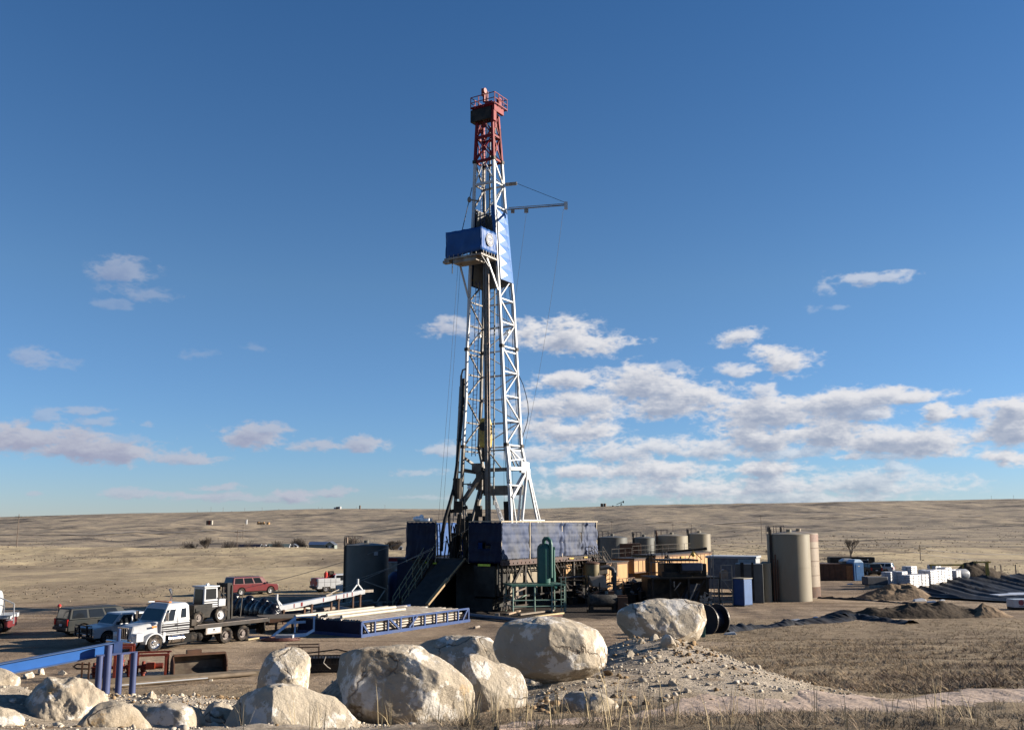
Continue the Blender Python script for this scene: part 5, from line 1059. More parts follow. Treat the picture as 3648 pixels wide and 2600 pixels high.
# ---- forklift standing on the bed
def forklift():
    m = ft.matrix_basis if False else Matrix.Translation(ft.location) @ Matrix.Rotation(ft.rotation_euler[2], 4, 'Z')
    p = m @ Vector((-4.5, .1, 1.28)); t = top('forklift', p, 'white forklift with black mast riding on the flatbed truck', 'forklift', ft.rotation_euler[2])
    b = MB(); b.bb(-.9,1.5,-.75,.75,.35,.95).bb(.2,1.6,-.7,.7,.5,1.15); b.build('chassis', M_blk, t, bevel=.03)
    B0 = [(-.35,-.55,.9),(.75,-.55,.9),(.75,.55,.9),(-.35,.55,.9)]; T0 = [(-.3,-.5,2.15),(.7,-.5,2.15),(.7,.5,2.15),(-.3,.5,2.15)]
    b = MB().hexa(B0, T0); b.build('cab', M_wpaint, t, bevel=.04); MB().bb(-.4,.8,-.6,.6,2.15,2.24).build('cab_roof', M_wpaint, t, bevel=.03)
    windows(t, [B0[2],B0[3],T0[3],T0[2]], [(.12,.88)], v0=.42, v1=.93); windows(t, [B0[1],B0[2],T0[2],T0[1]], [(.12,.88)], v0=.2, v1=.92); windows(t, [B0[3],B0[0],T0[0],T0[3]], [(.12,.88)], v0=.3, v1=.92)
    MB().bb(-.9,-.35,-.6,.6,.95,1.4).build('engine_cover', M_wpaint, t, bevel=.04)
    k = MB()
    for z in (1.28,1.16,1.02): k.bb(-.3,.7,.556,.562,z-.02,z+.03)
    k.build('stripe', M_bstripe, t)
    for s in (-1, 1): wheel(t, -.25, s*.85, .48, .3, M_rim, s); wheel(t, 1.3, s*.72, .40, .26, M_rimd, s)
    k = MB()
    for s in (-1, 1): k.bar((-1.25,s*.45,.1), (-1.15,s*.45,2.35), .14, .2).bar((-1.55,s*.42,.2), (-1.5,s*.42,2.2), .1)
    for z in (.5, 1.3, 2.25): k.bar((-1.2,-.45,z), (-1.2,.45,z), .12)
    k.bar((-.4,.5,2.0), (-1.2,.45,1.2), .05).bar((-.3,.55,1.5), (-1.2,.5,.6), .06).box((-1.35,0,2.2), (.35,.8,.25)); k.build('lift_mast', M_blk, t)
    k = MB()
    for s in (-.3, .3): k.bar((-1.65,s,.15), (-2.7,s,.12), .1, .05).bar((-1.65,s,.1), (-1.65,s,1.0), .1)
    k.build('fork', M_dark, t); MB().bar((-1.8,-.6,.9), (-2.1,-.6,2.0), .05).bar((-2.2,.5,.2), (-2.4,.4,1.5), .05).bar((-1.9,0,.2), (-2.2,.3,1.3), .08).build('load_guard', M_dark, t)
    MB().cyl((.1,0,2.24), (.1,0,2.36), .1).build('beacon', M_lite, t)
forklift()
# ---- tanker at the far left edge: end frame, tank and rear wheel
def tanker():
    x, y = G(10, 2262); t = top('tank_truck', (x-.4, y+1.0, 0), 'white tanker with stair rails and red mudguard cut off at the left edge', 'tank truck', math.radians(12))
    MB().lathe([(.01,-6),(.9,-5.9),(1.05,-5.4),(1.05,-.9),(.9,-.45),(.01,-.3)], (0,0,1.95), 'x', 28, caps=False).build('tank', M_wpaint, t, smooth=40)
    MB().bb(-6,.55,-1.1,-.6,1.05,1.3).bb(-6,.55,.6,1.1,1.05,1.3).build('frame_rail', M_wpaint, t)
    MB().bb(-1.0,.45,-1.22,1.2,1.08,1.22).build('bumper', M_wpaint, t); MB().hexa([(.3,-1.2,.45),(.42,-1.2,.45),(.42,1.2,.45),(.3,1.2,.45)], [(.24,-1.2,1.05),(.42,-1.2,1.05),(.42,1.2,1.05),(.24,1.2,1.05)]).build('mudguard', mat('dark_red_paint', (.10,.012,.014), .5), t)
    wheel(t, -.35, -1.0, .52, .4, M_rimd, -1); wheel(t, -.35, 1.0, .52, .4, M_rimd, 1); wheel(t, -1.75, -1.0, .52, .4, M_rimd, -1)
    k = MB()
    for s in (-1.15,): 
        k.bar((-1.6,s,3.1), (.75,s,2.05), .07).bar((.75,s,2.05), (.8,s,.75), .07).bar((-1.6,s,2.65), (.2,s,1.85), .05).bar((.15,s,2.3), (.15,s,1.3), .05)
    k.build('stair_rail', M_wpaint, t)
    for z in (1.0,1.3): MB().box((.55,-1.12,z), (.35,.4,.06)).build('step', M_wpaint, t)
tanker()
# ---- person behind the SUV
def skin_fig(name, joints, edges, radii, m, parent=None, sub=2):
    me = bpy.data.meshes.new(name); me.from_pydata([tuple(j) for j in joints], edges, []); me.update(); o = bpy.data.objects.new(name, me); COL.objects.link(o)
    if parent: o.parent = parent
    s = o.modifiers.new('s', 'SKIN'); 
    for i, r in enumerate(radii): me.skin_vertices[0].data[i].radius = (r, r) if not hasattr(r, '__len__') else r
    me.skin_vertices[0].data[0].use_root = True
    q = o.modifiers.new('u', 'SUBSURF'); q.levels = q.render_levels = sub; me.materials.append(m); return o
def person():
    M_cloth = mat('dark_work_clothes', (.025,.022,.026), .9); M_skin = mat('skin', (.32,.17,.11), .6)
    x, y = -31.3, 69.8; t = top('person', (x, y, 0), 'worker in dark clothes and red hard hat standing behind the grey SUV', 'person', math.radians(200))
    J = [(0,0,.95),(0,0,1.15),(0,0,1.38),(0,0,1.50),(.02,0,1.56),   (0,.17,1.42),(.04,.24,1.15),(.16,.22,.93),(.20,.21,.84),(0,-.17,1.42),(.05,-.25,1.15),(.17,-.20,.95),(.21,-.19,.86),
         (0,.10,.90),(.01,.12,.50),(-.02,.12,.09),(.12,.13,.04),(0,-.10,.90),(.03,-.12,.50),(.0,-.12,.09),(.14,-.13,.04)]
    E_ = [(0,1),(1,2),(2,3),(3,4),(2,5),(5,6),(6,7),(7,8),(2,9),(9,10),(10,11),(11,12),(0,13),(13,14),(14,15),(15,16),(0,17),(17,18),(18,19),(19,20)]
    R_ = [.15,.14,(.13,.19),.06,.055,.075,.052,.042,.03,.075,.052,.042,.03,.095,.065,.05,.035,.095,.065,.05,.035]
    skin_fig('body', J, E_, R_, M_cloth, t)
    MB().sph((.03,0,1.66), .105, 16, 12, (1.0,.82,1.18)).sph((.135,0,1.65), .022, 8, 6).sph((.03,.088,1.65), .022, 8, 6, (1,.4,1.4)).sph((.03,-.088,1.65), .022, 8, 6, (1,.4,1.4)).build('head', M_skin, t, smooth=60)
    for s in (-1, 1):
        h = MB().sph((.22,s*.20,.80), .045, 10, 8, (.9,.5,1.1))
        for k in range(4): h.tube([(.215+.018*k-.02,s*.20,.77),(.225+.018*k-.02,s*.195,.735),(.22+.018*k-.02,s*.18,.70)], [.011,.010,.008], 6)
        h.tube([(.25,s*.19,.81),(.27,s*.17,.785),(.27,s*.16,.76)], [.012,.011,.009], 6); h.build('hand', M_skin, t, smooth=60)
    MB().lathe([(.001,.15),(.06,.135),(.105,.09),(.125,.02),(.15,.0),(.15,-.012),(.12,-.012)], (.03,0,1.70), 'z', 18, caps=False).build('hard_hat', mat('red_hard_hat', (.36,.035,.03), .35), t, smooth=50)
person()
# small cars far right behind the toilets
def far_car(px, py, head, label, paint):
    x, y = G(px, py); return wagon('parked_car' , label, 'car', x, y, head, paint, L=4.8, W=1.85, Hh=1.75)
far_car(2918, 2040, math.radians(100), 'dark pickup-like car half hidden behind the big tan tank, beside the brown container', M_gpaint)
far_car(3098, 2044, math.radians(95), 'dark car parked just right of the blue portable toilet', M_gpaint)
far_car(3125, 2040, math.radians(150), 'pale silver car parked right of the dark car near the sack pallets', M_wpaint)
far_car(3065, 2026, math.radians(85), 'dark car parked behind the blue portable toilet', M_under)
# ================================================================ tanks, mud system, pipe racks, site clutter
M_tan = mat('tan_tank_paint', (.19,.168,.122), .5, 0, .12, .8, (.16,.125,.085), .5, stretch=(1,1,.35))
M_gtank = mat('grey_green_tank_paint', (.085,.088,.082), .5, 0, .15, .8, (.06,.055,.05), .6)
M_org = mat('orange_tan_house_paint', (.33,.19,.075), .55, 0, .2, 1, (.22,.11,.045), .6, stretch=(1,1,.5))
M_rust = mat('rusty_brown', (.085,.04,.022), .75, 0, .35, 2, (.05,.03,.02), .6)
M_bluep = mat('blue_steel_paint', (.014,.042,.14), .42, 0, .2, 2, (.05,.06,.10), .4)
M_bluel = mat('light_blue_panel', (.028,.078,.20), .45, 0, .15, 2)
M_green = mat('sea_green_paint', (.022,.088,.070), .42, 0, .15, 2, (.04,.075,.06), .4)
M_pgrey = mat('casing_steel', (.27,.245,.21), .5, .15, .3, 2.2, (.16,.11,.075), .6)
def tank(px, base_row, r, h, label, m, rails=True, dy=0, name='storage_tank', group=None, stairs=-1, hatch=True, stain=None, xy=None):
    x, y = xy or G(px, base_row); t = top(name, (x, y, 0), label, 'tank', 0, group)
    MB().lathe([(r,0),(r,h),(r*.98,h+.05),(.02,h+.32)], n=48).build('shell', m, t, smooth=30)
    k = MB()
    for z in (.03, h*.5, h-.03): k.lathe([(r+.02,z-.03),(r+.02,z+.03)], n=48)
    k.build('rim_band', m, t)
    a = math.radians(200 if stairs < 0 else -20); 
    k = MB().cyl((r*1.02*math.cos(a),r*1.02*math.sin(a),0), (r*1.02*math.cos(a),r*1.02*math.sin(a),h+.7), .09, n=8).cyl((r*1.05*math.cos(a+.12),r*1.05*math.sin(a+.12),0), (r*1.05*math.cos(a+.12),r*1.05*math.sin(a+.12),h+.5), .06, n=8); k.build('fill_pipe', M_rust if r > 2.2 else M_dark, t)
    if rails:
        k = MB(); x0, x1 = -r*1.0, -r*.25
        for q in (-.5, .4): k.bar((x0,q,h+.85), (x1,q,h+.85), .06)
        for q in (x0, (x0+x1)/2, x1): k.bar((q,-.5,h), (q,-.5,h+.85), .05).bar((q,.4,h), (q,.4,h+.85), .05)
        k.box((x0+.1,-.2,h+.5), (.3,.3,.5)); k.build('top_walkway', mat('pale_rust_rail', (.22,.16,.12), .6), t)
    if hatch: MB().cyl((0,-.3,h+.2), (0,-.3,h+.5), .25, n=12).build('hatch', m, t)
    if stain: MB().lathe([(r+.008,h*.2),(r+.008,h*.97)], n=48).build('rust_stain', stain, t)
    return t
# tall grey-green tank at the left
t = tank(0, 0, 2.06, 5.25, 'tall dark grey tank with pipes and walkway on its left, standing left of the rig', M_gtank, xy=(-13.8, 95))
MB().slab([(.95,-1.86,4.4),(1.28,-1.65,4.4),(1.28,-1.65,4.72),(.95,-1.86,4.72)], .03).build('sign_plate', M_wpaint, t)
# two big tan tanks at the right
tank(0, 0, 2.02, 6.25, 'biggest tan tank, left one of the tall pair, mostly in shade', M_tan, xy=(26.9, 97.2), group='pair of tall tan tanks')
t = tank(0, 0, 1.98, 6.3, 'tan tank with a brown band at its foot, right one of the tall pair', mat('pinkish_tan_paint', (.21,.165,.12), .5, 0, .1), rails=False, xy=(29.05, 101.4), group='pair of tall tan tanks')
MB().lathe([(1.99,0),(1.99,1.1)], n=48).build('foot_band', M_rust, t, smooth=30); MB().lathe([(1.99,5.5),(1.99,6.3)], n=48).build('top_band', mat('salmon_band', (.17,.10,.075), .6), t, smooth=30)
k = MB()
for z in (2.2, 3.6, 4.9): k.lathe([(2.0,z-.02),(2.0,z+.02)], n=48)
k.build('seam', M_rust, t)
# row of low tan tanks behind the mud pits
g_ = 'row of tan tanks behind the mud pits'
def ftank(px0, px1, toprow, y, lab, m=M_tan, **k):
    s = FPX/y; xc = ((px0+px1)/2-1824)/s; r = (px1-px0)/2/s; h = ZR(toprow, y)-.1; return tank(0, 0, r, h, lab, m, xy=(xc, y), group=g_, **k)
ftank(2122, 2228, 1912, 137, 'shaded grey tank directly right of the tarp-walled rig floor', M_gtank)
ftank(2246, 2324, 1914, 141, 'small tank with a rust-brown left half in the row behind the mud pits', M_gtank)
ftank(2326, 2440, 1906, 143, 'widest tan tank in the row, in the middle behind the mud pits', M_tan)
t = ftank(2438, 2520, 1900, 152, 'rightmost tan tank of the row with a green strip', M_tan)
MB().box((-.9,-1.65,1.55), (1.6,.05,.25)).build('green_strip', mat('faded_green', (.10,.15,.04), .6), t)
MB().bb(-1.5,1.5,-.9,.9,0,4.6).build('shell', M_rust, top('rust_tank', (15.95, 136, 0), 'narrow rust-brown box tank between the grey tanks behind the mud pits', 'tank'), bevel=.03)
# ---- mud pits: two long orange-tan houses
def mudhouse(name, p, q, z0, z1, w, label, panels, m=M_org, roof=True):
    p, q = Vector((*p, 0)), Vector((*q, 0)); d = q-p; L_ = d.length; t = top(name, p, label, 'mud tank', math.atan2(d.y, d.x))
    MB().bb(0, L_, 0, w, z0, z1).build('wall', m, t, bevel=.02)
    k = MB(); n = panels
    for i in range(n+1): k.bb(i*L_/n-.03, i*L_/n+.03, -.035, .0, z0, z1-.02)
    k.bb(0, L_, -.06, .0, z1-.16, z1+.02).bb(0, L_, -.06, 0, z0, z0+.12); k.build('wall_rib', M_rust, t)
    if roof: MB().bb(-.1, L_+.1, -.12, w+.1, z1+.02, z1+.10).build('walkway_deck', M_dark, t)
    k = MB()
    for i in range(int(L_/1.6)+1): k.bar((i*1.6,w,z1+.1), (i*1.6,w,z1+1.0), .04)
    k.bar((0,w,z1+1.0), (L_,w,z1+1.0), .04).bar((0,w,z1+.55), (L_,w,z1+.55), .03).build('railing', M_dark, t)
    return t
def along(u0, y0, u1):
    q0, q1 = (u0-1824)/FPX, (u1-1824)/FPX; x0 = q0*y0; t = (q1*y0-x0)/(.5291-.8486*q1); return (x0, y0), (x0+.5291*t, y0+.8486*t)
t1 = mudhouse('mud_pit', *along(2003, 96, 2135), 1.4, 3.6, 2.5, 'orange-tan steel mud pit housing directly right of the green vessel', 3)
t2 = mudhouse('mud_pit', *along(2152, 97, 2228), .9, 3.5, 2.5, 'tall orange-tan panel with a dark louvre and railing right of the hopper', 2)
MB().bb(1.2,2.3,-.08,-.02,2.3,3.5).build('louvre', M_blk, t2)
k = MB()
for i in range(4): k.tube([(1.35+i*.24,-.12,3.5),(1.41+i*.24,-.16,3.2),(1.35+i*.24,-.13,2.8)], .05, 6)
k.build('louvre_coil', M_pipe, t2); MB().bb(1.3,2.3,-.3,-.05,1.75,2.2).build('junction_box', M_org, t2)
k = MB()
for i in range(6): k.bar((.1+i*.85,-.9,.9), (.1+i*.85,-.9,2.0), .05)
for z in (1.15, 1.6, 2.0): k.bar((0,-.9,z), (4.6,-.9,z), .05)
k.build('railing', M_rust, t2)
t3 = mudhouse('mud_pit', *along(2250, 102, 2325), 2.3, 3.7, 2.5, 'middle orange-tan mud pit section behind the stair tower', 5)
t4 = mudhouse('mud_pit', *along(2325, 104.5, 2522), 1.6, 3.95, 2.6, 'longest orange-tan mud pit wall running away to the right below the tan tanks', 14)
MB().box((7.0,-.12,3.5), (.6,.06,.5)).build('lamp_ring', M_yel, t4)
k = MB().bar((3.0,-.15,4.0), (2.3,-.3,2.3), .09).bar((3.1,-.15,4.0), (3.5,-.3,2.3), .09).bar((3.05,-.15,4.0), (4.6,-.3,2.4), .07); k.build('tripod_brace', M_dark, t4)
# catwalk pipes, ladders and dark under-structure of the mud system
def clutter(name, x0, x1, y0, y1, h, n, label, m, cat='machinery', seed=1):
    g = random.Random(seed); t = top(name, ((x0+x1)/2, (y0+y1)/2, 0), label, cat); cx, cy = (x0+x1)/2, (y0+y1)/2
    b = MB()
    for k in range(n):
        x, y = g.uniform(x0, x1)-cx, g.uniform(y0, y1)-cy; w, d, hh = g.uniform(.3,1.0), g.uniform(.3,1.0), g.uniform(.4, h)
        if k % 3: b.box((x,y,hh/2), (w,d,hh), rz=g.uniform(0,1))
        else: b.cyl((x,y,0), (x,y,hh), w*.4, n=12)
    b.build('housing', m, t, bevel=.02); b = MB()
    for k in range(n):
        p = (g.uniform(x0,x1)-cx, g.uniform(y0,y1)-cy, g.uniform(.2,h)); q = (p[0]+g.uniform(-1.4,1.4), p[1]+g.uniform(-.5,.5), max(.15, p[2]+g.uniform(-.6,.6))); b.tube([p, ((p[0]+q[0])/2, (p[1]+q[1])/2, (p[2]+q[2])/2+g.uniform(-.1,.3)), q], g.uniform(.04,.13), 7)
    b.build('piping', M_pipe, t, smooth=50); return t
clutter('pump_skid', 5.4, 8.6, 92.5, 97, 1.5, 26, 'black pump skid crowded with pipes between the green vessel and the hopper', M_blk, seed=3)
clutter('engine_skid', 10.6, 14.2, 93, 97.5, 1.9, 30, 'dark engine skid standing right of the hopper in front of the mud pit', M_blk, seed=5)
clutter('pump_engine', 13.6, 18.6, 94, 99, 2.2, 30, 'black pump engine in deep shade under the mud pit walkway', M_blk, seed=7)
# grey canvas-covered tank and hopper
hp = top('mixing_hopper', (7.25, 90.5, 0), 'tan mixing hopper with a flared bag mouth beside the mud pits', 'hopper', .2)
MB().lathe([(.62,3.75),(.62,2.7),(.45,2.2)], n=20, caps=False).lathe([(.60,3.74),(.60,2.7)], n=20, caps=False).build('drum', mat('dirty_tan', (.17,.135,.075), .6, 0, .35, 1.5, (.07,.05,.03), .6), hp, smooth=40)
MB().hexa([(-.15,-.5,1.75),(1.3,-.5,1.5),(1.3,.5,1.5),(-.15,.5,1.75)], [(-.6,-.62,2.7),(1.0,-.62,2.75),(1.0,.62,2.75),(-.6,.62,2.7)]).build('funnel', mat('pale_canvas', (.25,.205,.17), .8, 0, .2, 2), hp, bevel=.12)
MB().lathe([(.66,3.7),(.66,3.82),(.3,3.95)], n=20).build('lid', M_rust, hp, smooth=40)
k = MB()
for sx in (-.5, .5):
    for sy in (-.5, .5): k.bar((sx,sy,0), (sx*1.0,sy,2.7), .1)
k.bar((-.5,-.5,1.2), (.5,-.5,1.2), .08); k.build('leg', M_dark, hp)
k = MB().tube([(.9,.6,3.3),(1.7,.6,3.4),(2.1,.5,3.2),(2.2,.4,2.8),(2.2,.4,1.0),(2.2,.4,.5)], .2, 10); k.build('elbow_pipe', mat('grey_duct', (.05,.052,.058), .4), hp, smooth=50)
k = MB().hexa([(.2,.9,2.6),(1.9,1.4,2.7),(1.9,2.0,2.7),(.2,1.6,2.6)], [(.3,1.0,3.2),(1.9,1.5,3.5),(1.9,2.0,3.5),(.3,1.6,3.2)]); k.build('dark_duct', M_blk, hp, bevel=.1)
ct = top('canvas_tank', (7.6, 84.6, 0), 'grey horizontal tank under dirty canvas in front of the hopper', 'tank', .12)
ct.scale = (.85,.8,.75); MB().lathe([(.01,-1.45),(.62,-1.4),(.72,-1.25),(.72,1.25),(.62,1.4),(.01,1.45)], (0,0,1.25), 'x', 24, caps=False).build('shell', mat('dirty_grey_canvas', (.030,.029,.028), .8, 0, .3, 2, (.10,.09,.08), .6, bump=.03), ct, smooth=40)
MB().bb(-1.3,-1.0,-.5,.5,0,.9).bb(1.0,1.3,-.5,.5,0,.9).bb(-1.5,1.5,-.6,.6,0,.25).build('cradle', M_blk, ct)
k = MB().box((.9,0,2.1), (.5,.5,.4)).bar((1.4,-.2,1.7), (2.4,-.3,1.75), .22).bar((-.9,0,1.9), (-.4,0,2.3), .2).box((1.9,-.3,.9), (1.0,.9,1.5)); k.build('fittings', M_rust, ct)
bd = top('timber_debris', (10.0, 82.5, 0), 'leaning grey boards and scrap between the canvas tank and the rounded boulder', 'debris', .3)
b = MB()
for k in range(6): b.bar((-.9+.1*k,-.2+.12*k,.9-.03*k), (.1+.12*k,-.5+.1*k,.05), .34, .05)
b.build('board', mat('weathered_board', (.19,.165,.13), .8, 0, .3, 4), bd); MB().hexa([(-.7,-.9,0),(.2,-.9,0),(.5,-.6,0),(-.5,-.6,0)], [(-.4,-.85,.9),(.1,-.85,1.0),(.3,-.65,1.0),(-.3,-.65,.9)]).build('sheet', M_pgrey, bd)
# scaffold tower with ladders between pit houses
sc = top('scaffold_stair', (14.1, 97.6, 0), 'dark railed stair tower in the middle of the mud pits', 'stair tower', .1); k = MB()
for a in (-.7, .7):
    for b in (-.6, .6): k.bar((a,b,0), (a,b,4.6), .07)
for z in (1.6, 2.6, 3.6, 4.6):
    for b in (-.6, .6): k.bar((-.7,b,z), (.7,b,z), .06)
    for a in (-.7, .7): k.bar((a,-.6,z), (a,.6,z), .06)
k.bar((-.7,-.65,4.4), (.7,-.65,2.8), .07).bar((.7,-.65,4.2), (2.4,-.9,1.9), .1).bar((.7,-.6,2.7), (2.6,-.6,2.9), .08).build('frame', M_dark, sc)
k = MB()
for z in (2.6, 3.6): k.bar((-.72,-.66,z), (.72,-.66,z), .05).bar((-.72,-.66,z), (-.72,-.66,z-1), .05)
k.build('lit_rail', M_dwhite, sc)
k = MB().hexa([(.6,-.9,1.6),(4.4,-1.2,-.0+.1),(4.4,-.7,.1),(.6,-.4,1.6)], [(.6,-.9,2.2),(4.4,-1.2,.6),(4.4,-.7,.6),(.6,-.4,2.2)]); k.build('chute', M_blk, sc)
MB().bb(-.9,-.75,-.7,.6,0,1.9).bb(.0,.9,-.3,.5,0,1.5).build('panel', M_org, sc)
k = top('pipe_walkway', (5.6, 93.2, 0), 'railed black pipe walkway just right of the green vessel', 'walkway', .2); b = MB()
for a in (-1.0, 0, 1.0):
    b.bar((a,0,2.1), (a,0,3.2), .05)
for z in (2.2, 2.7, 3.2): b.bar((-1.0,0,z), (1.0,0,z), .05)
b.bb(-1.2,1.4,0,.8,2.0,2.12).bar((-1.1,.1,0), (-1.1,.1,4.0), .06).bar((-.6,.1,0), (-.6,.1,4.0), .06)
for i in range(12): b.bar((-1.1,.1,.3+i*.32), (-.6,.1,.3+i*.32), .04)
b.build('frame', M_dark, k); MB().cyl((-1.4,-.3,2.35), (2.4,-.2,2.5), .12).cyl((1.4,-.4,2.5), (1.4,-.4,2.9), .25).build('pipe', M_pipe, k)
# ---- shale shaker unit: dark roofed machinery with trestle
sh = top('shaker_unit', (18.7, 91.5, 0), 'dark two-storey shaker unit with railings and ladder right of the mud pits', 'shaker unit', .12)
MB().bb(-5.4,-1.9,-.6,2.6,3.95,4.1).bb(-6.4,0,-.8,3,2.4,2.55).build('deck', M_blk, sh); MB().bb(-4.9,-.9,.2,2.4,2.55,3.7).box((-2.6,-.1,3.25), (2.0,.9,.75)).bb(-5.2,-2.4,-.3,.2,2.5,3.0).build('shaker_box', M_blk, sh, bevel=.04)
MB().box((-2.5,-.5,3.45), (1.9,.35,.7)).build('motor_cover', mat('blue_grey_cover', (.035,.048,.08), .4), sh, bevel=.06)
k = MB()
for a in (-6.2,-4.6,-2.9,-1.2,-.1): k.bar((a,-.7,0), (a,-.7,2.4), .16)
k.bar((-4.6,-.7,2.3), (-3.4,-.7,.2), .12).bar((-1.4,-.7,2.3), (-2.9,-.7,.1), .12); k.build('trestle', M_blk, sh)
k = MB().bar((-2.2,-.95,2.0), (-2.95,-1.0,.5), .16, .08).bar((-3.0,-1.0,.4), (-3.4,-1.0,-.0+.1), .14, .08); k.build('diagonal_brace', M_pgrey, sh)
MB().bar((-.8,-.9,4.25), (-.8,-.9,3.4), .12).bar((-4.3,-.9,2.2), (-4.3,-.9,1.7), .08).bar((-4.3,-.9,1.4), (-3.7,-.9,2.1), .08).build('lit_brace', M_dwhite, sh)
k = MB()
for a in (-.62, -.2): k.bar((a,-.9,0), (a,-.9,4.7 if a < -.5 else 2.4), .06)
for i in range(14): k.bar((-.62,-.9,.2+i*.17), (-.2,-.9,.2+i*.17), .03)
k.bar((.1,-.9,0), (.1,-.9,3.6), .07).bar((1.1,-.9,0), (1.1,-.9,3.6), .08).bar((.1,-.9,3.6), (1.1,-.9,3.6), .06).bar((.1,-.9,2.95), (1.1,-.9,2.95), .05).bar((.1,-.9,2.3), (1.1,-.9,2.3), .09).bar((.3,-.9,2.2), (1.05,-.9,1.2), .08).bar((.1,-.9,.35), (1.1,-.9,.4), .12).bar((-.9,-.9,4.7), (-.9,-.9,0), .05)
k.build('ladder_rail', mat('grey_galvanised', (.15,.145,.13), .5, .2), sh)
MB().cyl((.5,-.6,2.85), (.5,-.2,2.85), .36, n=16).box((.5,-.4,2.5), (.6,.5,.3)).build('pump_wheel', M_pipe, sh); MB().sph((-2.4,-.7,4.55), .2, 10, 8).bar((-2.9,-.7,4.1), (-2.4,-.7,4.9), .06).bar((-1.6,-.7,4.1), (-2.4,-.7,4.9), .06).build('work_lamp', M_yel, sh)
k = MB()
g = random.Random(4)
for i in range(16): k.box((g.uniform(-1.9,-.8), -.9, g.uniform(.1,1.3)), (g.uniform(.1,.3), .15, g.uniform(.1,.25)))
for i in range(8): k.cyl((g.uniform(-2,-.8),-1.0,g.uniform(.1,1.3)), (g.uniform(-2,-.8),-1.0,g.uniform(.1,1.3)), .04, n=6)
k.build('valve_cluster', M_pgrey, sh)
# hidden-in-shade mass behind the trestle
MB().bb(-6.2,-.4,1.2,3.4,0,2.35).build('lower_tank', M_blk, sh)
k = MB().hexa([(-3.6,-.4,.0),(-2.2,-.4,.0),(-2.2,.6,.0),(-3.6,.6,.0)], [(-2.6,-.3,1.9),(-1.6,-.3,1.9),(-1.6,.6,1.9),(-2.6,.6,1.9)]); k.build('slurry_chute', mat('mud_splash', (.055,.06,.075), .7, 0, .4, 3, (.02,.02,.02), .6), sh)
MB().cyl((-4.6,0,4.75), (-1.2,-.3,5.05), .1).cyl((-1.25,-.3,5.05), (-1.0,-.32,5.07), .14).build('top_pipe', M_blk, sh)
# ---- trailer house, grey tanks, blue cabinet
tr_ = top('office_trailer', (26.0, 106.0, 0), 'long low white-roofed trailer behind the blue cabinet', 'trailer', math.radians(158)) 
MB().bb(0,5.0,-1.6,1.6,.5,3.7).build('wall', mat('blue_grey_siding', (.12,.135,.15), .6), tr_, bevel=.03); MB().bb(-.15,5.2,-1.75,1.75,3.7,3.92).build('roof', M_wpaint, tr_, bevel=.03)
MB().bb(-.03,.0,-1.5,1.5,2.8,3.6).build('end_panel', M_wpaint, tr_)
sg = top('site_banner', (22.5, 99.6, 0), 'white banner with small dark lettering above the grey upright tank', 'banner', .0)
MB().bb(0,1.75,0,.05,3.0,3.8).build('banner_board', M_wpaint, sg); k = MB()
for i in range(13): k.bb(.2+i*.09,.26+i*.09,-.01,.0,3.05,3.14)
k.build('lettering', M_dark, sg); MB().bar((.05,.05,0), (.05,.05,3.0), .08).bar((1.7,.05,0), (1.7,.05,3.0), .08).build('post', M_dark, sg)
gt = top('upright_tank', (22.7, 94.2, 0), 'dark grey box tank standing between the blue cabinet and the big tan tanks', 'tank', -.25)
MB().bb(-1.7,.85,0,2.4,0,3.55).build('shell', M_gtank, gt, bevel=.05); MB().bb(-1.2,-.9,-.08,0,.2,3.7).bb(-.2,.0,-.08,0,.2,3.7).build('rib', M_blk, gt)
sp = top('strapped_tank', (24.15, 95.4, 0), 'narrow tan tank edge in sun between the grey box tank and the rusty pipes', 'tank', .1)
MB().lathe([(.5,0),(.5,3.6),(.3,3.75)], n=24).build('shell', M_tan, sp, smooth=40); MB().cyl((.7,-.2,0), (.7,-.2,4.0), .07).cyl((.95,-.1,0), (.95,-.1,4.4), .08).cyl((1.2,0,0), (1.2,0,3.9), .05).build('riser_pipe', M_rust, sp)
bc = top('blue_cabinet', (20.75, 90.0, 0), 'bright blue steel cabinet with sunlit side and dusty top beside the shaker unit', 'cabinet', math.radians(43))
MB().bb(0,1.3,0,1.2,.1,2.4).build('cabinet_body', M_bluep, bc, bevel=.02); MB().bb(-.05,1.35,-.05,1.25,2.4,2.47).build('lid', M_tan, bc); MB().bb(.06,1.24,-.02,.0,.16,2.34).build('door', M_bluel, bc); MB().bb(0,1.3,0,1.2,0,.1).build('skid', M_blk, bc)
# ---- cable spool and green box
x, y = 13.6, 68.5; ss = top('cable_spool', (x, y, T1(x,y)-.1), 'big dark blue cable drum standing in grass by the rounded boulder', 'cable drum', math.radians(38))
for a in (-.55, .55): MB().lathe([(1.0,a-.04),(1.0,a),(1.0,a+.04)], (0,0,1.0), 'x', 36).build('flange', M_bstripe, ss); 
MB().lathe([(.62,-.5),(.62,.5)], (0,0,1.0), 'x', 30).build('cable_winding', mat('dark_blue_cable', (.010,.016,.032), .4), ss, smooth=40)
for a in (-.6, .6): k = MB(); k.lathe([(1.005,a-.012),(1.005,a+.012)], (0,0,1.0), 'x', 36); k.build('flange_rim', M_pgrey, ss)
x, y = 12.15, 66.0; gb = top('green_cabinet', (x, y, T1(x,y)), 'small green metal box half hidden by the rounded boulder beside the cable drum', 'box', .1); MB().bb(-.5,.38,-.3,.5,0,1.45).build('box_body', M_green, gb, bevel=.02); MB().bb(-.35,.2,-.32,-.3,.2,1.3).build('door', M_green, gb)
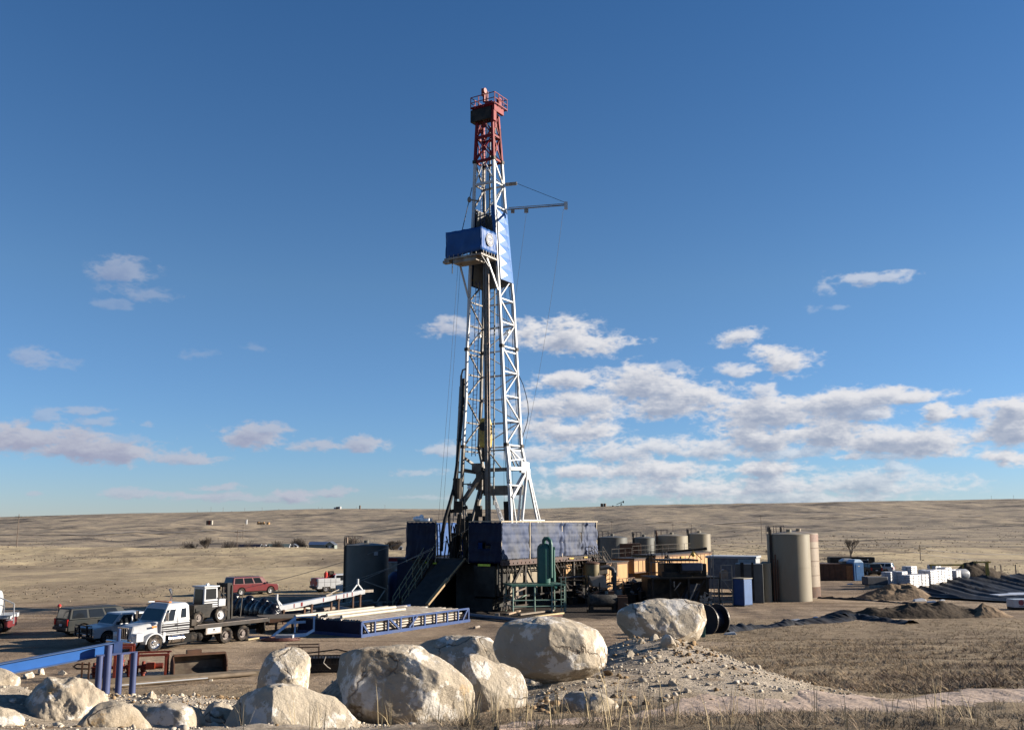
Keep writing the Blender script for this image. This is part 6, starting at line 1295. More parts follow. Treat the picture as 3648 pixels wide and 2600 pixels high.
# ---- green vessel on its skid
gv = top('gas_separator', (2.75, 85.6, 0), 'sea green upright separator vessel with a curved pipe standing on a pipe-frame platform', 'separator vessel', math.radians(14))
MB().lathe([(.02,2.35),(.62,2.35),(.62,5.15),(.56,5.4),(.38,5.6),(.02,5.7)], n=36, caps=False).build('vessel', M_green, gv, smooth=35)
MB().tube([(.45,-.5,2.8),(.45,-.5,5.5),(.42,-.45,5.85),(.25,-.3,6.05),(.05,-.1,6.05),(-.02,0,5.9),(-.02,0,5.6)], .17, 12).build('vent_pipe', M_green, gv, smooth=50)
MB().cyl((.72,-.35,3.2), (.72,-.35,5.1), .14).cyl((.72,-.3,2.45), (.72,-.3,3.3), .2).box((.75,-.1,5.1), (.3,.3,.5)).build('side_pipe', M_green, gv, smooth=40)
fr_ = top('pipe_platform', (1.95, 83.6, 0), 'light green pipe-frame platform with ladder under the green separator', 'platform', math.radians(14))
MB().bb(-2.1,2.6,-.2,3.0,2.18,2.32).build('platform_deck', M_green, fr_); k = MB()
for (a, b) in ((-1.95,-.1),(-.1,-.1),(1.4,-.1),(2.5,.0),(-1.9,2.6),(.7,2.8),(2.45,2.8)): k.cyl((a,b,0), (a,b,2.2), .065, n=8)
for z in (.55, 1.05):
    k.cyl((-1.95,-.1,z), (2.5,-.1,z), .055, n=8).cyl((-1.95,-.1,z), (-1.9,2.6,z), .05, n=8)
k.cyl((-1.95,-.1,1.0), (-.1,2.6,1.3), .05).build('pipe_frame', mat('pale_green_pipe', (.13,.20,.165), .5, 0, .2), fr_, smooth=40)
k = MB()
for a in (2.15, 2.55): k.bar((a,-.25,.1), (a,-.25,2.9), .05)
for i in range(9): k.bar((2.15,-.25,.3+i*.28), (2.55,-.25,.3+i*.28), .035)
k.build('ladder', mat('pale_green_pipe', (.13,.20,.165), .5, 0, .2), fr_); MB().cyl((1.55,-.28,2.05), (1.75,-.3,2.0), .15).build('valve', M_green, fr_)
# timbers at its foot
for i, (u0, v0, u1, v1, c, lb) in enumerate(((1905,2202,2005,2188,(.40,.31,.17),'bright sawn timber lying in front of the platform'),(1850,2196,1970,2178,(.16,.13,.10),'grey plank lying on the timbers under the green platform'),(1808,2192,1850,2180,(.26,.19,.13),'short brown plank at the left foot of the platform'),(1900,2206,2000,2196,(.09,.04,.03),'dark red plank edge under the bright timber'))):
    a, b = Vector((*G(u0, v0), .12+.05*(i == 1))), Vector((*G(u1, v1), .12)); o = MB().bar(Vector((0,0,0)), b-a, .28, .12).build('plank', mat('plank_%d' % i, c, .75, 0, .25, 5), None); o.location = a; tag(o, lb, 'plank', 'planks by the green platform')
def laypipe(name, u0, v0, u1, v1, r, m, label, cat='pipe', z=None, group=None, z1=None, n=10):
    z = r if z is None else z; a = Vector((*G(u0, v0, z), z)); z1 = z if z1 is None else z1; b = Vector((*G(u1, v1, z1), z1)); o = MB().cyl((0,0,0), b-a, r, n=n).build(name, m, None, smooth=50); o.location = a; tag(o, label, cat, group); return o
laypipe('flow_pipe', 1672, 2190, 1880, 2212, .15, mat('blue_grey_pipe', (.085,.10,.125), .5), 'long blue-grey pipe on the ground from the blue rack towards the boulders')
laypipe('pipe_stub', 1690, 2235, 1706, 2231, .10, M_pgrey, 'short tan pipe stub lying on the gravel right of the blue rack')
o = MB().box((0,0,.12), (.35,.25,.25)).build('concrete_block', M_pgrey, None, bevel=.03); o.location = (*G(1771, 2194), 0); tag(o, 'small pale block lying on the long blue-grey pipe', 'block')
# ---- blue pipe rack with casing in front
def pipe_rack():
    p, q = Vector((*G(1286, 2270), 0)), Vector((*G(1668, 2214), 0)); d = q-p; L_ = d.length; head = math.atan2(d.y, d.x)
    t = top('pipe_rack', p, 'blue steel trussed rack full of casing pipe lying in front of the rig', 'pipe rack', head); W_ = 5.6; h = .98
    MB().bb(-.1,L_+.1,-.12,.12,0,.2).bb(-.1,.1,.12,W_,0,.2).bb(L_-.1,L_+.1,.12,W_,0,.2).build('skid', M_bluep, t)
    k = MB(); k.bar((0,0,h), (L_,0,h), .14, .12); n = 9
    for i in range(n+1): k.bar((i*L_/n,0,.2), (i*L_/n,0,h), .13)
    for (a, b) in ((0.02,.7),(2.9,3.9),(5.9,5.0),(L_-.15,L_-.75)): k.bar((a,-.01,h-.05), (b,-.01,.22), .13)
    k.build('side_truss', M_bluep, t)
    MB().bb(-.06,.0,.1,W_,.2,h).build('end_plate', M_tarpn, t); MB().bar((0,W_,h), (L_,W_,h), .12).build('far_rail', M_bluep, t)
    g = random.Random(3)
    k = MB()
    for b_ in range(4):
        z = .32+b_*.175; k.cyl((.5+g.uniform(0,.4),.25,z), (L_-.5-g.uniform(0,.5),.25,z), .075, n=10)
    tier = k.build('casing_tier', M_pgrey, t, smooth=50)
    for j in range(24):
        k = MB(); b_ = .4+j*.215; k.cyl((.15+g.uniform(0,.5),b_,h-.02), (L_-.6-g.uniform(0,1.1),b_,h-.02), .095, n=10); k.build('casing_pipe', M_pgrey, t, smooth=50)
    for j, (b_, x0, x1) in enumerate(((2.2,.5,7.4),(3.9,.9,8.4),(4.3,.4,8.0),(5.0,-1.0,7.2))): MB().cyl((x0,b_,h+.18), (x1,b_+.1,h+.18), .12, n=12).build('casing_pipe', mat('cream_pipe', (.36,.33,.27), .45, 0, .2, 2), t, smooth=50)
pipe_rack()
# dark blue low rack, its bracket frame and the catwalk behind the truck
def low_racks():
    t = top('catwalk_rack', (*G(1012, 2256), 0), 'dark rusty low pipe rack between the truck and the blue pipe rack', 'pipe rack', .35)
    MB().bb(-1.6,1.7,.3,.5,.72,.95).bb(-1.6,1.7,3.0,3.2,.72,.95).build('beam', M_rust, t); MB().bb(-1.5,1.6,.3,3.3,.95,1.0).build('deck', mat('dirty_brown_deck', (.085,.068,.05), .8, 0, .3, 2), t)
    k = MB()
    for a in (-1.5,-.5,.6,1.5): k.bb(a-.08,a+.08,.32,.48,0,.72)
    k.build('leg', M_rust, t)
    t = top('blue_bracket', (*G(965, 2276), 0), 'light blue triangular steel frame lying on its side behind the truck', 'steel frame', .25)
    k = MB(); P = [(0,0,.1),(1.5,.1,1.35),(1.55,.1,.35),(2.75,.1,.45),(2.75,.1,1.25)]
    k.bar((0,0,.1), (1.5,.1,1.3), .16).bar((1.5,.1,.35), (1.5,.1,1.35), .1).bar((2.7,.1,.4), (2.7,.1,1.35), .12).bar((0.1,0,.12), (2.2,.05,.22), .2).bar((2.2,.05,.22), (2.7,.1,.5), .16).bar((1.4,.1,1.35), (2.8,.1,1.35), .08); k.build('frame', M_bluel, t)
    MB().bar((-1.8,.3,.12), (-.1,.1,.1), .16).bar((1.0,.9,.9), (2.2,.9,.95), .14).build('cross_member', M_bluel, t)
    t = top('hose_coil', (*G(1000, 2280), 0), 'flat coil of reddish hose with a white box on it, lying by the blue frame', 'hose'); k = MB()
    for i in range(4): r = 1.05-i*.13; k.tube([(r*math.cos(a)*1.15, r*math.sin(a)*.8, .06+.03*i) for a in np.linspace(0, 2*math.pi, 26)], .05, 6)
    k.build('coil', mat('reddish_hose', (.08,.03,.022), .6), t); MB().bb(-.3,.8,-.25,.2,.15,.35).build('white_box', M_wpaint, t)
    for i, (u0, v0, u1, v1, lb) in enumerate(((880,2283,945,2272,'bright yellowish plank behind the flatbed truck wheels'), (905,2236,942,2246,'grey plank propped at the tail of the flatbed truck'))):
        a = Vector((*G(u0,v0), .1)); b = Vector((*G(u1,v1), .1)); 
        if i == 1: a.z = .75
        o = MB().bar((0,0,0), b-a, .22, .08).build('plank', mat('pale_plank', (.33,.27,.16), .75), None); o.location = a; tag(o, lb, 'plank')
low_racks()
# white beam with tripods
def white_beam():
    a, b = Vector((*G(985, 2172, 1.0), 1.0)), Vector((*G(1292, 2110, 1.9), 1.9)); d = b-a; L_ = d.length; t = top('white_trough', a, 'long white steel trough with red marks and two A-frame posts, lying left of the rig', 'steel trough', math.atan2(d.y, d.x)); z1 = d.z
    k = MB(); k.hexa([(0,-.28,-.1),(L_,-.28,z1-.1),(L_,.28,z1-.1),(0,.28,-.1)], [(0,-.28,.28),(L_,-.28,z1+.25),(L_,.28,z1+.25),(0,.28,.28)]); k.build('trough_body', M_wpaint, t, bevel=.03)
    k = MB()
    for f_ in (.17,.26,.25,.5,.65,.74,.78,.84): k.bb(L_*f_-.04,L_*f_+.04,-.29,-.28,-.05+z1*f_,.24+z1*f_)
    k.build('red_mark', M_red, t)
    MB().bb(L_-.1,L_+.9,-.12,.12,z1,z1+.2).build('end_pin', M_pgrey, t)
    for f_ in (.04,.35,.66,.92): MB().bar((L_*f_,-.5,-1.0), (L_*f_,-.5,z1*f_), .12).bar((L_*f_,.5,-1.0), (L_*f_,.5,z1*f_), .12).bar((L_*f_,-.6,z1*f_-.12), (L_*f_,.6,z1*f_-.12), .14).build('support', M_rust, t)
    for f_, hh in ((.0,.95),(.93,.95)):
        k = MB(); x = L_*f_; z = z1*max(f_,0)+.2; k.cyl((x,0,z+hh*.55), (x,0,z+hh), .09).bar((x,0,z+hh*.6), (x+.55+(.9 if f_ < 0 else 0),0,z), .09).bar((x,0,z+hh*.6), (x-.55 if f_ > 0 else x+.3,0,z), .09).build('post_frame', M_white, t)
    k = MB().cyl((L_*.55,0,z1*.55+.3), (L_*.62,0,z1*.6+.42), .1).bar((L_*.58,0,z1*.6+.4), (L_*.72,.2,z1*.7+.6), .06); k.build('winch', M_pgrey, t)
white_beam()
for i, (u0, v0, u1, v1, r, c, lb) in enumerate(((975,2190,1120,2176,.2,(.03,.03,.035),'black plastic-wrapped pipe in front of the white trough'),(1010,2178,1325,2140,.16,(.30,.26,.21),'long tan pipe lying parallel behind the white trough'),(1150,2172,1250,2158,.17,(.17,.13,.10),'brown pipe behind the casing rack'),(1090,2172,1175,2190,.12,(.05,.035,.03),'dark rod lying crosswise by the casing rack'),(1252,2160,1340,2150,.15,(.13,.10,.08),'dull pipe near the grey tank foot'),(1330,2150,1385,2168,.1,(.11,.09,.075),'thin rod near the ramp foot'),(1208,2168,1262,2176,.22,(.12,.125,.13),'short fat grey pipe among the rods'))):
    laypipe('loose_pipe', u0, v0, u1, v1, r, mat('loose_pipe_%d' % i, c, .5, .1, .3), lb, z=r+.25, group='pipes lying about left of the rig')
for i, (u, v, lb) in enumerate(((1140,2168,'left one of the pale roller stands behind the casing rack'),(1240,2160,'middle roller stand behind the casing rack'),(1342,2150,'right roller stand nearest the ramp'))):
    t = top('roller_stand', (*G(u, v+8), 0), lb, 'roller stand', .5, 'roller stands behind the casing rack'); MB().bar((0,0,.3), (.8,.1,1.35), .16, .06).bar((-.4,0,.35), (.9,0,.35), .12).build('arm', M_pgrey, t); MB().box((0,0,.18), (.9,.5,.35)).build('base', M_dwhite, t)
sg2 = top('lamp_stand', (*G(1380, 2150), 0), 'pale bent steel stand beside the foot of the grey tank', 'stand', .3); MB().bar((-2.2,0,2.1), (0,0,1.3), .18, .1).bar((0,0,0), (0,0,1.7), .1).build('frame', M_pgrey, sg2)
pd_ = top('blue_sheet', (*G(1235, 2112), 0), 'blue plastic sheet draped on the trough beside the service truck', 'sheet', .2); MB().hexa([(-1.1,0,.1),(1.5,0,.5),(1.5,.8,.5),(-1.1,.8,.1)], [(-1.2,.2,.75),(1.3,.2,1.2),(1.3,.6,1.2),(-1.2,.6,.75)]).build('sheet_body', mat('steel_blue_sheet', (.045,.085,.15), .5, 0, .2, bump=.03), pd_, bevel=.1)
# black wrapped bundles in a row
for i in range(10):
    u, v = 812+i*17.5, 2172+i*3.6; x, y = G(u, v+20); o = MB().sph((0,0,.5), .62, 14, 9, (1,1.1,1.0)).sph((.1,-.1,.95), .34, 12, 8, (1.1,1,.8)).build('wrapped_bundle', mat('black_film', (.008,.008,.012), .16, 0, .4, 4, (.20,.19,.21), .7, bump=.08, bscale=5, edge=(.60,.66)), None, smooth=80)
    o.location = (x, y, .1); o.scale = (1.1, 1.1, 1.3+.14*math.sin(i*2)); tag(o, ['leftmost','second','third','fourth','fifth','sixth','seventh','eighth','ninth','rightmost'][i]+' black plastic-wrapped bundle from the left in the row behind the flatbed truck', 'bundle', 'black wrapped bundles in a row')
# poly tank and red tank beam near the shed
pt_ = top('horizontal_tank', (-11.2, 97.8, 0), 'small blue-grey domed tank between the grey tank and the blue shed', 'tank'); MB().lathe([(1.05,0),(1.1,1.6),(.95,2.2),(.5,2.65),(.02,2.75)], n=28, caps=False).build('shell', mat('violet_blue_tank', (.035,.045,.12), .5), pt_, smooth=50); MB().bb(-.2,1.1,-.4,.4,2.7,2.85).build('walk_plate', M_wpaint, pt_)
rb = top('red_beam', (-13.6, 100.5, 0), 'red and white steel beam running behind the blue shed', 'beam', .12); MB().bb(0,5.0,0,.3,3.55,3.9).build('beam', mat('signal_red', (.28,.02,.022), .5), rb); MB().bb(0,5.0,-.01,.0,3.9,4.0).bb(1,5.0,-.01,0,3.45,3.55).build('white_edge', M_wpaint, rb); MB().bar((.3,.1,0), (.3,.1,3.6), .15).bar((4.7,.1,0), (4.7,.1,3.6), .15).build('post', M_dark, rb)
wb_ = top('white_tank_box', (-12.6, 104.5, 0), 'pale box tank glimpsed between the grey tank and the rig', 'tank'); MB().bb(-1.2,2.2,0,2,0,3.4).build('shell', M_pgrey, wb_, bevel=.04)
# ---- loader bucket
bk = top('loader_bucket', (*G(716, 2405), 0), 'rusty loader bucket lying open towards us on the pad', 'loader bucket', math.radians(30))
W2 = 1.25; pr = [(.0,.0),(.65,.0),(.95,.25),(.95,.75),(.6,1.12),(.45,1.15)]
k = MB()
th = .05
for (p, q) in zip(pr, pr[1:]): k.slab([(-W2,p[0],p[1]),(W2,p[0],p[1]),(W2,q[0],q[1]),(-W2,q[0],q[1])], th)
k.build('shell', mat('worn_steel_rust', (.11,.088,.065), .6, .2, .4, 2, (.045,.03,.024), .7), bk)
for s in (-1, 1): MB().prism([(.0,.0),(.65,.0),(.95,.25),(.95,.75),(.6,1.12),(.45,1.15),(.1,.7)], s*W2, s*(W2+.05), 'x').build('side_plate', M_rust, bk)
MB().bb(-W2,W2,.38,.55,1.08,1.2).bb(-.6,.1,.5,.8,1.15,1.38).build('top_edge', M_rust, bk); MB().bb(-W2-.05,W2+.05,-.15,.05,-.02,.04).build('cutting_edge', M_pgrey, bk)
bk.scale = (1,1,.85)
# ---- red wellhead skid (blowout manifold)
def red_skid():
    t = top('valve_skid', (*G(440, 2415), 0), 'red valve manifold on an oily skid frame behind the blue posts', 'valve skid', math.radians(14)); M_vr = mat('oxide_red_paint', (.17,.028,.014), .5, 0, .3, 3, (.07,.02,.014), .6)
    MB().bb(-2.2,2.3,-1.0,1.0,0,.16).build('skid_deck', mat('oily_yellow_deck', (.10,.075,.03), .5, 0, .4, 2, (.03,.025,.018), .7), t)
    k = MB()
    for a in (-.35, .35):
        for b in (-.7, .3): k.bar((a,b,.1), (a,b,1.95), .12)
    for b in (-.7, .3): k.bar((-.4,b,1.9), (.4,b,1.9), .14)
    for a in (.55, 1.95): k.bar((a,-.7,.1), (a,-.7,1.4), .1).bar((a,.5,.1), (a,.5,1.4), .1)
    k.bar((.4,-.7,1.4), (2.1,-.7,1.42), .13).bar((.4,.5,1.4), (2.1,.5,1.42), .1).bar((-1.0,-.6,.1), (-1.0,-.6,1.9), .1).bar((-1.0,.5,.1), (-1.0,.5,1.9), .1); k.build('frame', M_vr, t)
    k = MB()
    for a, h in ((-.1,1.5),(-.9,1.3),(.25,1.1),(.9,1.0),(-1.3,1.0)):
        k.lathe([(.09,.15),(.09,h*.3),(.17,h*.32),(.17,h*.40),(.11,h*.42),(.15,h*.55),(.11,h*.66),(.16,h*.68),(.16,h*.74),(.08,h*.76),(.08,h)], (a,-.25,0), 'z', 12)
    k.cyl((-1.4,-.3,.7), (1.6,-.3,.7), .1).cyl((1.0,-.3,.7), (1.8,-.3,.72), .17); k.build('valve', M_vr, t, smooth=40)
    MB().box((1.25,-.5,.75), (.4,.25,.4)).build('valve_body', mat('bright_orange_red', (.34,.05,.015), .5), t, bevel=.05)
    for a in (-1.75,-1.45): MB().bar((a,-.9,0), (a,-.9,1.15), .08).build('post', M_rust, t)
    t.scale = (1,1,.8)
    MB().tube([(-1.4,-.8,1.0),(-2.0,-.8,1.05),(-2.15,-.8,.9),(-2.0,-.8,.78),(-1.4,-.8,.75)], .05, 8).bar((-1.75,-.9,.1), (-.4,-.9,.1), .06).build('bent_rail', M_rust, t)
red_skid()
# ---- blue beam on posts at the left
def blue_beam():
    yb = 42.0; a = Vector(PT(-60, 2395, 39)); b = Vector(PT(412, 2305, yb)); d = b-a; t = top('beam_barrier', (b.x, b.y, 0), 'bright blue steel I-beam on round posts reaching in from the left edge', 'steel beam', math.atan2(-d.y, -d.x)); L_ = math.hypot(d.x, d.y); dz = (a.z-b.z)
    h = .44; zb = b.z
    k = MB(); k.hexa([(0,-.03,zb-h/2),(L_,-.03,zb-h/2+dz),(L_,.03,zb-h/2+dz),(0,.03,zb-h/2)], [(0,-.03,zb+h/2),(L_,-.03,zb+h/2+dz),(L_,.03,zb+h/2+dz),(0,.03,zb+h/2)])
    k.build('beam_web', mat('bright_blue_paint', (.028,.105,.33), .4, 0, .1, 2), t)
    for s in (-1, 1):
        k = MB(); z = zb+s*h/2; k.hexa([(0,-.16,z-.02),(L_,-.16,z-.02+dz),(L_,.16,z-.02+dz),(0,.16,z-.02)], [(0,-.16,z+.02),(L_,-.16,z+.02+dz),(L_,.16,z+.02+dz),(0,.16,z+.02)]); k.build('beam_flange', mat('blue_grey_flange', (.055,.095,.20), .45, 0, .2), t)
    MB().box((-.05,0,zb-.02), (.35,.32,h+.1)).build('end_plate', M_bluep, t); MB().bar((-.1,0,zb+.2), (-.1,0,zb+.75), .2, .12).build('lug', M_bluep, t, bevel=.03)
    M_pp = mat('violet_blue_post', (.045,.06,.135), .45, 0, .15, 2); base = T1(b.x, b.y)
    for (x, y_, r, z1) in ((.75,.5,.13,zb-h/2),(.42,.45,.155,zb+h*.4),(-.05,.5,.13,zb-h/2),(-.62,.48,.13,zb-h/2+.02)):
        MB().cyl((x,y_,base-.15), (x,y_,z1), r, n=16).build('post', M_pp, t, smooth=50)
    MB().bar((.9,.5,zb-h/2+.0), (-.75,.48,zb-h/2+.02), .08).build('cross_bar', M_pp, t)
blue_beam()
# rusty posts beside it
laypipe('ground_pipe', 300, 2452, 955, 2392, .11, mat('mud_brown_pipe', (.15,.115,.08), .7), 'long muddy steel pipe lying across the pad behind the stony bank', z=.12)
laypipe('white_hose', 430, 2440, 740, 2414, .03, M_wpaint, 'thin whitish hose lying along the muddy pipe', z=.26)
o = MB().bb(-4.5,4.5,-.25,.25,0,.22).build('timber_sill', mat('muddy_timber', (.16,.125,.085), .8, 0, .3, 2), None); x, y = G(640, 2420); o.location = (x, y, 0); o.rotation_euler = (0,0,.42); tag(o, 'long muddy timber lying behind the pipe under the bucket', 'timber')
# ---- wire cage frame and black rack behind the boulders
cg = top('wire_cage', (*G(1075, 2388), 0), 'open rusty angle-iron cage behind the upright boulder', 'cage', math.radians(10)); k = MB(); a, b, h = .82, .6, 1.22
for x in (-a, a):
    for y in (-b, b): k.bar((x,y,0), (x,y,h), .06)
for z in (h,):
    for y in (-b, b): k.bar((-a,y,z), (a,y,z), .06)
    for x in (-a, a): k.bar((x,-b,z), (x,b,z), .06)
k.bar((.0,-b,h), (.0,-b,0), .05).bar((-.2,b,h), (-.2,b,.6), .05).bar((0,-b,.55), (a,-b,.62), .04).build('frame', mat('rusty_angle_iron', (.12,.075,.05), .7), cg)
br_ = top('basket', (*G(1150, 2390), 0), 'black wire basket full of tools behind the biggest boulder', 'basket', math.radians(8)); k = MB()
k.bb(-.95,1.5,-.6,.6,.0,.12); 
for i in range(17): k.bar((-.95+i*.15,-.6,0), (-.95+i*.15,-.6,.85), .03)
for z in (.4,.85): k.bar((-.95,-.6,z), (1.5,-.6,z), .05)
k.bar((-.95,-.6,.95), (.7,-.55,1.12), .06).bar((.7,-.55,1.12), (1.6,-.5,.9), .06).build('basket_frame', M_blk, br_); MB().bb(-.9,1.4,-.5,.5,.1,.7).build('contents', M_blk, br_); MB().lathe([(.1,-.05),(.16,-.05),(.16,.05),(.1,.05)], (-1.1,-.5,.95), 'y', 14).build('ring', M_dark, br_); MB().tube([(.15,-.64,.8),(.05,-.66,.5),(.25,-.66,.3),(.4,-.64,.2)], .03, 6).build('chain', M_pgrey, br_)
laypipe('pale_plank', 1092, 2375, 1165, 2370, .06, mat('fresh_wood', (.45,.37,.20), .7), 'pale new plank on the ground in front of the cage', 'plank', z=.1, n=4)
# ---- right side: container, toilets, pallets, pit
def boxc(name, px, row, w, d, h, rz, m, label, cat, roof=None):
    x, y = G(px, row); t = top(name, (x, y, 0), label, cat, rz); MB().bb(-w/2,w/2,0,d,0,h).build('body', m, t, bevel=.03); return t
t = boxc('skip_container', 2962, 2068, 6.6, 2.3, 2.15, .0, M_rust, 'rust-brown open waste container right of the big tan tanks', 'container'); MB().bb(2.0,3.3,-.05,0,.1,1.9).build('end_flap', mat('orange_rust', (.20,.09,.035), .7), t)
k = MB()
for i in range(7): k.bb(-3.2+i*.75,-3.1+i*.75,-.06,0,.1,2.1)
k.build('rib', M_rust, t)
t = boxc('portable_toilet', 3026, 2066, 1.7, 1.4, 2.4, .0, mat('tan_plastic', (.20,.13,.085), .5), 'tan portable toilet with white roof between the container and the blue one', 'portable toilet'); MB().hexa([(-.9,-.05,2.4),(.9,-.05,2.4),(.9,1.45,2.4),(-.9,1.45,2.4)], [(-.5,.2,2.75),(.5,.2,2.75),(.5,1.2,2.75),(-.5,1.2,2.75)]).build('roof', M_wpaint, t, bevel=.08)
t = boxc('portable_toilet', 3062, 2068, 1.5, 1.5, 2.3, .35, mat('toilet_blue_plastic', (.025,.10,.24), .4), 'blue portable toilet with pale rounded roof', 'portable toilet'); MB().hexa([(-.8,-.05,2.3),(.8,-.05,2.3),(.8,1.55,2.3),(-.8,1.55,2.3)], [(-.45,.2,2.7),(.45,.2,2.7),(.45,1.3,2.7),(-.45,1.3,2.7)]).build('roof', mat('pale_blue_roof', (.28,.36,.45), .5), t, bevel=.08)
MB().bb(-.45,.45,-.03,0,.15,2.1).build('door', mat('toilet_blue_plastic', (.025,.10,.24), .4), t); MB().box((0,-.035,1.85), (.28,.01,.12)).build('door_sign', M_wpaint, t)
for i, (u, v, w) in enumerate(((2973,2001,3.6),(3010,2003,3.4),(3050,2003,4.5))):
    y = 175; x = (u-1824)/FPX*y; t = top('dark_tank', (x, y, 0), ['black low tank leftmost behind the brown container','black low tank in the middle behind the toilets','black low tank rightmost behind the blue toilet'][i], 'tank', 0, 'black low tanks behind the toilets'); MB().bb(-w/2,w/2,0,2,0,1.45).build('shell', M_blk, t, bevel=.2); MB().box((w*.2,-.02,1.0), (.25,.05,.3)).build('fitting', M_wpaint, t)
# pallets of white sacks
M_sack = mat('white_sack_film', (.46,.45,.46), .45, 0, .06, 2, (.30,.29,.28), .3)
sk = MB(); W_, D_, H_ = 1.25, 1.15, 1.35
for lay in range(8):
    z = .14+lay*.152
    for qx in (-1, 1):
        for qy in (-1, 1): sk.box((qx*W_*.25+.015*math.sin(lay*2.1+qx), qy*D_*.25+.012*math.cos(lay*3+qy), z+.068), (W_*.49, D_*.49, .135))
proto = top('sack_pallet', (0,0,0), 'x', 'pallet'); a_ = sk.build('sacks', M_sack, proto, bevel=.05); b_ = MB()
for y in (-.45,0,.45): b_.bb(-.6,.6,y-.05,y+.05,0,.12)
b_.build('pallet', M_pgrey, proto)
cells = [ # px, row of base, stacked height scale, label
 (3172,2078,.95,'leftmost back pallet of white sacks'),(3205,2078,1.0,'second back pallet of white sacks from the left'),(3243,2077,1.35,'tall back pallet of white sacks, highest of the left group'),(3300,2072,1.0,'shaded grey pallet at the back centre of the stacks'),(3330,2058,1.15,'tall far pallet right of the grey one at the back'),(3352,2070,.6,'low pallet behind the front row right part'),
 (3170,2084,1.05,'front-left pallet of white sacks, shaded dark on its left'),(3208,2092,1.05,'front pallet just right of the dirt heap'),(3238,2096,1.0,'third front pallet of white sacks'),(3256,2094,1.0,'fourth front pallet of white sacks'),(3281,2090,.95,'fifth front pallet of white sacks, a little lower'),(3308,2086,1.15,'bright front pallet in the middle of the row'),(3328,2082,1.1,'front pallet right of the brightest one'),(3348,2079,1.05,'seventh front pallet under the low dark one'),(3366,2075,1.1,'front pallet at the right end of the main row'),(3400,2070,.75,'small pallet alone left of the propane tank'),(3382,2068,.85,'pallet half hidden at the right end by the propane tank')]
gp = 'pallets of white sacks by the pit'
for i, (u, v, s, lb) in enumerate(cells):
    x, y = G(u, v+3); c = proto if i == 0 else copy_tree(proto); c.location = (x, y, T1(x, y)+.0); c.rotation_euler = (0,0,math.radians(40+4*math.sin(i*3))); c.scale = (1.12,1.12,1.15*s); c['label'] = lb+(' by the black pit liner' if len(lb.split()) < 6 else ''); c['category'] = 'pallet'; c['group'] = gp
t = top('tarped_pallet', (*G(3118, 2098), 0), 'low dark tarped pallet left of the white sacks behind the dirt heap', 'pallet', .2); MB().bb(-1.3,1.3,-.6,.6,.5,1.4).build('cover', mat('slate_cover', (.05,.052,.06), .6), t, bevel=.1); MB().bb(-1.0,1.1,-.5,.5,0,.5).build('pallet', M_pgrey, t)
t = top('propane_tank', (*G(3412, 2070), 0), 'white horizontal propane tank at the right end of the pallets', 'tank', .1); t.scale = (.72,.8,.8); MB().lathe([(.01,-2.2),(.6,-2.0),(.85,-1.6),(.85,1.6),(.6,2.0),(.01,2.2)], (0,0,1.1), 'x', 24, caps=False).build('shell', mat('grey_white_tank', (.22,.23,.25), .4), t, smooth=50); MB().bb(-1.5,-1.2,-.5,.5,0,.5).bb(1.2,1.5,-.5,.5,0,.5).build('saddle', M_dark, t)
t = top('yellow_rack', (*G(3410, 2066), 0), 'yellow steel frame standing over the propane tank', 'steel frame', .05); k = MB(); k.bar((-3,1.2,1.9), (1.6,1.2,1.9), .2).bar((2.2,-.4,2.3), (4.4,-.4,2.3), .18)
for a in (-2.8,1.5): k.bar((a,1.2,0), (a,1.2,1.9), .15)
k.bar((3.9,-.4,0), (3.9,-.4,2.3), .35, .3); k.build('frame', M_yel, t)
# dirt mounds
def mound(name, outline_w, h, label, m, seed, kind=None, n=46):
    """heap standing on the ground: centre (x,y), half sizes, height"""
    cx, cy, rx, ry, rot = outline_w; fs = []; R_ = 22; c, s = math.cos(rot), math.sin(rot)
    T_, A_ = np.meshgrid(np.arange(R_+1)/R_, 2*np.pi*np.arange(n)/n, indexing='ij'); rr = T_*(1+.22*fbm(np.cos(A_)*1.5+seed, np.sin(A_)*1.5, 3, seed)); x, y = rx*rr*np.cos(A_), ry*rr*np.sin(A_); X, Y = cx+x*c-y*s, cy+x*s+y*c
    z = h*np.maximum(0, 1-T_**1.3)**1.05*(1+.6*fbm(X*.5, Y*.5, 4, seed+3))+fbm(X*2.2, Y*2.2, 4, seed+5)*.22*(1-T_); Z = terr(X, Y)+np.maximum(z, 0)-.04-.1*(T_ > .98)
    vs = list(zip((X-cx).ravel().tolist(), (Y-cy).ravel().tolist(), Z.ravel().tolist()))
    for i in range(R_):
        for j in range(n): k = i*n+j; k2 = i*n+(j+1) % n; fs.append((k, k2, k2+n, k+n))
    o = MB().add(vs, fs).build(name, m, None, smooth=70); o.location = (cx, cy, 0); tag(o, label, 'dirt heap', kind='thing'); return o
M_dirt = mat('brown_dirt', (.155,.105,.062), .95, 0, .35, 1.2, (.09,.065,.045), .6, bump=.12, bscale=2.5)
M_dirtd = mat('dark_shaded_dirt', (.05,.038,.028), .95, 0, .4, 1.2, (.10,.075,.05), .5, bump=.12, bscale=2.5, edge=(.5,.7))  # bank's shaded slope put into the colour; the far heap shares it
x, y = G(3190, 2132); mound('dirt_heap', (x, y, 4.6, 2.2, .1), 1.35, 'brown dirt heap in front of the white sacks', M_dirt, 3)
x, y = G(3290, 2195); mound('dirt_heap', (x, y, 7.2, 1.9, .05), 1.25, 'long dark dirt bank between the grass and the lined pit', M_dirtd, 7)
x, y = G(3505, 2195); mound('dirt_heap', (x, y, 2.6, 1.5, .1), .75, 'small tan heap at the right end of the dark dirt bank', M_dirt, 9)
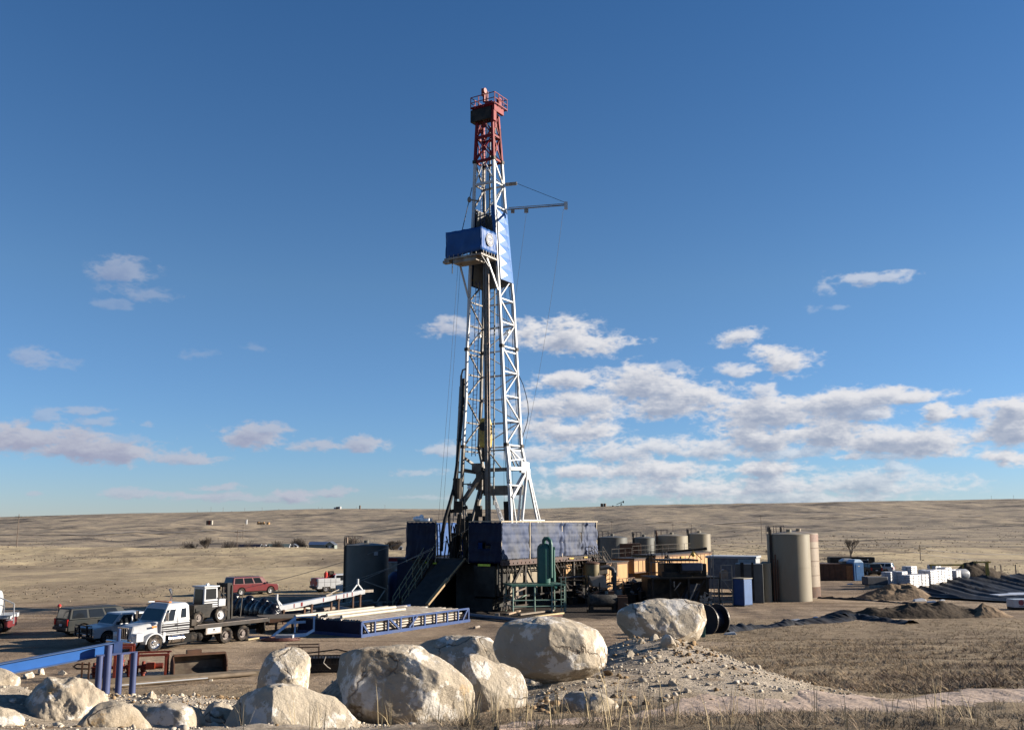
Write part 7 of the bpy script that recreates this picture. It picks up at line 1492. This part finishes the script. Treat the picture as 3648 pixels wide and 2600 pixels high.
x, y = G(3475, 2062); mound('dirt_heap', (x, y, 4.8, 2.4, .1), 1.9, 'dark dirt heap behind the propane tank', M_dirtd, 11)
x, y = G(3010, 1996); 
# black plastic silt liner along the grass
def strip(name, pts, w, h, m, label, cat, seed, n=200, mm=10, z0=0):
    P = [Vector((*G(u, v), 0)) for u, v in pts]; S = [0]
    for p, q in zip(P, P[1:]): S.append(S[-1]+(q-p).length)
    fs = []; o = P[0].copy(); sv = S[-1]*np.arange(n+1)/n; px_ = np.interp(sv, S, [p.x for p in P]); py_ = np.interp(sv, S, [p.y for p in P]); dx_, dy_ = np.gradient(px_), np.gradient(py_); l_ = np.hypot(dx_, dy_); nx_, ny_ = dy_/l_, -dx_/l_
    hh = h*(.8+.9*fbm(sv*.22, sv*0+seed, 3, seed)); a_ = np.arange(mm+1)/mm; SV, AA = np.meshgrid(sv, a_, indexing='ij'); sn_ = np.sin(AA*np.pi)
    z = hh[:,None]*sn_**1.3+fbm(SV*1.6+AA*1.5, AA*2., 4, seed+2)*.22*sn_+((1-np.abs(np.sin(SV*2.3+AA)))**4*.05)*sn_; ww = w*(1+fbm(SV*.5, AA*0, 3, seed+9)*.4); X = px_[:,None]+nx_[:,None]*(AA-.5)*ww; Y = py_[:,None]+ny_[:,None]*(AA-.5)*ww
    Z = np.maximum(z, -.05)+z0+terr(X, Y)-.06*((AA < .01)|(AA > .99)); vs = list(zip((X-o.x).ravel().tolist(), (Y-o.y).ravel().tolist(), Z.ravel().tolist()))
    for i in range(n):
        for j in range(mm): k = i*(mm+1)+j; fs.append((k, k+mm+1, k+mm+2, k+1))
    ob = MB().add(vs, fs).build(name, m, None, smooth=60); ob.location = o; tag(ob, label, cat); return ob
M_film = mat('black_liner_film', (.022,.023,.026), .5, 0, .4, .8, (.035,.034,.033), .5, bump=.05, bscale=2)
M_film2 = mat('dusty_grey_liner', (.040,.036,.032), .5, 0, .4, 1, (.02,.02,.02), .6, bump=.04, bscale=2)
strip('silt_liner', [(2800,2222),(2900,2215),(2975,2206),(3010,2196)], 3.4, .5, M_film2, 'dusty grey folded plastic liner lying along the edge of the grass', 'plastic liner', 5)
strip('silt_liner', [(2570,2252),(2660,2238),(2740,2232),(2810,2224)], 1.6, .35, M_film, 'flat black strip of liner in the grass right of the cable drum', 'plastic liner', 9)
strip('silt_liner', [(3010,2204),(3060,2202),(3130,2210),(3250,2222)], 1.6, .45, M_film, 'black liner strip leading to the foot of the dark dirt bank', 'plastic liner', 15)
strip('pipeline_berm', [(2880,2128),(3060,2138),(3240,2150),(3420,2165)], .5, .12, M_film, 'thin black line of hose crossing the dirt towards the pit', 'hose', 21, z0=0)
# lined pit
def pit():
    rim = [(38.5,103.5),(41.8,112),(50,121),(61,131.5),(70,137),(95,141)]; near = [(38.5,103.5),(41,97),(47,91.5),(60,87.5),(78,88),(95,88)]
    n = len(rim)*46; mm = 60; R = np.array(rim, float); Nn = np.array(near, float); tt = np.linspace(0, len(rim)-1, n); rx = np.interp(tt, range(len(rim)), R[:,0]); ry = np.interp(tt, range(len(rim)), R[:,1]); nx = np.interp(tt, range(len(rim)), Nn[:,0]); ny = np.interp(tt, range(len(rim)), Nn[:,1]); vs = []
    for i in range(n):
        for j in range(mm+1):
            a = j/mm; x = rx[i]*(1-a)+nx[i]*a; y = ry[i]*(1-a)+ny[i]*a; vs.append((x, y))
    A = np.array(vs); d = polydist(A[:,0], A[:,1], PIT); ins = inpoly(A[:,0], A[:,1], PIT); z = terr(A[:,0], A[:,1])+.16
    s = A[:,0]*.93+A[:,1]*.36; q = fbm(A[:,0]/9, A[:,1]/9, 3, 5)*1.3; z += ((1-np.abs(np.sin(s*.9+q)))**3*.36+(1-np.abs(np.sin(s*2.1+q*2)))**3*.12+fbm(s*.7, A[:,1]*.05, 2, 8)*.14)*np.clip(d/.8, 0, 1)*np.clip(1.25-d/14, .25, 1)
    i = np.arange(n-1)[:,None]*(mm+1)+np.arange(mm)[None,:]; F = np.stack([i, i+mm+1, i+mm+2, i+1], -1).reshape(-1, 4); o = Vector((55, 115, 0)); co = np.stack([A[:,0]-o.x, A[:,1]-o.y, z], -1)
    ob = mesh_np('pit_liner', co, F, M_film, True); ob.location = o; tag(ob, 'black plastic sheet lining the excavated pit at the right edge', 'pit liner')
    w = MB(); sn_ = []
    for k in range(40): t = k/39; sn_.append((51+30*t, 105.5-2*t+1.2*math.sin(t*11)))
    P = [(x, y) for x, y in sn_]; far = [(x+1.0*math.sin(i*.8), y+2.0+12*i/39) for i, (x, y) in enumerate(P)]
    vs = [(x-55, y-115, T1(x, y)+.85) for x, y in P]+[(x-55, y-115, T1(x, y)+.80) for x, y in far]; fs = [(i, i+1, i+41, i+40) for i in range(39)]
    ob = MB().add(vs, fs).build('pit_ice', mat('ice_white', (.42,.43,.47), .35, 0, .15, 1.5, (.25,.27,.32), .4), None); so = ob.modifiers.new('s', 'SOLIDIFY'); so.thickness = .05; ob.location = (55, 115, 0); tag(ob, 'pale sheet of ice on the floor of the lined pit', 'ice')
pit()
sb2 = top('white_bin', (*G(3628, 2172), 0), 'white box with red round emblem at the right edge in front of the pit', 'box', .05); MB().bb(-.35,3.5,0,1.2,.2,.88).build('box_body', M_wpaint, sb2, bevel=.03); MB().bb(-.35,3.5,.05,1.15,0,.2).build('skid', M_blk, sb2)
MB().lathe([(.16,-.01),(.24,-.01),(.24,.0),(.16,.0)], (.3,-.005,.62), 'y', 20).box((.3,-.008,.62), (.16,.01,.05)).box((.3,-.008,.62), (.05,.01,.16)).build('emblem', mat('dull_red_print', (.20,.05,.06), .5), sb2)
MB().box((.35,-.008,.30), (.5,.01,.05)).build('printed_line', M_bluep, sb2)
for i, (u, v, s, lb) in enumerate(((3275,2142,1.4,'long white scrap of plastic lying between the dirt heap and the pit'),(3318,2146,1.0,'white paper scrap right of the long one before the pit'),(3357,2142,.6,'small upright white scrap at the near rim of the pit'),(2905,2104,.7,'white litter on the dirt right of the tan tanks'),(3028,2082,.8,'white litter patch on the dirt below the toilets'),(2835,2214,1.0,'white scrap on the ground left of the grey liner'),(2905,2200,.45,'light blue scrap on top of the liner'),(2600,2262,.9,'pale bag lying right of the cable drum'))):
    x, y = G(u, v); g = random.Random(i); o = MB().hexa([(-.5,-.2,0),(.5,-.15,0),(.45,.3,0),(-.4,.25,0)], [(-.4,-.1,.10),(.42,-.1,.16),(.3,.2,.22),(-.3,.2,.14)]).build('litter', M_wpaint if i != 6 else M_bluel, None, bevel=.04); o.location = (x, y, T1(x, y)); o.scale = (s, s, s); o.rotation_euler = (0,0,g.uniform(-.3,.3)); tag(o, lb, 'litter')
# ================================================================ far things: trees, houses, poles, well sites
M_bark = mat('bare_twigs', (.085,.068,.055), .9, 0, .3, 3)
def bare_tree(name, x, y, h, w, label, seed, kind='tree', lean=0, group=None, z=None, dens=1.0):
    g = random.Random(seed); z = T1(x, y) if z is None else z; t = top(name, (x, y, z-.1), label, kind, 0, group); tr = MB(); tw = MB()
    def grow(p, d, L_, r, lv, mb):
        q = p+d*L_; mid = (p+q)/2+Vector((g.uniform(-1,1), g.uniform(-1,1), g.uniform(-.5,.5)))*L_*.07
        mb.tube([p, mid, q], [r, r*.82, r*.62], 4 if lv > 1 else 6)
        if lv >= 5: return
        n = g.randint(3, 5) if lv < 4 else 4
        for k in range(n):
            a = g.uniform(0, 6.283); sp = g.uniform(.35,.85); e = Vector((math.cos(a)*sp*w*1.25, math.sin(a)*sp*w*1.25, g.uniform(.1,1.0))); nd = (d*.65+e).normalized(); s = p.lerp(q, g.uniform(.55,1.0)); grow(s, nd, L_*g.uniform(.62,.86), r*.56, lv+1, mb if lv < 1 else tw)
    for k in range(1 if w < 1.25 else 3): grow(Vector((g.uniform(-.3,.3)*w*(k > 0), g.uniform(-.3,.3)*(k > 0), 0)), Vector((lean+g.uniform(-.2,.2)+(.5*(k-1) if w >= 1.25 else 0), g.uniform(-.2,.2), 1)).normalized(), h*.17, h*.020, 0, tr)
    tr.build('trunk', M_bark, t); tw.build('crown', M_bark, t); return t
def at(u, y): return ((u-1824)/FPX*y*1.0, y)
def scrub(name, u0, u1, row_top, y, label, seed, m=None, group=None):
    """bare brush patch: a bundle of fine upright twigs"""
    g = random.Random(seed); x0, x1 = (u0-1824)/FPX*y, (u1-1824)/FPX*y; h = ZR(row_top, y)-T1((x0+x1)/2, y); h = max(h, 1.2); mb = MB(); cx = (x0+x1)/2; W_ = x1-x0
    for k in range(int(min(420, 26*W_))):
        x = g.gauss(0, .27)*W_; yy = g.uniform(-2, 2); hh = h*g.uniform(.35,1.0)*max(.25, 1-(abs(x)/(W_*.62))**2); b = T1(cx+x, y+yy); r = .06 if y > 300 else .025
        mb.bar((x, yy, b-.1), (x+g.uniform(-.5,.5)*hh*.6, yy+g.uniform(-.3,.3), b+hh), r)
        for q in range(2): a = g.uniform(.3,.8); mb.bar((x, yy, b+hh*a), (x+g.uniform(-.6,.6)*hh*.5, yy, b+hh*min(1.05, a+.3)), r*.7)
    o = mb.build(name, m or M_bark, None); o.location = (cx, y, 0); tag(o, label, 'bush', group, 'thing'); return o
bare_tree('bare_tree', *at(750, 430), 19, 1.0, 'big bare tree with spreading crown on the left field ridge', 5, z=-7.0)
bare_tree('bare_tree', *at(712, 428), 15, 1.0, 'smaller dense bare tree just left of the big one on the ridge', 8, z=-8.2)
scrub('brush', 660, 712, 1925, 428, 'low brush left of the two bare trees', 3); scrub('brush', 792, 880, 1922, 430, 'dark brush patch right of the big bare tree', 4); scrub('brush', 884, 912, 1918, 440, 'small dark brush clump left of the far roofs', 5)
scrub('brush', 970, 1030, 1922, 520, 'grey brush among the far houses', 6); scrub('brush', 1040, 1110, 1914, 600, 'low leafless thicket beside the far gabled house', 12); scrub('brush', 1235, 1300, 1905, 520, 'hazy leafless thicket behind the grey tank', 13)
bare_tree('bare_tree', *at(1412, 330), 12.5, 1.3, 'wide hazy bare tree standing left of the dark blue windwall', 21, z=-3.5)
bare_tree('bare_tree', *at(1350, 470), 11, 1.3, 'small wide bare tree behind the grey tank', 23, z=-8)
bare_tree('bare_tree', *at(3012, 210), 11.5, .8, 'lone bare tree behind the toilets at the right', 31)
scrub('brush', 2895, 2985, 1982, 205, 'grey leafless bush left of the lone right-hand tree', 33); scrub('brush', 2700, 2760, 1984, 240, 'brown bush behind the office trailer', 35)
# houses in the hollow
M_hwall = mat('pale_green_siding', (.17,.19,.165), .7); M_hroof = mat('dark_shingle', (.045,.055,.08), .7); M_hwhite = mat('white_siding', (.42,.42,.42), .7)
def house(u, y, w, d, h, rz, label, wall=None, roof=None, base=None):
    x = (u-1824)/FPX*y; z = (T1(x, y) if base is None else base)-.2; t = top('house', (x, y, z), label, 'house', rz); wall = wall or M_hwall
    MB().bb(-w/2,w/2,-d/2,d/2,0,h).prism([(-w/2,h),(w/2,h),(0,h+w*.33)], -d/2, d/2).build('wall', wall, t)
    r = MB()
    for s in (-1, 1): r.slab([(s*(w/2+.3),-d/2-.3,h-.15),(s*(w/2+.3),d/2+.3,h-.15),(0,d/2+.3,h+w*.33+.08),(0,-d/2-.3,h+w*.33+.08)][::s], .12)
    r.build('roof', roof or M_hroof, t); MB().bb(-.5,.5,-d/2-.05,-d/2,0,2.0).build('door', M_hwhite, t)
    for a in (-w*.32, w*.32): MB().bb(a-.5,a+.5,-d/2-.04,-d/2,1.0,2.1).build('window', M_glass, t)
    tr2 = MB().bar((-w/2-.3,-d/2-.3,h-.1), (0,-d/2-.3,h+w*.33+.1), .25).bar((w/2+.3,-d/2-.3,h-.1), (0,-d/2-.3,h+w*.33+.1), .25); tr2.build('gable_trim', M_hwhite, t); return t
house(1190, 585, 5.6, 9, 2.4, 0, 'pale green gabled house with white trim in the hollow left of the grey tank', base=-7.6)
house(1150, 600, 4.5, 12, 2.6, math.radians(86), 'long dark blue-roofed house left of the gabled one', roof=mat('blue_roof', (.06,.10,.19), .6), base=-8.0)
house(1422, 480, 5.0, 7, 2.2, .1, 'small pale house half hidden between the grey tank and the rig', wall=M_hwhite, base=-6.5)
house(1008, 560, 5.0, 12, 1.6, math.radians(88), 'low greenish-roofed house in the hollow among the brush', roof=mat('green_grey_roof', (.11,.14,.13), .6), base=-7.6)
house(960, 520, 4.5, 4, .6, .1, 'small white shed roof peeking over the left field ridge', wall=M_hwhite, roof=M_hwhite, base=-6.0)
house(1062, 500, 3.2, 3, 1.6, .0, 'tiny white hut with dark roof in the hollow', wall=M_hwhite, base=-5.6)
house(900, 520, 9.0, 14, 1.7, math.radians(80), 'dark low barn at the end of the brush right of the big bare tree', wall=M_hroof, roof=mat('slate_roof', (.035,.035,.05), .7), base=-8.4)
# poles
M_pole = mat('weathered_pole', (.13,.10,.08), .85)
def pole(u, row_top, row_base, y, label, group, r=.16, cross=True):
    x = (u-1824)/FPX*y; zt = ZR(row_top, y); zb = min(ZR(row_base, y), T1(x, y)); t = top('utility_pole', (x, y, zb-.3), label, 'utility pole', 0, group); h = zt-zb+.3
    MB().cyl((0,0,0), (0,0,h), r, r*.7, 8).build('pole', M_pole, t)
    if cross: MB().bar((-1.1,0,h-.7), (1.1,0,h-.7), .14).build('crossarm', M_pole, t)
    return t
pole(88, 1831, 1903, 290, 'tall wooden pole standing alone at the far left edge', 'wooden poles across the prairie', .14)
pole(860, 1888, 1940, 380, 'wooden pole rising in front of the far roofs, right of the big bare tree', 'wooden poles across the prairie', .16)
pole(879, 1866, 1888, 700, 'tiny pole above the hollow with the houses', 'wooden poles across the prairie', .16)
for i, (u, v0, v1, lb) in enumerate(((3253,1940,2052,'tall pole behind the white sack pallets'),(2700,1833,1880,'pole on the slope left above the tan tanks'),(2390,1864,1900,'thin pole above the widest tan tank'),(2175,1855,1890,'pole above the shaded grey tank'),(2455,1868,1905,'pole above the rightmost low tank'))):
    pole(u, v0, v1, 190 if i == 0 else 420+40*i, lb, 'wooden poles across the prairie', .10 if i == 0 else .13)
for i, (u, v) in enumerate(((715,1816),(763,1806),(806,1807),(836,1819),(882,1809),(943,1807),(1002,1812),(1030,1815),(1142,1806),(1154,1806),(1275,1806),(1376,1798),(3517,1766),(3596,1764))):
    lbs = ['first ridge pole from the left on the skyline','second ridge pole from the left on the skyline','third ridge pole from the left on the skyline','short fourth skyline pole left of centre','fifth skyline pole, above the far brown tanks','sixth skyline pole left of the rig','seventh skyline pole left of the rig','eighth, shorter skyline pole left of the rig','left one of two close skyline poles','right one of two close skyline poles','skyline pole just left of the ridge derrick','skyline pole between the ridge tanks and the rig','skyline pole near the right edge with crossarm','last skyline pole at the right edge']
    pole(u, v, 1835, 1950, lbs[i], 'poles along the skyline', .28)
cable('power_line', [PT(2480, 1930, 230), PT(3253, 1950, 190), PT(3800, 1958, 215)], .035, M_rope, 'pale upper wire strung past the tall pole behind the sack pallets', 'power line', 'wires behind the pallets', sag=1.1)
cable('power_line', [PT(2480, 1945, 230), PT(3253, 1966, 190), PT(3800, 1976, 215)], .035, M_rope, 'pale lower wire strung past the tall pole behind the sack pallets', 'power line', 'wires behind the pallets', sag=1.4)
# fence by the pit
for i, (u, v) in enumerate(((3547,2052),(3568,2050),(3620,2046),(3475,2045),(3662,2046),(3700,2045))):
    x, y = G(u, v); o = MB().cyl((0,0,0), (0,0,1.5), .09, n=8).build('fence_post', M_pole, None); o.location = (x, y, T1(x, y)-.05); tag(o, ['leftmost tall wooden fence post behind the lined pit','second wooden fence post behind the pit, close to the first','third wooden fence post behind the pit, near the right edge','fence post beside the dark dirt heap','fence post just past the right edge of the pit view','outermost fence post right of the pit'][i], 'fence post', 'fence posts behind the pit')
# distant well sites
def cyl_tanks(u, row, y, items, label):
    x = (u-1824)/FPX*y; z = ZR(row, y)-1; t = top('tank_battery', (x, y, z), label, 'tanks')
    for (dx, r, h, m) in items: MB().cyl((dx,0,0), (dx,0,h+1), r, n=16).build('tank', m, t, smooth=40)
M_rt = mat('red_tank', (.18,.05,.03), .6); M_ct = mat('cream_tank', (.36,.33,.27), .6); M_bt = mat('brown_tank', (.10,.07,.05), .6)
cyl_tanks(762, 1866, 1300, ((-3.5,1.5,4.4,M_bt),(-.6,1.5,4.6,M_rt),(2.2,1.5,4.6,M_ct)), 'cluster of cream and red tanks on the left hillside')
cyl_tanks(890, 1864, 1300, ((0,1.1,5.0,M_hwhite),), 'small white tank alone on the left hillside')
cyl_tanks(945, 1865, 1300, ((-5,1.6,2.4,M_org),(-1.5,1.6,2.0,M_org),(2,1.6,2.2,M_org),(8,2.2,1.8,M_org)), 'row of low ochre tanks on the left hillside')
cyl_tanks(1208, 1816, 1900, ((-4.5,2.2,5.0,M_hwhite),(0,2.4,6.0,M_bt),(5,2.6,6.5,M_hwhite)), 'white and brown tanks on the ridge left of the rig')
cyl_tanks(1288, 1812, 1900, ((0,1.6,6.5,M_bt),), 'single dark upright tank on the ridge left of the rig')
cyl_tanks(2147, 1805, 1900, ((-3.2,2.6,6.5,M_bt),(2.5,2.6,6.5,M_bt)), 'pair of dark tanks on the ridge right of the rig')
def pumpjack():
    y = 1880; x = (2200-1824)/FPX*y; t = top('pumpjack', (x, y, ZR(1806, y)-.5), 'tiny pumpjack silhouetted on the ridge right of the rig', 'pumpjack')
    MB().bb(-9,5,-1.5,1.5,0,1.2).box((-2,0,2), (5,2,2)).box((-11,0,2), (2.4,2,3.6)).build('base', M_blk, t); MB().bar((3,0,0), (5,0,8.4), .9).bar((7,0,0), (5,0,8.4), .9).build('samson_post', M_dark, t)
    MB().bar((-4,0,5.6), (9,0,11.2), 1.0).build('walking_beam', M_dark, t); MB().hexa([(8,-.6,8.2),(10,-.6,8.2),(10,.6,8.2),(8,.6,8.2)], [(8,-.6,12),(10.4,-.6,12.4),(10.4,.6,12.4),(8,.6,12)]).build('horse_head', M_dark, t)
pumpjack()
# overhead and dirt roads
def road(name, pts, w, col, rowz=True):
    vs = []; fs = []; P = []
    for u, v in pts: P.append(GT(u, v, 60, 2400))
    n = 90; tt = np.linspace(0, len(P)-1, n); X = np.interp(tt, range(len(P)), [p[0] for p in P]); Y = np.interp(tt, range(len(P)), [p[1] for p in P])
    dx = np.gradient(X); dy = np.gradient(Y); l = np.hypot(dx, dy); nx, ny = -dy/l, dx/l
    for i in range(n):
        for j in (-1, 0, 1): x, y = X[i]+nx[i]*w/2*j, Y[i]+ny[i]*w/2*j; vs.append((x, y, T1(x, y)+.05+y*.0006))
    for i in range(n-1):
        for j in (0, 1): k = i*3+j; fs.append((k, k+1, k+4, k+3))
    o = MB().add(vs, fs).build(name, mat('road_'+name, col, .95, 0, .3, .2), None, smooth=60); o['kind'] = 'structure'
road('dirt_track', [(2860,1925),(3050,1926),(3300,1922),(3648,1926),(3900,1930)], 7, (.075,.058,.045))
road('far_track', [(1850,1880),(2300,1868),(2700,1858),(3100,1846),(3500,1838)], 9, (.23,.19,.15))
road('valley_road', [(-100,1905),(300,1906),(640,1898),(900,1890)], 8, (.22,.19,.16))
